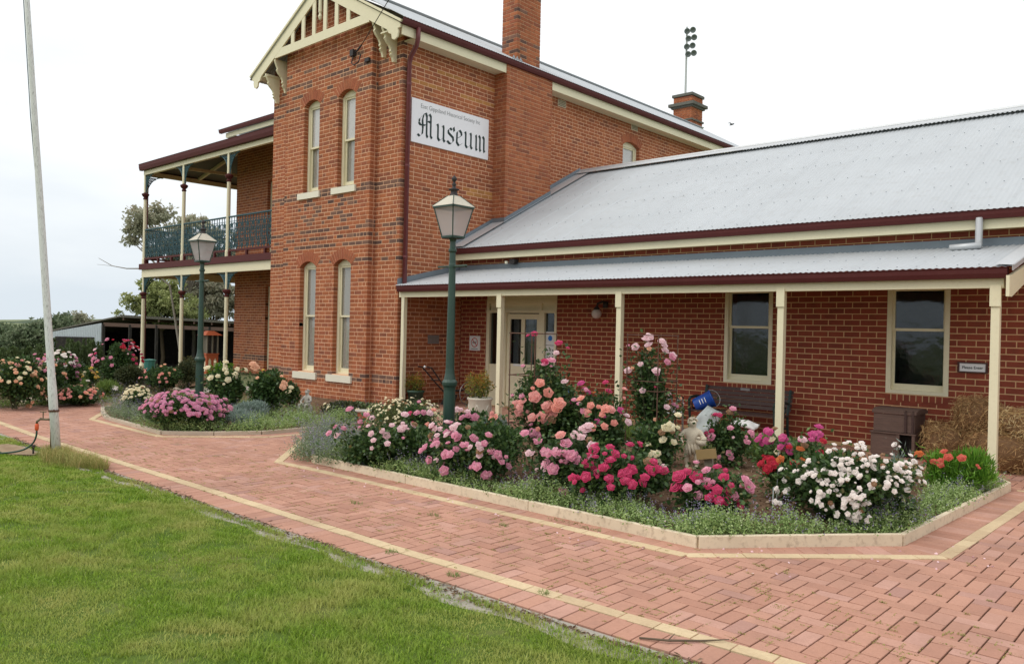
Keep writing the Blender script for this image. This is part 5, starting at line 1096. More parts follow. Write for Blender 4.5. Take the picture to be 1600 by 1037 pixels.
# service wire with its hook on the gable wall
hk = thing('service_wire', 'overhead wire and insulator hooked to the brick under the gable', 'wire', (-14.1, 10.5, 7.6))
mb = MB(); mb.tube([(-14.05, 10.42, 7.66), (-11.9, 9.5, 7.88), (-3.3, 5.82, 9.6)], .009, 5); mb.build('wire', 'dark_metal', hk)
mb = MB(); mb.box((-14.5, 10.44, 7.52), (-14.38, 10.525, 7.66)); mb.tube([(-14.42, 10.48, 7.52), (-14.42, 10.44, 7.36), (-14.3, 10.42, 7.28), (-14.16, 10.44, 7.34), (-14.12, 10.46, 7.5)], .014, 6); mb.tube([(-14.35, 10.5, 7.6), (-14.05, 10.42, 7.66)], .02, 6); mb.box((-14.0, 10.47, 7.30), (-13.86, 10.525, 7.38)); mb.build('insulator', 'dark_metal', hk)
BUSHES = [
('rose_bush', 'low rose bush with scattered pale pink blooms at the left end of the long bed', 'rose bush', -7.18, 5.88, 0.61, 0.61, 'rose', [(-7.47, 5.49, 0.7, 1, 'pink', 0.11), (-7.33, 5.62, 0.64, 1, 'pink', 0.09), (-7.38, 5.74, 0.59, 1, 'pale', 0.09), (-7.38, 5.58, 0.56, 1, 'pink', 0.09), (-7.27, 5.48, 0.52, 1, 'pink', 0.08), (-7.56, 5.41, 0.51, 2, 'pink', 0.08), (-7.64, 5.34, 0.42, 1, 'pink', 0.08), (-7.54, 5.43, 0.42, 2, 'pale', 0.07), (-6.86, 5.81, 0.59, 3, 'pale', 0.1), (-6.79, 5.7, 0.55, 3, 'pale', 0.09), (-6.73, 5.76, 0.53, 2, 'pale', 0.09), (-6.93, 5.46, 0.47, 2, 'pale', 0.08), (-6.85, 5.56, 0.52, 3, 'pale', 0.08), (-6.89, 5.5, 0.5, 1, 'pale', 0.08), (-6.68, 5.62, 0.45, 1, 'pink', 0.08), (-6.77, 5.48, 0.39, 1, 'pale', 0.08), (-6.89, 5.41, 0.38, 2, 'pale', 0.08), (-7.15, 5.51, 0.54, 1, 'pale', 0.06)], None, 'rose bushes in the flower beds', 1.0),
('rose_bush', 'rose bush with hot pink and blush blooms just left of the near lamp post', 'rose bush', -7.38, 6.53, 0.35, 0.71, 'rose', [(-7.3, 6.31, 0.62, 2, 'hot', 0.08), (-7.28, 6.38, 0.68, 3, 'pink', 0.09), (-7.2, 6.38, 0.65, 2, 'pale', 0.09), (-7.2, 6.27, 0.53, 2, 'hot', 0.08), (-7.07, 6.39, 0.52, 2, 'hot', 0.09), (-7.09, 6.34, 0.5, 1, 'coral', 0.07), (-7.16, 6.49, 0.66, 1, 'coral', 0.07)], None, 'rose bushes in the flower beds', 1.0),
('rose_bush', 'full rose bush with dense mid pink clusters in front of the near lamp post', 'rose bush', -5.94, 6.05, 0.56, 0.69, 'rose', [(-6.15, 5.74, 0.63, 4, 'pink', 0.1), (-5.97, 5.68, 0.6, 4, 'pale', 0.1), (-6.2, 5.7, 0.66, 3, 'pale', 0.09), (-6.23, 5.67, 0.56, 2, 'pale', 0.08), (-5.77, 5.66, 0.56, 4, 'pink', 0.1), (-5.68, 5.65, 0.52, 2, 'pink', 0.09), (-6.22, 5.63, 0.38, 4, 'pink', 0.1), (-6.28, 5.62, 0.33, 2, 'pink', 0.09), (-6.05, 5.57, 0.39, 3, 'pink', 0.09), (-5.91, 5.56, 0.44, 3, 'pink', 0.1), (-5.86, 5.55, 0.38, 1, 'pink', 0.1), (-6.03, 5.59, 0.25, 2, 'pink', 0.11), (-6.1, 5.6, 0.48, 2, 'pale', 0.08), (-5.74, 5.61, 0.48, 1, 'pink', 0.09), (-5.6, 5.66, 0.46, 3, 'pale', 0.08), (-5.5, 5.72, 0.42, 3, 'pale', 0.09), (-5.55, 5.74, 0.52, 3, 'pink', 0.09), (-5.46, 5.77, 0.45, 2, 'pink', 0.09), (-5.64, 5.63, 0.27, 1, 'pink', 0.09), (-5.52, 5.7, 0.29, 4, 'pink', 0.09), (-5.54, 5.8, 0.17, 2, 'pink', 0.09), (-5.43, 5.84, 0.26, 3, 'pink', 0.09), (-5.39, 5.87, 0.38, 1, 'pink', 0.08), (-6.12, 5.6, 0.28, 1, 'pale', 0.08)], None, 'rose bushes in the flower beds', 1.0),
('rose_bush', 'pale pink rose bush behind the lamp post beside the silver plant', 'rose bush', -7.51, 7.48, 0.34, 0.58, 'rose', [(-7.47, 7.28, 0.53, 3, 'pale', 0.11), (-7.36, 7.29, 0.51, 3, 'pink', 0.11), (-7.3, 7.31, 0.49, 2, 'pink', 0.1), (-7.27, 7.25, 0.37, 1, 'pale', 0.08), (-7.21, 7.3, 0.24, 2, 'pink', 0.08), (-7.14, 7.75, 0.25, 2, 'pink', 0.09), (-7.13, 7.76, 0.17, 2, 'pink', 0.09)], None, 'rose bushes in the flower beds', 1.0),
('rose_bush', 'tall climbing rose with pink and coral blooms on a wire frame before the door', 'rose bush', -5.84, 7.01, 0.62, 1.44, 'rose', [(-6.23, 6.53, 0.7, 1, 'salmon', 0.11), (-6.22, 6.55, 0.64, 1, 'coral', 0.13), (-5.88, 6.48, 0.93, 1, 'pink', 0.1), (-5.63, 6.53, 1.02, 1, 'coral', 0.11), (-5.52, 6.59, 1.05, 2, 'coral', 0.11), (-5.59, 6.52, 0.93, 1, 'salmon', 0.13), (-5.81, 6.46, 0.81, 2, 'salmon', 0.11), (-5.65, 6.48, 0.81, 3, 'salmon', 0.11), (-5.6, 6.5, 0.71, 1, 'salmon', 0.13), (-5.37, 6.63, 0.82, 1, 'coral', 0.14), (-5.44, 6.57, 0.77, 2, 'salmon', 0.11), (-5.48, 6.56, 0.64, 2, 'coral', 0.11), (-5.74, 6.48, 0.93, 1, 'pink', 0.08), (-5.61, 6.5, 0.61, 2, 'pink', 0.09), (-5.85, 6.61, 1.25, 1, 'pink', 0.1), (-5.62, 6.65, 1.25, 2, 'hot', 0.1), (-5.59, 6.69, 1.27, 2, 'pink', 0.1), (-5.53, 6.71, 1.26, 1, 'pink', 0.09), (-5.56, 6.54, 0.52, 1, 'pink', 0.1), (-5.65, 7.02, 1.43, 2, 'hot', 0.11), (-5.6, 6.88, 1.4, 1, 'pale', 0.08), (-5.91, 6.83, 1.56, 2, 'hot', 0.1), (-5.37, 6.63, 0.82, 2, 'coral', 0.14), (-5.44, 6.58, 0.89, 2, 'coral', 0.11), (-5.46, 6.56, 0.78, 2, 'salmon', 0.12), (-5.47, 6.56, 0.65, 2, 'coral', 0.11)], None, 'rose bushes in the flower beds', 1.0),
('rose_bush', 'broad rose bush with large coral blooms left of the second verandah post', 'rose bush', -5.25, 7.12, 0.53, 0.96, 'rose', [(-5.12, 6.82, 0.87, 2, 'coral', 0.12), (-5.17, 6.74, 0.8, 2, 'pink', 0.11), (-5.05, 6.88, 0.89, 2, 'coral', 0.09), (-4.87, 6.87, 0.77, 2, 'coral', 0.14), (-4.89, 6.93, 0.83, 1, 'salmon', 0.11), (-4.81, 6.89, 0.7, 1, 'coral', 0.1), (-4.92, 6.77, 0.68, 2, 'coral', 0.1), (-4.97, 7.27, 0.98, 2, 'salmon', 0.08), (-5.26, 6.93, 0.95, 2, 'pink', 0.09), (-5.48, 6.96, 0.9, 2, 'magenta', 0.09), (-5.31, 6.85, 0.9, 1, 'pink', 0.09), (-4.95, 6.8, 0.76, 2, 'magenta', 0.08), (-4.83, 7.03, 0.82, 1, 'magenta', 0.08), (-4.77, 7.03, 0.73, 2, 'pale', 0.08), (-5.26, 7.01, 1.06, 3, 'magenta', 0.09), (-5.32, 6.95, 1.06, 1, 'magenta', 0.09), (-5.08, 7.17, 1.05, 2, 'hot', 0.09), (-5.44, 6.84, 1.09, 1, 'pale', 0.09), (-5.21, 7.07, 0.98, 1, 'orange', 0.06)], None, 'rose bushes in the flower beds', 1.0),
('rose_bush', 'rose bush crowded with mid pink blooms in the middle of the long bed', 'rose bush', -4.78, 6.16, 0.4, 0.71, 'rose', [(-5.07, 5.82, 0.59, 2, 'pink', 0.1), (-4.99, 5.89, 0.57, 1, 'pink', 0.1), (-4.81, 5.83, 0.52, 2, 'pink', 0.1), (-4.73, 5.83, 0.52, 2, 'pink', 0.11), (-4.62, 5.85, 0.52, 2, 'pink', 0.11), (-4.66, 5.89, 0.6, 2, 'salmon', 0.11), (-4.74, 5.8, 0.42, 2, 'pink', 0.11), (-4.63, 5.82, 0.44, 3, 'pink', 0.1), (-4.97, 5.85, 0.31, 1, 'pale', 0.1), (-5.05, 5.84, 0.46, 1, 'pale', 0.1), (-4.65, 6.11, 0.71, 2, 'pale', 0.1), (-4.69, 6.13, 0.72, 2, 'pale', 0.09), (-4.57, 6.01, 0.65, 1, 'pale', 0.09), (-4.53, 6.1, 0.66, 2, 'pale', 0.12), (-4.5, 6.05, 0.63, 1, 'pink', 0.1), (-4.65, 5.89, 0.59, 1, 'pink', 0.12), (-4.73, 5.83, 0.53, 1, 'pale', 0.11), (-4.75, 5.8, 0.41, 2, 'pale', 0.11), (-4.61, 5.82, 0.43, 2, 'pink', 0.11), (-4.7, 5.81, 0.46, 2, 'pink', 0.11), (-4.48, 5.97, 0.56, 2, 'pale', 0.12), (-4.47, 5.92, 0.48, 2, 'pink', 0.11), (-4.5, 5.88, 0.41, 2, 'pale', 0.11), (-4.51, 5.88, 0.46, 1, 'pink', 0.1), (-4.61, 5.85, 0.51, 2, 'pink', 0.11), (-4.43, 6.07, 0.56, 1, 'pale', 0.1), (-4.61, 5.86, 0.21, 2, 'pink', 0.09), (-4.72, 5.8, 0.38, 1, 'pink', 0.1)], None, 'rose bushes in the flower beds', 1.0),
('rose_bush', 'compact rose bush of deep hot pink clusters at the front of the long bed', 'rose bush', -4.29, 6.18, 0.55, 0.57, 'rose', [(-4.32, 5.86, 0.52, 3, 'hot', 0.1), (-4.31, 5.8, 0.48, 2, 'hot', 0.09), (-4.27, 5.96, 0.56, 3, 'hot', 0.1), (-4.19, 5.92, 0.54, 2, 'hot', 0.09), (-4.16, 5.82, 0.49, 3, 'hot', 0.09), (-4.2, 5.73, 0.42, 3, 'hot', 0.1), (-4.15, 5.73, 0.41, 2, 'hot', 0.08), (-4.09, 5.79, 0.45, 3, 'hot', 0.1), (-4.05, 5.78, 0.43, 2, 'hot', 0.09), (-4.0, 5.87, 0.48, 2, 'hot', 0.12), (-3.91, 5.88, 0.43, 2, 'hot', 0.1), (-3.85, 5.88, 0.38, 2, 'hot', 0.1), (-3.92, 5.8, 0.36, 1, 'hot', 0.09), (-4.33, 5.69, 0.28, 3, 'hot', 0.1), (-4.02, 5.73, 0.3, 1, 'hot', 0.09), (-4.12, 6.22, 0.59, 2, 'hot', 0.09), (-4.09, 6.1, 0.57, 2, 'hot', 0.09), (-4.07, 6.26, 0.6, 1, 'hot', 0.09), (-4.06, 5.98, 0.54, 1, 'hot', 0.09), (-3.81, 5.94, 0.39, 1, 'hot', 0.09), (-4.06, 5.73, 0.37, 1, 'hot', 0.08), (-3.81, 6.12, 0.45, 4, 'hot', 0.09), (-3.85, 6.1, 0.48, 2, 'hot', 0.08), (-3.76, 6.1, 0.41, 2, 'hot', 0.08), (-3.82, 6.26, 0.45, 1, 'pale', 0.07), (-4.36, 5.7, 0.34, 1, 'hot', 0.07)], None, 'rose bushes in the flower beds', 1.0),
('rose_bush', 'tall pale pink climbing rose on a wire frame right of the second verandah post', 'rose bush', -5.15, 8.08, 0.3, 1.57, 'rose', [(-5.32, 7.87, 1.49, 1, 'pink', 0.11), (-5.25, 7.93, 1.5, 2, 'pale', 0.1), (-5.17, 7.98, 1.56, 2, 'pale', 0.12), (-5.06, 7.92, 1.46, 1, 'peach', 0.08), (-5.0, 7.97, 1.48, 3, 'pale', 0.1), (-4.95, 8.08, 1.44, 1, 'pale', 0.1), (-4.92, 8.04, 1.38, 2, 'pink', 0.1), (-4.94, 8.21, 1.37, 2, 'pale', 0.11), (-5.35, 7.93, 1.19, 1, 'pale', 0.13), (-5.13, 7.85, 1.28, 1, 'pale', 0.09), (-4.95, 7.9, 1.21, 1, 'pale', 0.11), (-4.94, 7.9, 1.18, 1, 'pink', 0.08), (-5.07, 7.81, 0.98, 1, 'pale', 0.09), (-4.84, 8.01, 0.95, 1, 'pale', 0.09), (-4.84, 7.97, 0.8, 1, 'pale', 0.1), (-4.9, 8.25, 0.8, 1, 'pink', 0.12), (-4.94, 7.87, 1.03, 1, 'hot', 0.07), (-5.25, 7.86, 1.23, 1, 'peach', 0.06), (-4.86, 8.29, 0.89, 1, 'peach', 0.06), (-4.83, 8.32, 0.83, 1, 'pale', 0.05), (-4.93, 7.87, 0.66, 1, 'peach', 0.09)], None, 'rose bushes in the flower beds', 0.6),
('rose_bush', 'cream white rose bush left of the cherub statue in the long bed', 'rose bush', -4.41, 7.04, 0.25, 0.83, 'rose', [(-4.25, 6.98, 0.77, 2, 'cream', 0.12), (-4.24, 7.15, 0.73, 2, 'cream', 0.13), (-4.22, 7.17, 0.69, 1, 'cream', 0.11), (-4.24, 6.9, 0.66, 1, 'cream', 0.09), (-4.18, 6.97, 0.6, 2, 'cream', 0.1), (-4.35, 6.81, 0.49, 2, 'cream', 0.09), (-4.25, 6.85, 0.46, 1, 'cream', 0.08), (-4.3, 6.82, 0.38, 3, 'cream', 0.08), (-4.27, 6.83, 0.41, 2, 'cream', 0.08), (-4.17, 7.01, 0.56, 1, 'cream', 0.09)], None, 'rose bushes in the flower beds', 1.0),
('rose_bush', 'small pink rose bush right of the cherub statue in front of the bench', 'rose bush', -4.56, 8.98, 0.29, 0.66, 'rose', [(-4.52, 8.95, 0.75, 1, 'pink', 0.1), (-4.55, 8.93, 0.71, 1, 'pink', 0.1), (-4.68, 8.81, 0.66, 2, 'hot', 0.1), (-4.45, 8.76, 0.54, 1, 'pink', 0.12), (-4.74, 8.75, 0.5, 2, 'hot', 0.08), (-4.7, 8.77, 0.48, 1, 'hot', 0.09), (-4.68, 8.74, 0.41, 1, 'pink', 0.13), (-4.4, 8.74, 0.44, 1, 'pale', 0.09), (-4.29, 8.84, 0.45, 2, 'pink', 0.1), (-4.28, 8.85, 0.39, 1, 'pink', 0.1), (-4.27, 8.96, 0.45, 1, 'pink', 0.11), (-4.49, 8.72, 0.23, 2, 'pink', 0.1), (-4.44, 8.73, 0.25, 1, 'pink', 0.1), (-4.43, 8.75, 0.2, 1, 'pink', 0.09)], None, 'rose bushes in the flower beds', 0.7),
('rose_bush', 'hot pink rose bush at the front of the long bed with bare mulch behind', 'rose bush', -3.38, 6.34, 0.35, 0.46, 'rose', [(-3.52, 6.16, 0.41, 3, 'hot', 0.12), (-3.52, 6.14, 0.45, 1, 'hot', 0.09), (-3.48, 6.18, 0.48, 2, 'pink', 0.09), (-3.41, 6.05, 0.34, 3, 'pink', 0.09), (-3.54, 6.08, 0.32, 1, 'hot', 0.1), (-3.34, 6.15, 0.43, 2, 'pink', 0.09), (-3.3, 6.17, 0.44, 2, 'pink', 0.09), (-3.28, 6.32, 0.47, 2, 'hot', 0.1), (-3.15, 6.19, 0.4, 2, 'hot', 0.1), (-3.16, 6.1, 0.34, 3, 'hot', 0.1), (-3.15, 6.13, 0.36, 2, 'hot', 0.1), (-3.08, 6.25, 0.37, 3, 'pink', 0.09), (-3.08, 6.38, 0.37, 2, 'pink', 0.09), (-3.06, 6.4, 0.33, 1, 'pink', 0.08), (-3.06, 6.18, 0.3, 2, 'hot', 0.11), (-3.53, 6.06, 0.25, 2, 'hot', 0.11), (-3.25, 6.04, 0.29, 1, 'hot', 0.09), (-3.53, 6.13, 0.1, 2, 'hot', 0.11), (-3.27, 6.07, 0.37, 1, 'hot', 0.08), (-3.11, 6.16, 0.35, 1, 'hot', 0.08)], None, 'rose bushes in the flower beds', 1.0),
('rose_bush', 'rose bush with red, magenta and fading orange blooms right of the third verandah post', 'rose bush', -3.16, 7.64, 0.4, 0.7, 'rose_light', [(-3.36, 7.38, 0.68, 4, 'magenta', 0.09), (-3.38, 7.36, 0.67, 2, 'magenta', 0.08), (-3.31, 7.43, 0.7, 4, 'magenta', 0.09), (-3.17, 7.38, 0.63, 2, 'magenta', 0.09), (-3.19, 7.36, 0.6, 3, 'magenta', 0.08), (-3.26, 7.38, 0.61, 2, 'cream', 0.09), (-3.07, 7.41, 0.64, 2, 'pale', 0.09), (-3.05, 7.33, 0.54, 3, 'orange', 0.08), (-3.12, 7.29, 0.48, 2, 'orange', 0.08), (-3.4, 7.34, 0.4, 3, 'red', 0.1), (-3.28, 7.29, 0.4, 4, 'red', 0.1), (-3.27, 7.28, 0.36, 2, 'red', 0.08), (-3.01, 7.3, 0.45, 2, 'red', 0.09), (-3.06, 7.65, 0.7, 3, 'magenta', 0.11), (-3.03, 7.69, 0.7, 3, 'magenta', 0.1), (-2.99, 7.53, 0.67, 1, 'magenta', 0.08), (-3.16, 7.38, 0.62, 3, 'magenta', 0.09), (-3.13, 7.35, 0.6, 1, 'red', 0.08), (-2.9, 7.5, 0.62, 2, 'red', 0.08), (-2.89, 7.44, 0.57, 1, 'hot', 0.08), (-3.0, 7.3, 0.46, 2, 'red', 0.08), (-3.29, 7.29, 0.39, 3, 'red', 0.1)], None, 'rose bushes in the flower beds', 1.0),
('rose_bush', 'large rose bush smothered in small white clusters at the right of the long bed', 'rose bush', -2.51, 7.16, 0.57, 0.7, 'rose', [(-2.9, 6.69, 0.33, 5, 'white', 0.054), (-2.95, 6.64, 0.21, 3, 'white', 0.054), (-2.96, 6.86, 0.42, 4, 'white', 0.054), (-2.69, 6.74, 0.54, 5, 'white', 0.054), (-2.76, 6.75, 0.51, 2, 'white', 0.054), (-2.63, 6.68, 0.47, 4, 'white', 0.054), (-2.56, 6.66, 0.46, 5, 'white', 0.054), (-2.58, 6.68, 0.49, 3, 'white', 0.054), (-2.77, 6.72, 0.46, 3, 'white', 0.054), (-2.52, 6.72, 0.55, 3, 'white', 0.054), (-2.57, 6.93, 0.68, 3, 'white', 0.054), (-2.49, 6.82, 0.63, 4, 'white', 0.054), (-2.48, 6.78, 0.61, 3, 'white', 0.054), (-2.41, 6.79, 0.61, 5, 'white', 0.054), (-2.39, 6.76, 0.59, 4, 'white', 0.054), (-2.45, 6.71, 0.54, 3, 'white', 0.054), (-2.41, 6.69, 0.5, 5, 'white', 0.054), (-2.37, 6.71, 0.52, 4, 'white', 0.054), (-2.45, 7.01, 0.7, 5, 'white', 0.054), (-2.38, 7.0, 0.7, 5, 'white', 0.054), (-2.37, 7.05, 0.7, 4, 'white', 0.054), (-2.28, 6.89, 0.64, 5, 'white', 0.054), (-2.25, 6.85, 0.61, 5, 'white', 0.054), (-2.33, 6.79, 0.59, 4, 'white', 0.054), (-2.23, 6.85, 0.6, 4, 'white', 0.054), (-2.19, 6.92, 0.62, 4, 'white', 0.054), (-2.24, 6.75, 0.52, 2, 'white', 0.054), (-2.33, 6.68, 0.45, 3, 'white', 0.054), (-2.44, 6.65, 0.4, 4, 'white', 0.054), (-2.36, 6.66, 0.39, 5, 'white', 0.054), (-2.26, 6.69, 0.4, 3, 'white', 0.054), (-2.25, 6.69, 0.35, 6, 'white', 0.054), (-2.24, 6.7, 0.32, 5, 'white', 0.054), (-2.32, 6.67, 0.33, 4, 'white', 0.054), (-2.34, 6.68, 0.28, 4, 'white', 0.054), (-2.33, 6.7, 0.25, 5, 'white', 0.054), (-2.31, 6.72, 0.22, 4, 'white', 0.054), (-2.26, 6.74, 0.21, 6, 'white', 0.054), (-2.57, 6.66, 0.31, 6, 'white', 0.054), (-2.53, 6.67, 0.27, 5, 'white', 0.054), (-2.59, 6.66, 0.34, 3, 'white', 0.054), (-2.42, 6.73, 0.17, 4, 'white', 0.054), (-2.17, 6.77, 0.49, 4, 'white', 0.054), (-2.17, 6.75, 0.45, 3, 'white', 0.054), (-2.05, 6.86, 0.48, 6, 'white', 0.054), (-2.06, 6.84, 0.45, 3, 'white', 0.054), (-2.1, 6.95, 0.58, 6, 'white', 0.054), (-2.07, 6.93, 0.55, 4, 'white', 0.054), (-2.06, 6.99, 0.57, 5, 'white', 0.054), (-2.11, 7.41, 0.59, 5, 'white', 0.054), (-2.1, 7.42, 0.56, 5, 'white', 0.054), (-2.06, 7.13, 0.59, 4, 'white', 0.054), (-2.05, 7.47, 0.51, 5, 'white', 0.054), (-2.04, 7.47, 0.48, 4, 'white', 0.054), (-1.96, 7.14, 0.48, 5, 'white', 0.054), (-2.0, 7.01, 0.52, 3, 'white', 0.054), (-1.95, 7.04, 0.44, 4, 'white', 0.054), (-2.04, 7.47, 0.57, 3, 'white', 0.054), (-2.16, 7.05, 0.65, 3, 'white', 0.054)], None, 'rose bushes in the flower beds', 1.2),
('lily_plant', 'bright green lily clump with orange red flowers beside the last verandah post', 'lily', -2.21, 9.4, 0.38, 0.49, 'lily', [(-2.47, 9.08, 0.44, 1, 'orange', 0.1), (-2.4, 9.16, 0.4, 2, 'scarlet', 0.085), (-2.27, 9.1, 0.39, 1, 'scarlet', 0.085), (-2.26, 9.07, 0.36, 1, 'scarlet', 0.08), (-2.21, 9.14, 0.44, 2, 'scarlet', 0.09), (-2.09, 9.17, 0.44, 1, 'scarlet', 0.085), (-1.95, 9.18, 0.38, 1, 'scarlet', 0.085), (-1.93, 9.17, 0.36, 1, 'scarlet', 0.08)], None, '', 1.0),
('daisy_bush', 'rounded daisy bush covered in tiny cream flowers beside the lamp post', 'daisy bush', -8.31, 7.02, 0.6, 0.73, 'daisy', [], ('cream', 230, 0.045), '', 1.0),
('silver_plant', 'silvery grey leaved plant beside the white urn', 'plant', -7.17, 7.55, 0.25, 0.6, 'silver', [], ('cream', 10, 0.03), '', 1.0),
('rose_bush', 'small cream flowered rose bush at the left tip of the tower bed', 'rose bush', -14.12, 5.88, 0.29, 0.53, 'rose_light', [], ('cream', 90, 0.055), 'rose bushes in the flower beds', 1.0),
('rose_bush', 'wide low mound of mauve pink roses in the tower bed', 'rose bush', -11.88, 5.67, 0.68, 0.6, 'rose', [], ('mauve', 230, 0.072), 'rose bushes in the flower beds', 1.0),
('rose_bush', 'small pink rose bush between the mauve mound and the blue flowers', 'rose bush', -11.85, 6.24, 0.17, 0.46, 'rose', [], ('pink', 16, 0.09), 'rose bushes in the flower beds', 1.0),
('rose_bush', 'white rose bush right of the far lamp post', 'rose bush', -13.45, 7.17, 0.38, 0.9, 'rose', [(-13.6, 6.96, 0.86, 3, 'cream', 0.12), (-13.39, 7.03, 0.88, 3, 'cream', 0.12), (-13.18, 7.08, 0.8, 2, 'cream', 0.1), (-13.15, 7.26, 0.74, 2, 'cream', 0.12), (-13.12, 7.1, 0.72, 2, 'cream', 0.12), (-13.43, 6.87, 0.67, 1, 'cream', 0.13), (-13.2, 7.32, 0.81, 2, 'cream', 0.1), (-13.27, 6.92, 0.71, 1, 'cream', 0.1), (-13.13, 6.96, 0.58, 1, 'cream', 0.08)], None, 'rose bushes in the flower beds', 1.0),
('rose_bush', 'sparse peach rose bush in front of the tower window', 'rose bush', -12.37, 7.46, 0.47, 0.89, 'rose', [(-12.63, 7.14, 0.86, 2, 'peach', 0.17), (-12.37, 7.27, 0.86, 1, 'yellow', 0.12), (-11.96, 7.32, 0.67, 2, 'peach', 0.14), (-12.31, 7.13, 0.73, 1, 'peach', 0.07), (-12.0, 7.4, 0.77, 1, 'peach', 0.07)], None, 'rose bushes in the flower beds', 1.0),
('rose_bush', 'rose bush with a few cream blooms beside the seated child statue', 'rose bush', -13.56, 8.59, 0.28, 0.59, 'rose', [], ('cream', 5, 0.08), 'rose bushes in the flower beds', 1.0),
('rose_bush', 'peach and cream rose bush at the far left edge of the garden', 'rose bush', -16.3, 4.63, 0.58, 0.92, 'rose', [], ('peach', 60, 0.075), 'rose bushes in the flower beds', 1.0),
('rose_bush', 'apricot and pink rose bush left of the flagpole', 'rose bush', -16.74, 5.24, 0.45, 0.99, 'rose', [], ('apricot', 60, 0.075), 'rose bushes in the flower beds', 1.0),
('rose_bush', 'pink and white rose bush right behind the flagpole', 'rose bush', -18.16, 6.05, 0.4, 0.99, 'rose', [], ('pinkwhite', 50, 0.08), 'rose bushes in the flower beds', 1.0),
('rose_bush', 'low spreading coral rose bush beside the flagpole kerb', 'rose bush', -16.55, 5.74, 0.58, 0.37, 'rose', [], ('salmon', 85, 0.07), 'rose bushes in the flower beds', 1.0),
('rose_bush', 'yellow rose bush behind the low coral one', 'rose bush', -19.52, 6.99, 0.31, 0.56, 'rose_light', [], ('yellow', 26, 0.08), 'rose bushes in the flower beds', 1.0),
('rose_bush', 'tall red and pink rose bush in front of the shed', 'rose bush', -20.28, 7.96, 0.69, 1.22, 'rose', [], ('redpink', 66, 0.09), 'rose bushes in the flower beds', 1.0),
('rose_bush', 'leafy rose bush with small coral buds at the corner verandah post', 'rose bush', -18.36, 8.2, 0.55, 0.68, 'rose', [], ('salmon', 22, 0.06), 'rose bushes in the flower beds', 1.0),
('flower_clump', 'clump of white daisies behind the coral rose bush', 'flowers', -18.95, 6.6, 0.42, 0.34, 'grassy', [], ('white', 26, 0.06), '', 1.0),
('green_shrub', 'dull green shrub between the red rose bush and the verandah', 'shrub', -19.2, 7.87, 0.45, 0.69, 'olive', [], None, '', 1.0),
('green_shrub', 'dark shrub between the verandah posts', 'shrub', -19.11, 9.16, 0.31, 0.79, 'olive', [], None, '', 1.0),
('flower_clump', 'grassy clump with two white daisies at the kerb', 'flowers', -17.42, 6.66, 0.33, 0.35, 'grassy', [], ('white', 7, 0.1), '', 1.0)]
TREES = [
('gum_tree', 'tall sparse gum tree with pale limbs rising behind the balcony', [-43.53, 21.21, -1.6], [(-45.72, 19.24, 7.46, 0.61), (-46.07, 20.28, 7.9, 0.5), (-46.06, 18.93, 6.8, 0.43), (-47.38, 20.43, 6.9, 0.5), (-46.23, 18.77, 6.18, 0.29), (-43.99, 20.82, 7.15, 0.5), (-44.21, 21.97, 7.37, 0.36), (-44.55, 20.3, 5.88, 0.5), (-43.7, 21.07, 6.15, 0.72), (-41.96, 21.31, 6.43, 0.5), (-42.5, 22.17, 5.58, 0.58), (-45.2, 21.06, 5.24, 0.5), (-43.41, 21.33, 4.83, 0.5), (-45.29, 19.63, 5.6, 0.32), (-41.58, 23.01, 6.51, 0.43), (-42.03, 22.59, 5.05, 0.5)], 'leaf_gum', 11000, 0.26, 'bark_grey', 'g'),
('round_tree', 'yellow green bushy tree behind the shed seen under the balcony', [-41.91, 18.62, -1.6], [(-42.03, 18.53, 2.89, 0.87), (-42.59, 18.02, 2.3, 0.6), (-41.47, 19.04, 2.4, 0.81), (-41.61, 18.91, 3.41, 0.5), (-42.36, 18.23, 3.45, 0.4), (-40.97, 19.49, 2.08, 0.6)], 'leaf_bushy', 13000, 0.2, 'bark_brown', 'g'),
('round_tree', 'grey green tree behind the shed right of the yellow green one', [-43.73, 22.37, -1.6], [(-44.02, 22.13, 3.26, 0.88), (-43.52, 22.58, 2.61, 0.88), (-44.46, 21.72, 2.32, 0.66), (-43.26, 22.82, 3.46, 0.66), (-44.14, 22.02, 3.99, 0.52), (-42.57, 23.45, 2.93, 0.81)], 'leaf_gum', 12000, 0.2, 'bark_brown', 'g'),
('round_tree', 'dark rounded tree with a flat top left of the shed roof', [-63.16, 20.9, -1.6], [(-63.25, 20.83, 1.58, 0.65), (-63.58, 20.53, 1.1, 0.56), (-62.79, 21.25, 1.04, 0.65), (-63.06, 21.0, 0.56, 0.74), (-63.92, 20.22, 0.63, 0.46)], 'leaf_far', 4500, 0.26, 'bark_brown', 'g'),
('round_tree', 'small round tree standing against the sky by the shed roof', [-64.28, 22.59, -1.6], [(-64.33, 22.55, 1.8, 0.43), (-64.47, 22.43, 1.37, 0.43), (-64.15, 22.72, 1.33, 0.29)], 'leaf_gum', 1400, 0.26, 'bark_brown', 'g'),
('round_tree', 'broad dark green tree at the left edge behind the roses', [-58.95, 16.62, -1.6], [(-59.22, 16.38, -0.36, 1.0), (-58.68, 16.87, 0.28, 0.83), (-58.13, 17.37, 0.71, 0.75), (-57.77, 17.7, 1.14, 0.5), (-58.21, 17.3, -0.12, 1.0), (-59.43, 16.19, -0.79, 0.83), (-57.45, 17.99, 0.31, 0.58)], 'leaf_far', 7000, 0.26, 'bark_brown', 'g'),
('round_tree', 'farther hazy tree at the left edge of the view', [-91.52, 24.82, -1.6], [(-91.53, 24.82, 0.65, 0.77), (-92.18, 24.23, 0.12, 1.02)], 'leaf_far', 1500, 0.3, 'bark_brown', 'g')]
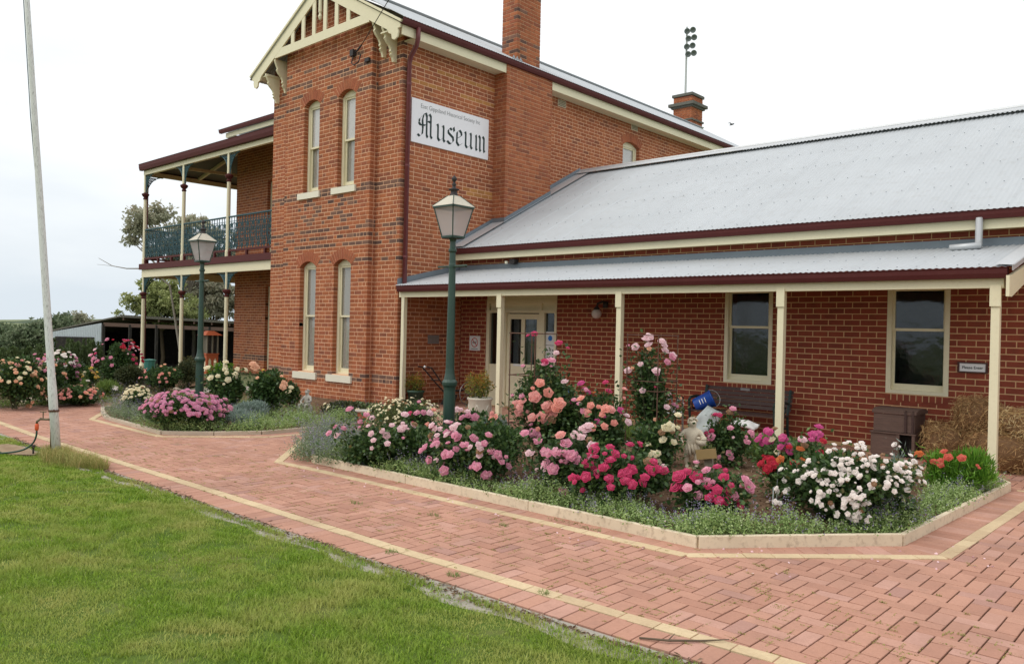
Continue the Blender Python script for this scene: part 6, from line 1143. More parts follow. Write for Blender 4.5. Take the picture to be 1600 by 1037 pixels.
SHRUBS = [
('conifer_shrub', 'dark spiky conifer shrub against the shed window', (-25.91, 8.86, -0.1), 0.54, 1.19, 'leaf_conifer', 5000, 0.09, 'shrubs in front of the shed'),
('conifer_shrub', 'low spreading conifer shrub left of the shed window', (-25.37, 7.99, -0.1), 0.55, 0.94, 'leaf_conifer', 4500, 0.09, 'shrubs in front of the shed'),
('conifer_shrub', 'upright conifer shrub with pointed tips by the shed corner', (-25.51, 9.22, -0.1), 0.33, 1.17, 'leaf_conifer', 3000, 0.09, 'shrubs in front of the shed'),
('conifer_shrub', 'dark green hedge shrub at the far left behind the peach roses', (-24.92, 7.05, -0.1), 0.79, 1.03, 'leaf_conifer', 6000, 0.1, 'shrubs in front of the shed'),
('green_shrub', 'bright green shrub under the balcony beside the red kiosk', (-22.59, 11.87, -0.1), 0.33, 0.5800000000000001, 'leaf_lily', 2200, 0.09, 'shrubs in front of the shed'),
('green_shrub', 'dark shrub behind the far lamp post', (-21.35, 10.3, -0.1), 0.35, 0.82, 'leaf_olive', 2600, 0.08, 'shrubs in front of the shed')]
# ------------------------------------------------------------------ THINGS ON THE VERANDA
bench = thing('park_bench', 'dark slatted wooden bench with iron arms against the veranda wall', 'bench', (-5.9, 11.9, 0))
for k in range(4):
    y = 11.60 + k * .11; MB().box((-6.66, y, .400), (-5.14, y + .085, .425)).build('seat_slat', 'bench_timber', bench)
for k in range(5):
    z = .47 + k * .066; y = 12.08 + k * .022; MB().add([(-6.66, y, z), (-5.14, y, z), (-5.14, y + .018, z + .055), (-6.66, y + .018, z + .055), (-6.66, y + .02, z), (-5.14, y + .02, z), (-5.14, y + .038, z + .055), (-6.66, y + .038, z + .055)], [(0, 1, 2, 3), (7, 6, 5, 4), (3, 2, 6, 7), (0, 4, 5, 1), (0, 3, 7, 4), (1, 5, 6, 2)]).build('back_slat', 'bench_timber', bench)
MB().box((-6.02, 12.168, .745), (-5.86, 12.176, .785)).build('name_plate', 'plaque_grey', bench)
for x in (-6.62, -5.18):
    mb = MB(); mb.tube([(x, 11.60, 0), (x, 11.63, .2), (x, 11.60, .40), (x, 11.58, .58), (x, 11.62, .62), (x, 11.85, .63), (x, 12.08, .60)], .022, 6); mb.tube([(x, 12.14, 0), (x, 12.08, .2), (x, 12.07, .42), (x, 12.17, .80)], .022, 6); mb.tube([(x, 11.6, .40), (x, 12.07, .40)], .02, 6); mb.tube([(x, 11.62, .22), (x, 12.08, .22)], .014, 6)
    mb.tube([(x, 11.75 + .08 * math.cos(a), .50 + .07 * math.sin(a)) for a in [i * math.pi / 6 for i in range(13)]], .012, 5); mb.tube([(x, 11.92 + .07 * math.cos(a), .50 + .06 * math.sin(a)) for a in [i * math.pi / 6 for i in range(13)]], .012, 5); mb.build('end_frame', 'bench_iron', bench)
bk = thing('blue_bucket', 'blue plastic bucket tipped over on the left end of the bench', 'bucket', (-6.5, 11.8, .55))
M4 = Matrix.Translation((-6.45, 11.74, .54)) @ Matrix.Rotation(R(62), 4, 'Y') @ Matrix.Rotation(R(-25), 4, 'X')
def lathe_m(prof, seg, Mx, mat, name, parent, smooth=True, **k):
    mb = MB(); mb.lathe((0, 0, 0), prof, seg, capb=k.get('cap', True)); mb.v = [tuple(Mx @ Vector(v)) for v in mb.v]; return mb.build(name, mat, parent, smooth=smooth)
lathe_m([(.0, -.15), (.105, -.15), (.11, -.14), (.14, .15), (.148, .15), (.148, .165), (.135, .165), (.13, .14), (.10, -.13), (0, -.13)], 24, M4, 'blue_plastic', 'bucket_body', bk)
mb = MB(); mb.tube([M4 @ Vector((.145 * math.cos(a), .145 * math.sin(a) * .4 - .02, .15 + .12 * math.sin(a))) for a in [i * math.pi / 10 for i in range(11)]], .004, 5); mb.build('bucket_handle', 'ridge_metal', bk)
mb = MB()
for i_ in range(3): mb.add([M4 @ Vector(((.127 + .005 * i_) * math.cos(a), (.127 + .005 * i_) * math.sin(a), -.05 + .045 * i_ + dz)) for a, dz in ((-1.9, 0), (-1.6, 0), (-1.3, 0), (-1.3, .012), (-1.6, .012), (-1.9, .012))], [(0, 1, 4, 5), (1, 2, 3, 4)])
mb.build('printed_lines', 'white_paper', bk)
def sheet_cloth(name, label, catg, P, mat, nx_=14, ny_=10, amp=.02, th=.006):
    """a soft bag or cloth: bilinear patch between four corners with folds"""
    P = [Vector(p) for p in P]; vs = []
    for j in range(ny_ + 1):
        for i in range(nx_ + 1):
            u, v = i / nx_, j / ny_; p = (P[0] * (1 - u) + P[1] * u) * (1 - v) + (P[3] * (1 - u) + P[2] * u) * v
            n = (P[1] - P[0]).cross(P[3] - P[0]).normalized(); p = p + n * (amp * math.sin(u * 9 + v * 3) + amp * .7 * math.sin(u * 4 - v * 8) + amp * 2.5 * math.sin(math.pi * u) * math.sin(math.pi * v)); vs.append(p)
    mb = MB(); mb.add(vs, [(j * (nx_ + 1) + i, j * (nx_ + 1) + i + 1, (j + 1) * (nx_ + 1) + i + 1, (j + 1) * (nx_ + 1) + i) for j in range(ny_) for i in range(nx_)])
    o = mb.build(name, mat, None, smooth=True); s_ = o.modifiers.new('solid', 'SOLIDIFY'); s_.thickness = th; return tag(o, label, catg)
sheet_cloth('plastic_bag', 'translucent grey plastic bag slumped against the front of the bench', 'bag', [(-6.55, 11.38, .04), (-6.15, 11.38, .04), (-6.0, 11.52, .42), (-6.25, 11.50, .52)], 'grey_plastic', amp=.03)
sheet_cloth('white_cloth', 'white cloth rolled on the seat edge of the bench', 'cloth', [(-5.85, 11.52, .27), (-5.45, 11.50, .20), (-5.42, 11.60, .29), (-5.80, 11.62, .37)], 'white_paper', amp=.015, th=.03)
wf_ = thing('walking_frame', 'grey tubular walking frame standing at the left end of the bench', 'walking frame', (-6.8, 11.4, 0))
mb = MB()
for x, y in ((-6.92, 11.25), (-6.72, 11.25)): mb.tube([(x, y, 0), (x, y + .02, .40), (x, y + .12, .56), (x, y + .3, .58), (x, y + .32, .0)], .016, 6)
mb.tube([(-6.92, 11.27, .36), (-6.72, 11.27, .36)], .014, 6); mb.tube([(-6.92, 11.56, .36), (-6.72, 11.56, .36)], .014, 6); mb.build('tubular_frame', 'grey_plastic', wf_, smooth=True)
mb = MB()
for x in (-6.92, -6.72): mb.tube([(x, 11.40, .60), (x, 11.55, .60)], .022, 8)
mb.build('hand_grip', 'dark_metal', wf_)
# trunk on crate
def planked(root, name, x0, x1, y0, y1, z0, z1, n, mat, openx=None):
    for i in range(n):
        za = z0 + (z1 - z0) * i / n + .004; zb = z0 + (z1 - z0) * (i + 1) / n - .003; j = random.uniform(-.006, .006); xe = openx if openx else x1
        MB().box((x0, y0 + j, za), (xe, y0 + .025 + j, zb)).build(name, mat, root); MB().box((x1 - .025 + j, y0 + .028, za), (x1 + j, y1, zb)).build(name, mat, root)
cr_ = thing('open_crate', 'dark old wooden crate standing on the paving with an open dark right half', 'crate', (-3.5, 12.0, 0))
planked(cr_, 'plank', -3.84, -3.26, 11.78, 12.34, 0, .325, 1, 'old_timber', -3.50)
MB().box((-3.83, 11.95, .01), (-3.29, 12.33, .30)).build('inside', 'shed_dark', cr_); MB().box((-3.85, 11.76, .327), (-3.25, 12.35, .345)).build('lid', 'old_timber', cr_)  # a dark block paints the shaded hollow of the crate
MB().box((-3.50, 11.77, 0), (-3.46, 11.80, .326)).build('corner_post', 'old_timber', cr_); MB().box((-3.30, 11.77, 0), (-3.262, 11.80, .326)).build('corner_post', 'old_timber', cr_)
tr_ = thing('old_trunk', 'battered dark brown trunk standing on the open crate', 'trunk', (-3.5, 12.0, .345))
planked(tr_, 'plank', -3.81, -3.27, 11.80, 12.30, .348, .60, 1, 'old_timber')
mb = MB(); mb.prism([(11.78, .603), (12.32, .603), (12.32, .64), (12.2, .672), (11.9, .672), (11.78, .64)], frame(-3.25, 0, R(90)), 0, .58); mb.build('lid', 'old_timber', tr_)
for x in (-3.40, -3.31): MB().box((x, 11.772, .35), (x + .03, 11.785, .66)).build('strap', 'bench_timber', tr_)
# straw bales
def bale(label, c, sz, rot, dark):
    root = thing('straw_bale', label, 'straw bale', c, 'straw bales stacked on the paving')
    cr0, sr0 = math.cos(rot), math.sin(rot); n = 26
    vs = []; fs = []
    mb = MB(); mb.box((-.5, -.5, 0), (.5, .5, 1)); bm = bmesh.new(); vl = [bm.verts.new(v) for v in mb.v]; [bm.faces.new([vl[i] for i in f]) for f in mb.f]
    bmesh.ops.subdivide_edges(bm, edges=bm.edges[:], cuts=5, use_grid_fill=True)
    for v in bm.verts:
        q = Vector((v.co.x, v.co.y, v.co.z - .5)); r = max(abs(q.x), abs(q.y), abs(q.z)); k = q.length
        q = q * (1 - .45 * max(0, k / r - 1)) if r > 0 else q
        q += Vector((random.uniform(-.05, .05), random.uniform(-.05, .05), random.uniform(-.05, .05)))
        x, y, z = q.x * sz[0], q.y * sz[1], (q.z + .5) * sz[2]; v.co = (x * cr0 - y * sr0, x * sr0 + y * cr0, z)
    bm.normal_update(); pts = [(f.calc_center_median().copy(), f.normal.copy()) for f in bm.faces]
    me = bpy.data.meshes.new('bale_core'); bm.to_mesh(me); me.materials.append(M['straw']); me.polygons.foreach_set('use_smooth', [True] * len(me.polygons)); o = bpy.data.objects.new('bale_core', me); COL.objects.link(o); o.parent = root
    N = 5200; idx = rng.integers(0, len(pts), N); P = np.array([pts[i][0] for i in idx]) + rng.normal(size=(N, 3)) * .035; Nn = np.array([pts[i][1] for i in idx])
    D = np.cross(Nn, rng.normal(size=(N, 3))) + Nn * rng.uniform(0, .45, (N, 1)) + np.array([0, 0, -.2]); P = P + Nn * .012
    V, F = leaves(P + np.array(c), D, rng.uniform(.04, .13, N), rng.uniform(.004, .009, N), .1)
    t = np.repeat(np.clip(rng.beta(2, 2, N) + (-.08 if dark else .28), 0, 1), 2); fast_mesh('straw', V, F, 'straw', root, tints=t, kind='stuff')
bale('darker weathered straw bale slumped low at the left of the heap', (-2.86, 11.95, 0), (.62, .55, .50), .25, True)
bale('straw bale at the bottom right of the heap behind the last post', (-2.20, 11.75, 0), (.82, .6, .50), -.1, True)
bale('straw bale on top of the heap, its peak left of the last post', (-2.55, 11.95, .42), (.50, .5, .44), .3, True)
bale('pale golden straw bale on top right of the heap beyond the post', (-1.95, 11.8, .44), (.75, .55, .30), -.15, False)
bale('straw bale at the far right end of the heap', (-1.35, 11.75, 0), (.7, .6, .55), .1, True)
# urn and pot
ur = thing('white_urn', 'cream stone urn with swag relief holding a small golden bush', 'urn', (-9.62, 9.78, 0))
mb = MB(); mb.lathe((-9.62, 9.78, 0), [(.13, 0), (.15, .02), (.17, .12), (.19, .28), (.20, .42), (.215, .44), (.22, .455), (.215, .475), (.195, .475), (.185, .43), (.0, .42)], 28); mb.build('urn_body', 'urn_stone', ur, smooth=True)
mb = MB()
for k in range(6):
    a0 = k * math.pi / 3; mb.tube([(-9.62 + (.192 + .004) * math.cos(a0 + t * math.pi / 3), 9.78 + .196 * math.sin(a0 + t * math.pi / 3), .36 - .16 * math.sin(math.pi * t)) for t in [i / 8 for i in range(9)]], .009, 5)
mb.build('swag', 'urn_stone', ur, smooth=True)
MB().lathe((-9.62, 9.78, .40), [(.0, .0), (.185, .01), (.0, .03)], 16).build('potting_soil', 'bed_soil', ur)
gp = thing('green_pot', 'dark green pot with a small golden shrub behind the corner post', 'pot', (-12.68, 10.98, 0))
MB().lathe((-12.68, 10.98, 0), [(.12, 0), (.17, .30), (.185, .30), (.185, .34), (.165, .34), (.16, .3), (0, .29)], 20).build('pot_body', 'pot_green', gp, smooth=True)
# hand plough
pg = thing('hand_plough', 'rusty old hand plough with curved handles and a spoked wheel in the veranda corner', 'plough', (-12.4, 11.6, 0))
mb = MB()
for dx in (-.12, .16): mb.tube([(-12.5 + dx, 10.98, .84), (-12.5 + dx, 11.10, .82), (-12.5 + dx * .7, 11.45, .48), (-12.5 + dx * .3, 11.85, .12)], .016, 6)
mb.tube([(-12.5, 11.6, .32), (-12.5, 12.1, .30), (-12.5, 12.3, .34)], .02, 6); mb.tube([(-12.62, 11.35, .55), (-12.38, 11.35, .55)], .012, 6); mb.build('beam_and_handles', 'dark_metal', pg)
mb = MB(); mb.tube([(-12.22, 12.05 + .24 * math.cos(a), .26 + .24 * math.sin(a)) for a in [i * math.pi / 14 for i in range(29)]], .012, 6)
for k in range(5): a = k * math.pi / 5; mb.tube([(-12.22, 12.05 + .24 * math.cos(a), .26 + .24 * math.sin(a)), (-12.22, 12.05 - .24 * math.cos(a), .26 - .24 * math.sin(a))], .006, 4)
mb.tube([(-12.3, 12.05, .26), (-12.1, 12.05, .26)], .02, 6); mb.build('wheel', 'plaque_grey', pg)
for k in range(3): MB().prism([(11.65 + .15 * k, .22), (11.70 + .15 * k, .22), (11.62 + .15 * k, .02), (11.54 + .15 * k, .03)], frame(-12.5, 0, R(90)), -.02, .02).build('tine', 'dark_metal', pg)
MB().lathe((-12.38, 10.95, .845), [(0, -.03), (.03, 0), (0, .03)], 8).build('grip', 'white_paper', pg)
# dark tub on the veranda behind the roses
tb = thing('black_tub', 'black tub under the veranda with a blue handled tool beside it', 'tub', (-8.9, 11.9, 0))
MB().lathe((-8.75, 11.6, 0), [(.22, 0), (.27, .42), (.29, .42), (.29, .45), (.26, .45), (.25, .4), (0, .38)], 20).build('tub_body', 'dark_metal', tb, smooth=True)
MB().box((-9.25, 11.58, .40), (-9.10, 11.64, .58)).build('blue_crate', 'blue_ink', tb)

# ------------------------------------------------------------------ STATUES, PEDESTAL, STAKES
def skin_figure(parent, name, joints, edges, radii, mat, root=0, lv=2):
    me = bpy.data.meshes.new(name); me.from_pydata([Vector(j) for j in joints], edges, []); o = bpy.data.objects.new('tmp_' + name, me); COL.objects.link(o)
    o.modifiers.new('s', 'SKIN'); sv = me.skin_vertices[0].data
    for i, r_ in enumerate(radii): sv[i].radius = (r_, r_); sv[i].use_root = (i == root)
    s2 = o.modifiers.new('u', 'SUBSURF'); s2.levels = lv; s2.render_levels = lv
    dg = bpy.context.evaluated_depsgraph_get(); ev = o.evaluated_get(dg); m2 = bpy.data.meshes.new_from_object(ev); bpy.data.objects.remove(o)
    m2.materials.clear(); m2.materials.append(M[mat]); m2.polygons.foreach_set('use_smooth', [True] * len(m2.polygons))
    ob = bpy.data.objects.new(name, m2); COL.objects.link(ob); ob.parent = parent; return ob
def cherub(x, y, h, label, catg, mat, seated=False, rot=0.0, name='cherub_statue'):
    root = thing(name, label, catg, (x, y, 0)); s = h
    if seated:
        J = [(0, 0, .38), (0, 0, .55), (0, -.01, .70), (0, -.02, .77), (0, -.03, .87), (.13, 0, .68), (.22, -.08, .52), (.10, -.22, .50), (-.13, 0, .68), (-.22, -.10, .50), (-.06, -.24, .42), (.09, -.04, .36), (.14, -.30, .40), (.12, -.32, .12), (.12, -.42, .07), (-.09, -.04, .36), (-.16, -.28, .40), (-.10, -.34, .12), (-.10, -.44, .07), (0, -.05, .93)]
    else:
        J = [(0, 0, .46), (0, 0, .58), (0, 0, .72), (0, 0, .79), (0, -.02, .88), (.13, 0, .71), (.21, -.07, .58), (.12, -.20, .56), (-.13, 0, .71), (-.22, -.04, .60), (-.16, -.20, .52), (.07, 0, .42), (.08, -.04, .22), (.08, 0, .06), (.08, -.08, .03), (-.07, 0, .42), (-.09, .02, .22), (-.08, .03, .06), (-.08, -.05, .03), (0, -.04, .94)]
    Rr = [.085, .09, .10, .045, .085, .05, .036, .028, .05, .036, .028, .07, .048, .032, .028, .07, .048, .032, .028, .06]
    Ed = [(0, 1), (1, 2), (2, 3), (3, 4), (2, 5), (5, 6), (6, 7), (2, 8), (8, 9), (9, 10), (0, 11), (11, 12), (12, 13), (13, 14), (0, 15), (15, 16), (16, 17), (17, 18), (4, 19)]
    c, q = math.cos(rot), math.sin(rot); b = .10
    J = [((jx * c - jy * q) * s, (jx * q + jy * c) * s, (b + jz * (1 - b)) * s) for jx, jy, jz in J]; Rr = [r_ * s for r_ in Rr]
    skin_figure(root, 'body', J, Ed, Rr, mat)
    T = lambda jx, jy, jz: (x + (jx * c - jy * q) * s, y + (jx * q + jy * c) * s, (b + jz * (1 - b)) * s)
    mb = MB(); mb.lathe((x, y, 0), [(.22 * s, 0), (.22 * s, .06 * s), (.19 * s, .10 * s), (0, .11 * s)], 14); mb.build('base', mat, root)
    mb = MB()
    for k in range(34):                                           # curls of hair
        a = random.uniform(0, 2 * math.pi); e = random.uniform(-.1, 1.4); p = T(.085 * math.cos(a) * math.cos(e), (-.02 + .085 * math.sin(a) * math.cos(e) + .015), .895 + .085 * math.sin(e))
        if math.sin(a) < -.5 and e < .7: continue
        mb.lathe(p, [(0, -.02 * s), (.018 * s, -.01 * s), (.018 * s, .01 * s), (0, .02 * s)], 6)
    mb.build('hair', mat, root, smooth=True)
    mb = MB()
    fy = -.105
    for ex in (-.032, .032): mb.lathe(T(ex, fy, .90), [(0, -.008 * s), (.010 * s, 0), (0, .008 * s)], 6)
    mb.lathe(T(0, fy - .012, .872), [(0, -.012 * s), (.011 * s, 0), (.006 * s, .02 * s), (0, .03 * s)], 6); mb.lathe(T(0, fy + .002, .842), [(0, -.006 * s), (.016 * s, 0), (0, .006 * s)], 6); mb.build('face', mat, root, smooth=True)
    mb = MB()
    if seated: mb.lathe(T(0, .02, .12), [(.16 * s, -.08 * s), (.17 * s, .08 * s), (.14 * s, .22 * s), (.0, .24 * s)], 10); mb.build('rock_seat', mat, root)
    else:                                                          # drapery and a basket held to the side
        for k in range(11): a = k * 2 * math.pi / 11; mb.tube([T(.085 * math.cos(a), .075 * math.sin(a), .50), T(.105 * math.cos(a + .3), .09 * math.sin(a + .3), .40), T(.095 * math.cos(a + .5), .085 * math.sin(a + .5), .27 + .03 * math.sin(3 * a))], [.022 * s, .03 * s, .02 * s], 6)
        mb.build('drapery', mat, root, smooth=True)
        m2 = MB(); m2.lathe(T(.15, -.20, .48), [(.04 * s, 0), (.075 * s, .03 * s), (.09 * s, .10 * s)], 12); [m2.lathe(T(.15 + .06 * math.cos(q * 1.3), -.20 + .06 * math.sin(q * 1.3), .58 + .02 * (q % 2)), [(0, 0), (.035 * s, .02 * s), (.03 * s, .045 * s), (0, .055 * s)], 7) for q in range(6)]; m2.build('basket', mat, root, smooth=True)
    return root
cherub(-4.72, 8.35, .68, 'weathered cherub statue holding a basket among the roses of the long bed', 'statue', 'statue_stone', rot=.5)
cherub(-12.35, 8.15, .50, 'small grey stone child sitting on a rock in front of the tower wall', 'statue', 'statue_grey', seated=True, rot=.3, name='child_statue')
dv_ = thing('dove_statue', 'small pale stone bird standing left of the cherub statue', 'statue', (-4.98, 8.25, 0))
mb = MB(); mb.lathe((-4.98, 8.25, 0), [(.05, 0), (.04, .05), (.03, .22)], 8); mb.build('perch', 'statue_stone', dv_)
skin_figure(dv_, 'body', [(0, 0, .26), (.02, 0, .36), (.03, 0, .46), (.035, -.01, .52), (.05, -.06, .525), (-.03, .03, .22), (-.06, .05, .12)], [(0, 1), (1, 2), (2, 3), (3, 4), (0, 5), (5, 6)], [.05, .06, .042, .032, .010, .035, .015], 'statue_stone')
pd_ = thing('brick_pedestal', 'little round brick pedestal with a stone birdbath top in the gap between the beds', 'pedestal', (-10.58, 8.05, 0))
for kz in range(3):
    n = 8
    for k in range(n):
        a0 = (k + .5 * (kz % 2)) * 2 * math.pi / n; a1 = a0 + 2 * math.pi / n - .07; mb = MB(); vs = [(-10.58 + r_ * math.cos(a), 8.05 + r_ * math.sin(a), z) for z in (kz * .082 + .002, kz * .082 + .077) for a in (a0, (a0 + a1) / 2, a1) for r_ in (.03, .095)]
        mb.add(vs, [(0, 2, 3, 1), (2, 4, 5, 3), (6, 7, 9, 8), (8, 9, 11, 10), (1, 3, 9, 7), (3, 5, 11, 9), (0, 1, 7, 6), (4, 10, 11, 5), (0, 6, 8, 2), (2, 8, 10, 4)]); mb.build('brick', 'brick_arch', pd_)
MB().lathe((-10.58, 8.05, 0), [(.088, 0), (.088, .243)], 16).build('mortar_core', 'mortar_old', pd_)
MB().lathe((-10.58, 8.05, .245), [(.10, 0), (.13, .012), (.14, .03), (.13, .035), (.10, .02), (0, .018)], 24).build('basin', 'statue_grey', pd_, smooth=True)
ss = thing('stake_sign', 'tan wooden name board nailed on a leaning grey stake beside the cherub', 'sign', (-4.38, 8.15, 0))
mb = MB(); mb.bar((-4.36, 8.16, 0), (-4.40, 8.13, .32), .10, .03, up=(0, 1, 0)); mb.build('stake', 'grey_timber', ss)
mb = MB(); mb.bar((-4.52, 8.10, .285), (-4.27, 8.08, .335), .018, .11, up=(0, 0, 1)); mb.build('board', 'tan_board', ss)
for i, (x, y, lb) in enumerate(((-4.42, 6.0, 'small tan plant label on a wire pin between hot pink roses'), (-4.75, 5.90, 'low brown plant label half hidden at the front of the hot pink roses'))):
    t_ = thing('plant_label', lb, 'plant label', (x, y, 0)); MB().tube([(x, y, 0), (x, y, .14)], .004, 4).build('pin', 'dark_metal', t_); MB().box((x - .05, y - .006, .12 - .03 * i), (x + .05, y + .0, .20 - .03 * i)).build('tag', 'tan_board', t_)
for x, y, h, lb in ((-4.02, 6.18, .36, 'thin white steel pin standing between the two hot pink bushes'), (-3.22, 7.3, .55, 'thin green wire stake in the mulch behind the hot pink bush'), (-2.95, 6.6, .35, 'short pale cane stuck in the mulch left of the white roses')):
    tag(MB().tube([(x, y, 0), (x + .01, y, h)], .005, 5).build('garden_stake', 'grey_plastic', None), lb, 'stake')
def trellis(x, y, w, h, label, rings):
    root = thing('wire_trellis', label, 'trellis', (x, y, 0), 'wire rose frames in the long bed')
    C4 = [(-w / 2, -w / 2), (w / 2, -w / 2), (w / 2, w / 2), (-w / 2, w / 2)]
    for a, b in C4: MB().tube([(x + a, y + b, 0), (x + a, y + b, h)], .0075, 5).build('upright', 'rusty_wire', root)
    for z in rings:
        mb = MB()
        for (a, b), (c, d) in zip(C4, C4[1:] + C4[:1]): mb.tube([(x + a * 1.04, y + b * 1.04, z), (x + c * 1.04, y + d * 1.04, z)], .006, 5)
        mb.build('ring', 'rusty_wire', root)
trellis(-5.92, 6.86, .37, 1.62, 'rusty square wire frame round the tall climbing rose before the door', (1.61, 1.14, .6))
trellis(-5.10, 8.05, .42, 1.63, 'rusty square wire frame round the pale pink climbing rose right of the post', (1.62, 1.09, .98))

# ------------------------------------------------------------------ PLANTS
def rose_mesh(name, mat, rings, k=3):
    """petals in rings: (count, base radius, tilt from the axis, petal width, petal length, tint)"""
    vs = []; fs = []; ts = []
    if rings and rings[0][0] == 'cup':
        for _, rim, z, lobes, tn in rings:
            ph = random.uniform(0, 6.28); seg = 14 if k == 3 else 10; o = len(vs); prof = ((.30, -.26), (.86, -.10), (1.0, .0), (1.13, -.055))
            for pr_, pz in prof:
                for i in range(seg):
                    a = 2 * math.pi * i / seg; wv = math.sin(lobes * a / 1.0 + ph); rr = rim * pr_ * (1 + .11 * wv * pr_); vs.append((rr * math.cos(a + .25 * z), rr * math.sin(a + .25 * z), z + pz * (rim / .5 + .35) * .9 + .035 * wv * pr_ + random.uniform(-.012, .012)))
            for j in range(len(prof) - 1):
                for i in range(seg): fs.append((o + j * seg + i, o + j * seg + (i + 1) % seg, o + (j + 1) * seg + (i + 1) % seg, o + (j + 1) * seg + i)); ts.append(tn)
        rings = []
    for n, r0, tilt, w, L, tn in rings:
        for i in range(n):
            a = 2 * math.pi * i / n + random.uniform(-.2, .2) + tn * 1.3; tl = tilt + random.uniform(-.12, .12); ca, sa = math.cos(a), math.sin(a); o = len(vs)
            for j in range(k):
                v = j / (k - 1); ang = tl + .55 * v * v * (1 if tilt > .5 else -.4); rad = r0 + L * v * math.sin(ang); z = L * v * math.cos(ang) * .9
                for q in (-1, 0, 1):
                    ww = w * (math.sin(math.pi * (.25 + .6 * v))) * .5 * q; rr = rad - abs(q) * w * .12
                    vs.append((ca * rr - sa * ww, sa * rr + ca * ww, z + abs(q) * w * .10))
            for j in range(k - 1):
                for q in (0, 1): fs.append((o + j * 3 + q, o + j * 3 + q + 1, o + (j + 1) * 3 + q + 1, o + (j + 1) * 3 + q)); ts.append(tn)
    me = bpy.data.meshes.new(name); me.from_pydata(vs, [], fs); me.materials.append(M[mat]); a_ = me.attributes.new('tint', 'FLOAT', 'FACE'); a_.data.foreach_set('value', ts); me.polygons.foreach_set('use_smooth', [True] * len(fs)); return me
RINGS = [[('cup', .50, .16, 5, .0), ('cup', .41, .26, 5, .08), ('cup', .31, .34, 4, .22), ('cup', .21, .40, 3, .42), ('cup', .10, .43, 2, .7)],
         [('cup', .48, .20, 5, .0), ('cup', .38, .30, 4, .12), ('cup', .26, .38, 3, .35), ('cup', .13, .43, 2, .65)]]
SMALL = [[('cup', .50, .20, 5, .0), ('cup', .35, .32, 4, .15), ('cup', .17, .40, 3, .5)]]
DAISY = [[(9, .08, 1.45, .22, .42, 0.0)]]
COLS = {'pink': 'petal_pink', 'pale': 'petal_pale', 'hot': 'petal_hot', 'coral': 'petal_coral', 'magenta': 'petal_magenta', 'cream': 'petal_cream', 'white': 'petal_white', 'red': 'petal_red', 'orange': 'petal_orange', 'scarlet': 'petal_scarlet', 'peach': 'petal_peach', 'yellow': 'petal_yellow', 'salmon': 'petal_salmon', 'mauve': 'petal_mauve', 'spent': 'petal_spent'}
_bm = {}
def bloom_mesh(col, small, var):
    k = (col, small, var)
    if k not in _bm: _bm[k] = rose_mesh('bloom', COLS[col], (SMALL[0] if small == 1 else DAISY[0] if small == 2 else RINGS[var % 2]), 4 if small == 1 else 3)
    return _bm[k]
def put_bloom(parent, p, nrm_, col, size, small=0, name='bloom'):
    if random.random() < .05 and col not in ('scarlet',): col = 'spent'
    o = bpy.data.objects.new(name, bloom_mesh(col, small, random.randrange(4))); COL.objects.link(o); o.parent = parent
    o.location = Vector(p) - world_off(parent); q = Vector(nrm_).normalized().to_track_quat('Z', 'X'); o.rotation_mode = 'QUATERNION'
    from mathutils import Quaternion
    o.rotation_quaternion = q @ Quaternion((0, 0, 1), random.uniform(0, 6.28)); s_ = size * random.choice((random.uniform(.35, .6), random.uniform(.7, .95), random.uniform(.72, 1.0), random.uniform(.78, 1.05))); o.scale = (s_, s_, s_ * .95); return o
LEAFP = {  # material, length, width, density, droop
    'rose': ('leaf_rose', .052, .036, 1.0), 'rose_light': ('leaf_rose_light', .05, .034, .9), 'lily': ('leaf_lily', .085, .012, 2.0), 'daisy': ('leaf_daisy', .035, .010, 2.2),
    'silver': ('leaf_silver', .07, .014, 1.4), 'olive': ('leaf_olive', .05, .018, 1.6), 'grassy': ('leaf_grassy', .10, .014, 1.2)}
AUTO = {'cream': [('cream', 1)], 'mauve': [('mauve', .85), ('pink', .15)], 'pink': [('pink', 1)], 'peach': [('peach', .5), ('cream', .35), ('salmon', .15)], 'apricot': [('peach', .45), ('pink', .35), ('mauve', .2)], 'pinkwhite': [('mauve', .5), ('white', .5)], 'salmon': [('salmon', .6), ('coral', .25), ('peach', .15)], 'yellow': [('yellow', .8), ('cream', .2)], 'redpink': [('red', .35), ('pink', .4), ('hot', .15), ('pale', .1)], 'white': [('white', 1)]}
camv = Vector((0, 0, 1.65))
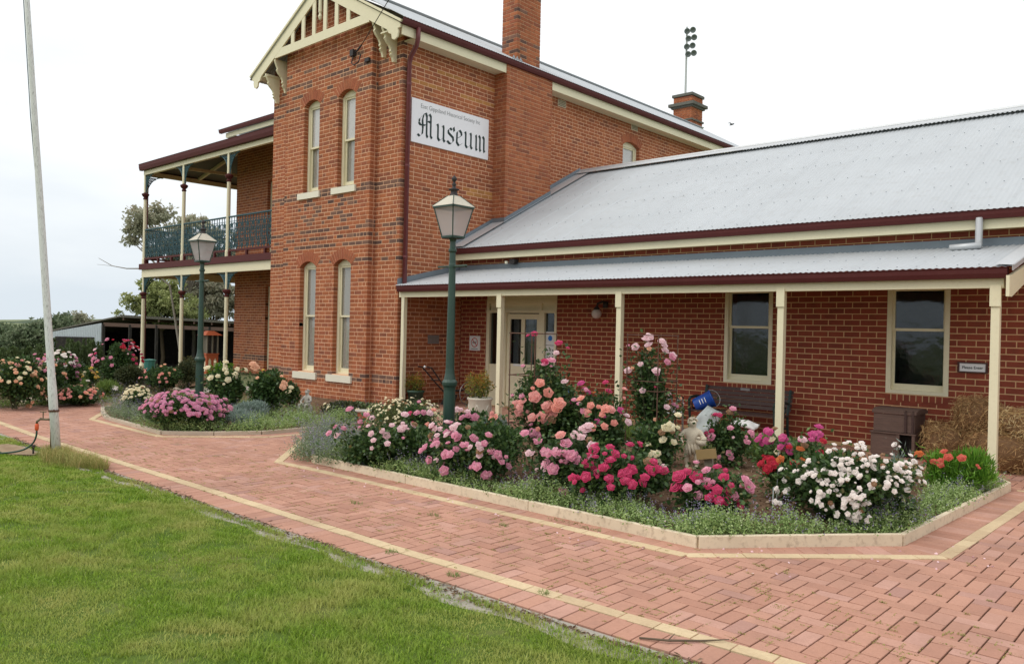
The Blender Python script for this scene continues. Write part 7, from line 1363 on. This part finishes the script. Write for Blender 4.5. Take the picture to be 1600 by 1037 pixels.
def make_bush(name, label, catg, cx, cy, r, h, leaf, clusters, auto, grp, dens):
    root = thing(name, label, catg, (cx, cy, 0), grp or None)
    mat, LL, LW, dd = LEAFP[leaf]; spiky = leaf in ('lily', 'grassy', 'silver')
    A = 4 * math.pi * r * max(r, h / 2) ; n = int(min(9000, 2300 * A * dens * dd / (LL / .05) ** .5 * (1 if r < .5 else .85)))
    far = math.hypot(cx, cy) > 14
    if far: LL *= 1.25; LW *= 1.3; n = int(n * .75)
    C0 = np.array([cx, cy, h * .5]); rad = np.array([r, r * .85, h * .5])
    # lobes make an uneven outline
    nl = 9; ld = norm(rng.normal(size=(nl, 3)) * [1, 1, .8] + [0, 0, .25]); lc = ld * rng.uniform(.35, .68, (nl, 1)); lr = rng.uniform(.36, .56, nl)
    k = rng.integers(0, nl, n); dr = norm(rng.normal(size=(n, 3))); rr = rng.random(n) ** (1 / 2.2)
    P = lc[k] + dr * (lr[k] * rr)[:, None] * (1 if not spiky else .9)
    core = rng.random(n) < .22; P[core] = norm(rng.normal(size=(core.sum(), 3))) * (rng.random(core.sum()) ** .5 * .62)[:, None]
    if h > 1.2: P[:, :2] *= (1.12 - .62 * np.clip((P[:, 2:3] + 1) / 2, 0, 1))
    P = C0 + P * rad; P[:, 2] = np.maximum(P[:, 2], .05 + .05 * rng.random(n))
    D = norm(dr * .8 + rng.normal(size=(n, 3)) * .5 + ([0, 0, .15] if not spiky else [0, 0, 1.6]))
    V, F = leaves(P, D, rng.uniform(.7, 1.25, n) * LL, rng.uniform(.75, 1.2, n) * LW, .22, None if spiky else norm(rng.normal(size=(n, 3)) * .6 + [0, 0, 1.0]))
    parts = [(V, F)]; tints = [np.repeat(rng.beta(2, 2.4, n), 2)]
    # canes
    st = MB()
    for q in range(int(7 + 6 * r)):
        a = random.uniform(0, 6.28); e = random.uniform(.3, .95); tip = (cx + r * .8 * math.cos(a) * e, cy + r * .7 * math.sin(a) * e, h * random.uniform(.5, .9)); st.tube([(cx + random.uniform(-.05, .05), cy + random.uniform(-.05, .05), .02), ((cx + tip[0]) / 2, (cy + tip[1]) / 2, tip[2] * .6), tip], [.009, .006, .003], 4)
    small_leaf = leaf
    for (x, y, z, nb, col, size) in clusters:
        c = Vector((x, y, z)); out = Vector(((x - cx) / r, (y - cy) / r, (z - h * .5) / (h * .5))); outn = (out.normalized() if out.length > .05 else Vector((0, 0, 1)))
        towards = (camv - c).normalized()
        sm = 1 if size < .075 else 0
        for b in range(nb):
            off = Vector((random.gauss(0, 1), random.gauss(0, 1), random.gauss(0, 1))).normalized() * size * (.0 if nb == 1 else .55 * nb ** .42)
            p = c + off * Vector((1, 1, .85)).length / 1.6; nr = outn * .55 + Vector((0, 0, .55)) + towards * .55 + off.normalized() * .55 * (nb > 1) + Vector((random.uniform(-.3, .3), random.uniform(-.3, .3), random.uniform(-.2, .2)))
            put_bloom(root, p, nr, col, size * .93, sm)
        base = Vector((cx + (x - cx) * .35, cy + (y - cy) * .35, max(.1, z * .45))); st.tube([base, (base + c) / 2 + Vector((0, 0, .02)), c], [.006, .004, .003], 4)
        ext = out.length > .92; m = 46 if ext else 20
        Pn = np.array(c)[None] - np.array([0, 0, size * .35]) + rng.normal(size=(m, 3)) * (size * (.75 if not ext else .85)) + (np.array(base - c)[None] * rng.random((m, 1)) * (.75 if ext else .35))
        Dn = rng.normal(size=(m, 3)) + [0, 0, .2]; tv = 0 if leaf == 'x' else 1
        V2, F2 = leaves(Pn - np.array(towards)[None] * size * .45, Dn, rng.uniform(.7, 1.2, m) * LL, rng.uniform(.8, 1.2, m) * LW, .22, norm(rng.normal(size=(m, 3)) * .6 + [0, 0, 1.0])); parts.append((V2, F2)); tints.append(np.repeat(rng.beta(2, 2, m), 2))
    if auto:
        kind_, cnt, size = auto; mix_ = AUTO[kind_]; cnt = min(cnt, 285)
        cl = max(1, int(cnt / 3.0)); seeds = []
        for q in range(cl):
            d = Vector((random.gauss(0, 1), random.gauss(0, 1), abs(random.gauss(.15, .75)) if kind_ in ('mauve', 'salmon', 'cream') else random.gauss(.75, .55))).normalized()
            tw = (camv - Vector((cx, cy, h / 2))).normalized()
            if d.dot(tw) < -.15 and random.random() < .8: d = (d + tw * 1.2).normalized()
            col = random.choices([m[0] for m in mix_], [m[1] for m in mix_])[0]; seeds.append((d, col))
        for q in range(cnt):
            d, col = seeds[q % cl]; d2 = (d + Vector((random.gauss(0, .16), random.gauss(0, .16), random.gauss(0, .16)))).normalized(); s_ = random.uniform(.92, 1.05)
            p = Vector((cx + d2.x * r * s_, cy + d2.y * r * .85 * s_, max(.06, h * .5 + d2.z * h * .5 * s_)))
            put_bloom(root, p, d2 + Vector((0, 0, .5)) + (camv - p).normalized() * .4, col, size, 1 if size < .095 and name != 'daisy_bush' else (2 if name in ('daisy_bush', 'flower_clump') else 0))
    st.build('stems', 'rose_stem', root)
    V, F = cat(parts); fast_mesh('foliage', V, F, mat, root, tints=np.concatenate(tints), kind='stuff')
    return root
for (nm, lb, ct, cx, cy, r, h, leaf, cl, auto, grp, dens) in BUSHES: make_bush(nm, lb, ct, cx, cy, r, h, leaf, cl, auto, grp, dens)
make_bush('silver_plant', 'small silver leaved stalk poking up behind the white roses', 'plant', -2.35, 8.0, .07, .66, 'silver', [(-2.35, 7.98, .68, 2, 'white', .06)], None, None, .5)
make_bush('green_shrub', 'grassy green clump behind the coral roses at the second post', 'shrub', -6.6, 9.6, .45, .36, 'grassy', [], None, None, .6)
make_bush('green_shrub', 'feathery green clump in front of the third post', 'shrub', -4.35, 9.7, .55, .34, 'grassy', [], None, None, .6)
make_bush('lavender_clump', 'loose blue grey lavender in front of the seated child', 'lavender', -12.0, 6.9, .42, .34, 'silver', [], None, 'lavender clumps in the tower bed', .8)
make_bush('lavender_clump', 'blue grey lavender right of the mauve rose mound', 'lavender', -11.3, 6.35, .35, .30, 'silver', [], None, 'lavender clumps in the tower bed', .8)
make_bush('green_shrub', 'leafy green strip against the tower wall right of the child', 'shrub', -11.5, 8.6, .7, .34, 'olive', [], ('cream', 10, .06), None, .8)
make_bush('green_shrub', 'low green shrub at the foot of the tower pier', 'shrub', -11.3, 9.6, .6, .32, 'olive', [], ('white', 4, .07), None, .8)
# potted shrubs (they grow in the urn and the pot but are plants of their own)
def ball(name, label, c, r, leaf, n, L, W):
    root = thing(name, label, 'shrub', (c[0], c[1], c[2] - r)); dr = norm(rng.normal(size=(n, 3))); P = np.array(c) + dr * (rng.random(n) ** .45 * r)[:, None] * (1 + .25 * np.sin(dr[:, :1] * 5 + dr[:, 1:2] * 4))
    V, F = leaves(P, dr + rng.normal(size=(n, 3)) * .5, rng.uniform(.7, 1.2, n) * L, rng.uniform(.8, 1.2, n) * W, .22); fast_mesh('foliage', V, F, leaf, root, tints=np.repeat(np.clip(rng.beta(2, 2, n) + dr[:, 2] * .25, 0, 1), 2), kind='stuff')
    mb = MB()
    for k in range(6): a = k; mb.tube([(c[0], c[1], c[2] - r * 1.1), (c[0] + r * .6 * math.cos(a), c[1] + r * .6 * math.sin(a), c[2] + r * .3)], [.008, .003], 4)
    mb.build('stems', 'rose_stem', root)
ball('potted_shrub', 'round golden green shrub growing in the cream urn', (-9.62, 9.78, .68), .24, 'leaf_gold', 1500, .045, .018)
ball('potted_shrub', 'small golden shrub growing in the dark green pot', (-12.68, 10.98, .50), .19, 'leaf_gold', 900, .045, .018)
# catmint borders
def catmint(name, segs, n, wid, h, lav=.3, mats=('leaf_mint', 'petal_lilac'), seedz=.04, hang=.05):
    """sprigs with small leaves along stems; some end in lilac spikes"""
    L = [math.hypot(b[0] - a[0], b[1] - a[1]) for a, b in zip(segs[:-1], segs[1:])]; tot = sum(L); Pb = []; sc = []; ou = []
    for q in range(n):
        t = random.uniform(0, tot); i = 0
        while t > L[i] and i < len(L) - 1: t -= L[i]; i += 1
        a, b = segs[i], segs[i + 1]; d = ((b[0] - a[0]) / L[i], (b[1] - a[1]) / L[i]); w = random.gauss(.45, .28); w = max(-.10, min(1, w)); x = a[0] + d[0] * t - d[1] * w * wid; y = a[1] + d[1] * t + d[0] * w * wid
        cl = .5 + .5 * math.sin(x * 5.3 + 1.7 * math.sin(y * 4)) * math.cos(y * 3.9 + x * 1.3)
        if random.random() > .30 + .8 * cl: continue
        Pb.append((x, y, seedz)); sc.append((.35 + .85 * cl) * (1 if w > .1 else .8)); ou.append((d[1], -d[0]) if w < .22 else (0, 0))
    Pb = np.array(Pb); n = len(Pb); sc = np.array(sc); A = rng.uniform(0, 2 * np.pi, n); le = rng.uniform(.1, .7, n); S = norm(np.stack([np.cos(A) * le, np.sin(A) * le, np.ones(n)], 1) + np.concatenate([np.array(ou) * .9 * (1 if wid > 0 else -1), np.zeros((n, 1))], 1) * rng.random((n, 1))) * (h * sc * rng.uniform(.6, 1.2, n))[:, None]
    m = 11; parts = []; ts = []; ms = []
    for j in range(m):
        v = (j + .5) / m; P = Pb + S * v + rng.normal(size=(n, 3)) * .010; D = norm(rng.normal(size=(n, 3)) + norm(S) * .6); V, F = leaves(P, D, rng.uniform(.014, .028, n) * (1.2 - .4 * v), rng.uniform(.010, .017, n), .2, norm(rng.normal(size=(n, 3)) * .7 + [0, 0, 1])); parts.append((V, F)); ts.append(np.repeat(np.clip(rng.beta(2, 2.5, n) + .18 * v, 0, 1), 2)); ms.append(np.zeros(len(F)))
    f = rng.random(n) < lav * (.3 + np.sin(Pb[:, 0] * 4 + Pb[:, 1]) ** 2)
    for j in range(7):
        v = 1.0 + j * .06; P = (Pb + S * v)[f] + rng.normal(size=(f.sum(), 3)) * .006; k = len(P)
        if k == 0: break
        V, F = leaves(P, rng.normal(size=(k, 3)), rng.uniform(.008, .015, k), rng.uniform(.006, .010, k), .2); parts.append((V, F)); ts.append(np.repeat(rng.random(k), 2)); ms.append(np.ones(len(F)))
    V, F = cat(parts); o = fast_mesh(name, V, F, list(mats), None, tints=np.concatenate(ts), mi=np.concatenate(ms), kind='stuff'); return o
catmint('catmint', [(-8.1, 5.58), (-3.06, 5.61)], 5200, .46, .22, .22)
catmint('catmint', [(-3.1, 5.61), (-2.03, 6.88), (-1.93, 10.2)], 2900, .34, .20, .28)
catmint('catmint', [(-9.60, 6.50), (-8.35, 5.42), (-7.6, 5.56)], 4600, .72, .30, .30, ('leaf_lavender', 'petal_lilac'))
catmint('catmint', [(-15.4, 5.95), (-13.9, 5.38), (-12.6, 5.33)], 1500, .55, .30, .35, ('leaf_lavender', 'petal_lilac'))
catmint('catmint', [(-12.7, 5.33), (-11.6, 5.28), (-10.82, 6.3), (-10.80, 9.2)], 4200, .8, .24, .12)
catmint('catmint', [(-15.2, 6.4), (-13.0, 6.2), (-11.2, 6.9)], 3600, 1.9, .22, .2)
catmint('catmint', [(-17.2, 3.4), (-17.2, 8.3)], 3000, 2.4, .24, .1, ('leaf_olive', 'petal_lilac'))
catmint('catmint', [(-16.93, 8.2), (-16.93, 3.2)][::-1], 1500, -.5, .12, .02, ('leaf_grassy', 'petal_lilac'))
catmint('catmint', [(-5.6, 9.9), (-3.0, 10.0), (-2.3, 9.9)], 900, .5, .14, .05, ('leaf_grassy', 'petal_lilac'))

# ------------------------------------------------------------------ TREES AND SHRUBS BEYOND
def tree(name, label, base, blobs, leaf, n, ls, bark, grp):
    root = thing(name, label, 'tree', base, 'trees behind the museum'); top = max(b[2] for b in blobs); cx = sum(b[0] for b in blobs) / len(blobs); cy = sum(b[1] for b in blobs) / len(blobs)
    tr = MB(); fk = Vector((base[0] * .7 + cx * .3, base[1] * .7 + cy * .3, base[2] + (min(b[2] for b in blobs) - base[2]) * .75)); tr.tube([base, (Vector(base) + fk) / 2 + Vector((.1, .1, 0)), fk], [.13, .11, .09], 8)
    for b in blobs:
        e = Vector(b[:3]); mid = fk.lerp(e, .55) + Vector((random.uniform(-.3, .3), random.uniform(-.3, .3), random.uniform(0, .4))); tr.tube([fk, mid, e, e + Vector((random.uniform(-.5, .5), random.uniform(-.5, .5), b[3] * .6))], [.07, .04, .025, .01], 6)
        for q in range(3): tr.tube([mid, e + Vector((random.uniform(-1, 1), random.uniform(-1, 1), random.uniform(-.6, .9))) * b[3] * .8], [.05, .012], 4)
    tr.build('trunk', bark, root, smooth=True)
    wts = np.array([b[3] ** 2 for b in blobs]); k = rng.choice(len(blobs), n, p=wts / wts.sum()); B_ = np.array(blobs)
    # leaves gather in sub clumps inside each blob
    nc = 34; sub = rng.normal(size=(len(blobs), nc, 3)) * .52; ci = rng.integers(0, nc, n)
    P = B_[k, :3] + (sub[k, ci] * [1.25, 1.25, .8] + rng.normal(size=(n, 3)) * [.2, .2, .1]) * B_[k, 3:4]
    D = rng.normal(size=(n, 3)) + [0, 0, -.4 if 'gum' in name else .1]; V, F = leaves(P, D, rng.uniform(.6, 1.2, n) * ls, rng.uniform(.35, .6, n) * ls, .2)
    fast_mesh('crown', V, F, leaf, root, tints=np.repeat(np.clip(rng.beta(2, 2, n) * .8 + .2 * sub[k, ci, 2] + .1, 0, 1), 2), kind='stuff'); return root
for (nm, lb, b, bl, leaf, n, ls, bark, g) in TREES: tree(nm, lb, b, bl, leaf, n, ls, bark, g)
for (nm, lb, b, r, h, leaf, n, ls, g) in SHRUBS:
    root = thing(nm, lb, 'shrub', b, g); n = int(n); spires = 14; a = rng.uniform(0, 6.28, spires); q = np.sqrt(rng.random(spires)); sx, sy = np.cos(a) * q * r, np.sin(a) * q * r; sh = h * rng.uniform(.6, 1.0, spires); k = rng.integers(0, spires, n); v = rng.random(n) ** .8
    wd = r * .42 * (1 - v * .85); P = np.stack([b[0] + sx[k] + rng.normal(size=n) * wd * .55, b[1] + sy[k] + rng.normal(size=n) * wd * .55, b[2] + sh[k] * v], 1); D = np.stack([rng.normal(size=n) * .5, rng.normal(size=n) * .5, np.ones(n) * (1.2 if 'conifer' in nm else .3)], 1)
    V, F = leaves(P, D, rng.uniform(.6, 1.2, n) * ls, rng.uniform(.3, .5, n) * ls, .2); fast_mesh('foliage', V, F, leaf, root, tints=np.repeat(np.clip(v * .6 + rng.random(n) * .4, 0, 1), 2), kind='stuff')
    MB().tube([b, (b[0], b[1], b[2] + h * .6)], [.05, .02], 6).build('trunk', 'bark_brown', root)
mb = MB(); mb.tube([(-31.45, 11.6, 3.95), (-31.2, 12.0, 3.68), (-30.9, 12.4, 3.6), (-30.3, 13.0, 3.62)], [.008, .014, .02, .03], 5); mb.tube([(-31.2, 12.0, 3.68), (-31.6, 11.6, 3.72)], [.01, .005], 4); mb.tube([(-30.3, 13.0, 3.62), (-29.9, 13.6, 3.0), (-29.6, 14.0, -.05)], [.03, .035, .045], 6)
tag(mb.build('dead_tree', 'bark_grey', None), 'thin dead leafless tree with one long bare branch left of the balcony', 'tree')
mb = MB()
for k in range(1): pass
vs = []; fs = []; m = 90
for k in range(m + 1):
    x = -620 + 560 * k / m; y = -140 + 800 * k / m; hgt = .4 + 1.6 * math.sin(k * .21) + .9 * math.sin(k * .63 + 1) + .4 * math.sin(k * 1.9); vs += [(x, y, -6), (x - 22, y + 14, hgt), (x - 90, y + 60, hgt * .8), (x - 160, y + 110, -8)]
fs = [(4 * k + j, 4 * k + 4 + j, 4 * k + 5 + j, 4 * k + 1 + j) for k in range(m) for j in range(3)]
mb.add(vs, fs); mb.build('hills', 'leaf_far', None, smooth=True, kind='structure')

# ------------------------------------------------------------------ SHED, KIOSK, MAST, BIRD
shed = thing('farm_shed', 'open fronted farm shed with rusty corrugated roof and pale end wall', 'shed', (-42.1, 15.7, -1.65))
A_, B_c, C_ = Vector((-43.9, 14.1, 0)), Vector((-42.1, 15.74, 0)), Vector((-36.2, 21.1, 0)); ax = (B_c - A_).normalized(); rd = (C_ - B_c).normalized(); back = Vector((-.62, .70, 0)).normalized() * 7
zl = -1.65
mb = MB(); mb.add([A_ + Vector((0, 0, zl)), B_c + Vector((0, 0, zl)), B_c + Vector((0, 0, 1.50)), A_ + Vector((0, 0, 1.02)), A_ + ax * .15 + Vector((0, 0, zl)), A_ + ax * 2.1 + Vector((0, 0, zl)), A_ + ax * 2.1 + Vector((0, 0, .78)), A_ + ax * .15 + Vector((0, 0, .78))], [(0, 4, 7, 3), (4, 0, 0 + 1, 5)][:1] + [(5, 1, 2, 6), (7, 6, 2, 3)])
n_ = 28; Lw = (B_c - A_).length
for k in range(n_):
    u = (k + .5) / n_ * Lw; zt = 1.02 + .48 * u / Lw; z0_ = .80 if .15 < u < 2.1 else zl; p = A_ + ax * u; mb.bar((p.x, p.y, z0_), (p.x, p.y, zt), .045, .03, up=(ax.x, ax.y, 0))
mb.build('end_wall', 'shed_wall', shed)
mb = MB(); p0, p1 = A_ + ax * .16 - ax.cross(Vector((0, 0, 1))) * -.06, A_ + ax * 2.09 - ax.cross(Vector((0, 0, 1))) * -.06; mb.add([(p0.x, p0.y, zl), (p1.x, p1.y, zl), (p1.x, p1.y, .78), (p0.x, p0.y, .78)], [(0, 1, 2, 3)]); mb.build('opening_shade', 'shed_dark', shed)  # dark sheet across the doorway, painted as the shade inside
mb = MB(); up = Vector((0, 0, 1))
P_ = [A_ + up * 1.05, B_c + ax * .9 + up * 1.86, C_ + ax * .9 + up * 1.60, C_ + back + up * 1.3, B_c + back + up * 1.5, A_ + back + up * .9]
P_[0] -= rd * .15; mb.add(P_, [(0, 1, 4, 5), (1, 2, 3, 4)]); mb.bar(P_[0], P_[1], .06, .07); mb.bar(P_[1], P_[2], .06, .08)
rr_ = mb.build('roof', 'shed_roof', shed)
Lr_ = (P_[2] - P_[1]).length; mb = MB()
for k in range(60):
    p = P_[1].lerp(P_[2], (k + .5) / 60); q = P_[4].lerp(P_[3], (k + .5) / 60); mb.bar(p + up * .06 - (q - p).normalized() * .1, q + up * .06, .05, .03)
mb.build('roof_ribs', 'shed_roof', rr_, kind='stuff')
for k in range(7): p = B_c.lerp(C_, k / 6) + ax * .1; MB().bar((p.x, p.y, zl), (p.x, p.y, 1.45), .12, .12, up=(1, 0, 0)).build('shed_post', 'shed_dark', shed)
for k in range(9): p = P_[1].lerp(P_[2], (k + .2) / 9) - up * .12; q = p + back * .5 - up * .1; MB().bar(p, q, .07, .12).build('rafter', 'old_timber', shed)
MB().bar(P_[1] - ax * .8 - up * .42, P_[2] - ax * .8 - up * .30, .06, .18).build('lintel', 'old_timber', shed)
mb = MB(); a_, b_, c_, d_ = B_c + back * .8, C_ + back * .8, C_ + rd * .5, C_ + rd * .5; mb.add([(a_.x, a_.y, zl), (b_.x, b_.y, zl), (b_.x, b_.y, 1.45), (a_.x, a_.y, 1.5), (C_.x, C_.y, zl), (C_.x, C_.y, 1.5), ((A_ + back * .8).x, (A_ + back * .8).y, zl), ((A_ + back * .8).x, (A_ + back * .8).y, 1.5)], [(0, 1, 2, 3), (1, 4, 5, 2), (6, 0, 3, 7)]); a0_ = A_ + back * .8; mb.add([(A_.x, A_.y, zl), (a0_.x, a0_.y, zl), (a0_.x, a0_.y, 1.4), (A_.x, A_.y, 1.0)], [(0, 1, 2, 3)]); mb.build('rear_wall', 'shed_dark', shed)
for k in range(5): p = B_c.lerp(C_, .12 + k * .18) + back * .35; MB().box((p.x - .5, p.y - .5, zl), (p.x + .5, p.y + .4, zl + random.uniform(.6, 1.5))).build('stored_goods', 'shed_dark', shed)
ks = thing('red_kiosk', 'small orange red kiosk with barred window and cream arches before the shed', 'kiosk', (-24.75, 12.6, 0))
kx, ky = -24.75, 12.6
mb = MB(); mb.box((kx - .20, ky - .20, 0), (kx + .20, ky + .2, .62)); mb.box((kx - .22, ky - .22, .62), (kx + .22, ky + .22, .66)); mb.build('kiosk_body', 'kiosk_red', ks)
mb = MB(); mb.add([(kx - .3, ky - .3, 1.24), (kx + .3, ky - .3, 1.24), (kx + .3, ky + .3, 1.24), (kx - .3, ky + .3, 1.24), (kx - .1, ky - .1, 1.38), (kx + .1, ky - .1, 1.38), (kx + .1, ky + .1, 1.38), (kx - .1, ky + .1, 1.38)], [(0, 3, 2, 1), (4, 5, 6, 7), (0, 1, 5, 4), (1, 2, 6, 5), (2, 3, 7, 6), (3, 0, 4, 7)]); mb.build('kiosk_roof', 'kiosk_red', ks)
MB().box((kx - .15, ky - .15, .66), (kx + .15, ky + .15, 1.24)).build('kiosk_interior', 'shed_dark', ks)
for dx, dy in ((-.18, -.18), (.18, -.18), (.18, .18), (-.18, .18), (0, -.18), (.18, 0), (-.09, -.18), (.09, -.18)): MB().box((kx + dx - .02, ky + dy - .02, .66), (kx + dx + .02, ky + dy + .02, 1.24)).build('kiosk_bar', 'grey_timber', ks)
for dx in (-.09, .09):
    mb = MB(); mb.prism([(kx + dx - .045, .08), (kx + dx + .045, .08), (kx + dx + .045, .42), (kx + dx, .50), (kx + dx - .045, .42)], frame(0, ky - .203), -.004, 0); mb.build('cream_arch', 'cream_paint', ks)
    mb = MB(); mb.prism([(ky + dx - .045, .08), (ky + dx + .045, .08), (ky + dx + .045, .42), (ky + dx, .50), (ky + dx - .045, .42)], frame(kx + .203, 0, R(90)), -.004, 0); mb.build('cream_arch', 'cream_paint', ks)
gb = thing('green_bin', 'small jade green bin beside the corner veranda post', 'bin', (-26.2, 11.3, 0)); MB().lathe((-26.2, 11.3, 0), [(.15, 0), (.18, .36), (.2, .37), (.2, .4), (.0, .43)], 10).build('bin_body', 'jade_green', gb)
ms_ = thing('floodlight_mast', 'distant sports ground mast with a cluster of floodlights above the rear chimney', 'floodlight', (-31.15, 52.88, -2))
MB().tube([(-31.15, 52.88, -2), (-31.15, 52.88, 24.6)], [.14, .07], 8).build('mast_pole', 'mast_grey', ms_)
for k in range(4):
    for j in range(2):
        z = 24.2 - k * .58; x0 = -31.05 + j * .48; c0 = Vector((x0 + .12 * (k % 2), 52.75, z)); MB().lathe((0, 0, 0), [(.10, -.16), (.16, -.12), (.27, .10), (.28, .15), (.24, .16), (.12, .0)], 12).v
        mb = MB(); mb.lathe((0, 0, 0), [(.10, -.16), (.16, -.12), (.27, .10), (.28, .15), (.24, .16), (.12, .02)], 12); Mx = Matrix.Translation(c0) @ Matrix.Scale(.8, 4) @ Matrix.Rotation(R(100 + 8 * j), 4, 'X') @ Matrix.Rotation(R(30), 4, 'Y'); mb.v = [tuple(Mx @ Vector(v)) for v in mb.v]; mb.build('floodlight', 'flood_grey', ms_, smooth=True)
    MB().tube([(-31.15, 52.85, 24.2 - k * .58), (-30.4, 52.85, 24.2 - k * .58)], .03, 5).build('cross_arm', 'flood_grey', ms_)
bd = thing('flying_bird', 'tiny dark bird gliding above the wing roof ridge', 'bird', (-28.55, 55.23, 17.36))
skin_figure(bd, 'body', [(0, 0, 0), (.16, .02, .03), (.22, .03, .05), (-.18, 0, -.02), (0, .22, .12), (-.05, .48, .20), (0, -.22, .10), (-.05, -.46, .02)], [(0, 1), (1, 2), (0, 3), (0, 4), (4, 5), (0, 6), (6, 7)], [.055, .04, .018, .02, .035, .012, .035, .012], 'bird_dark', lv=1)
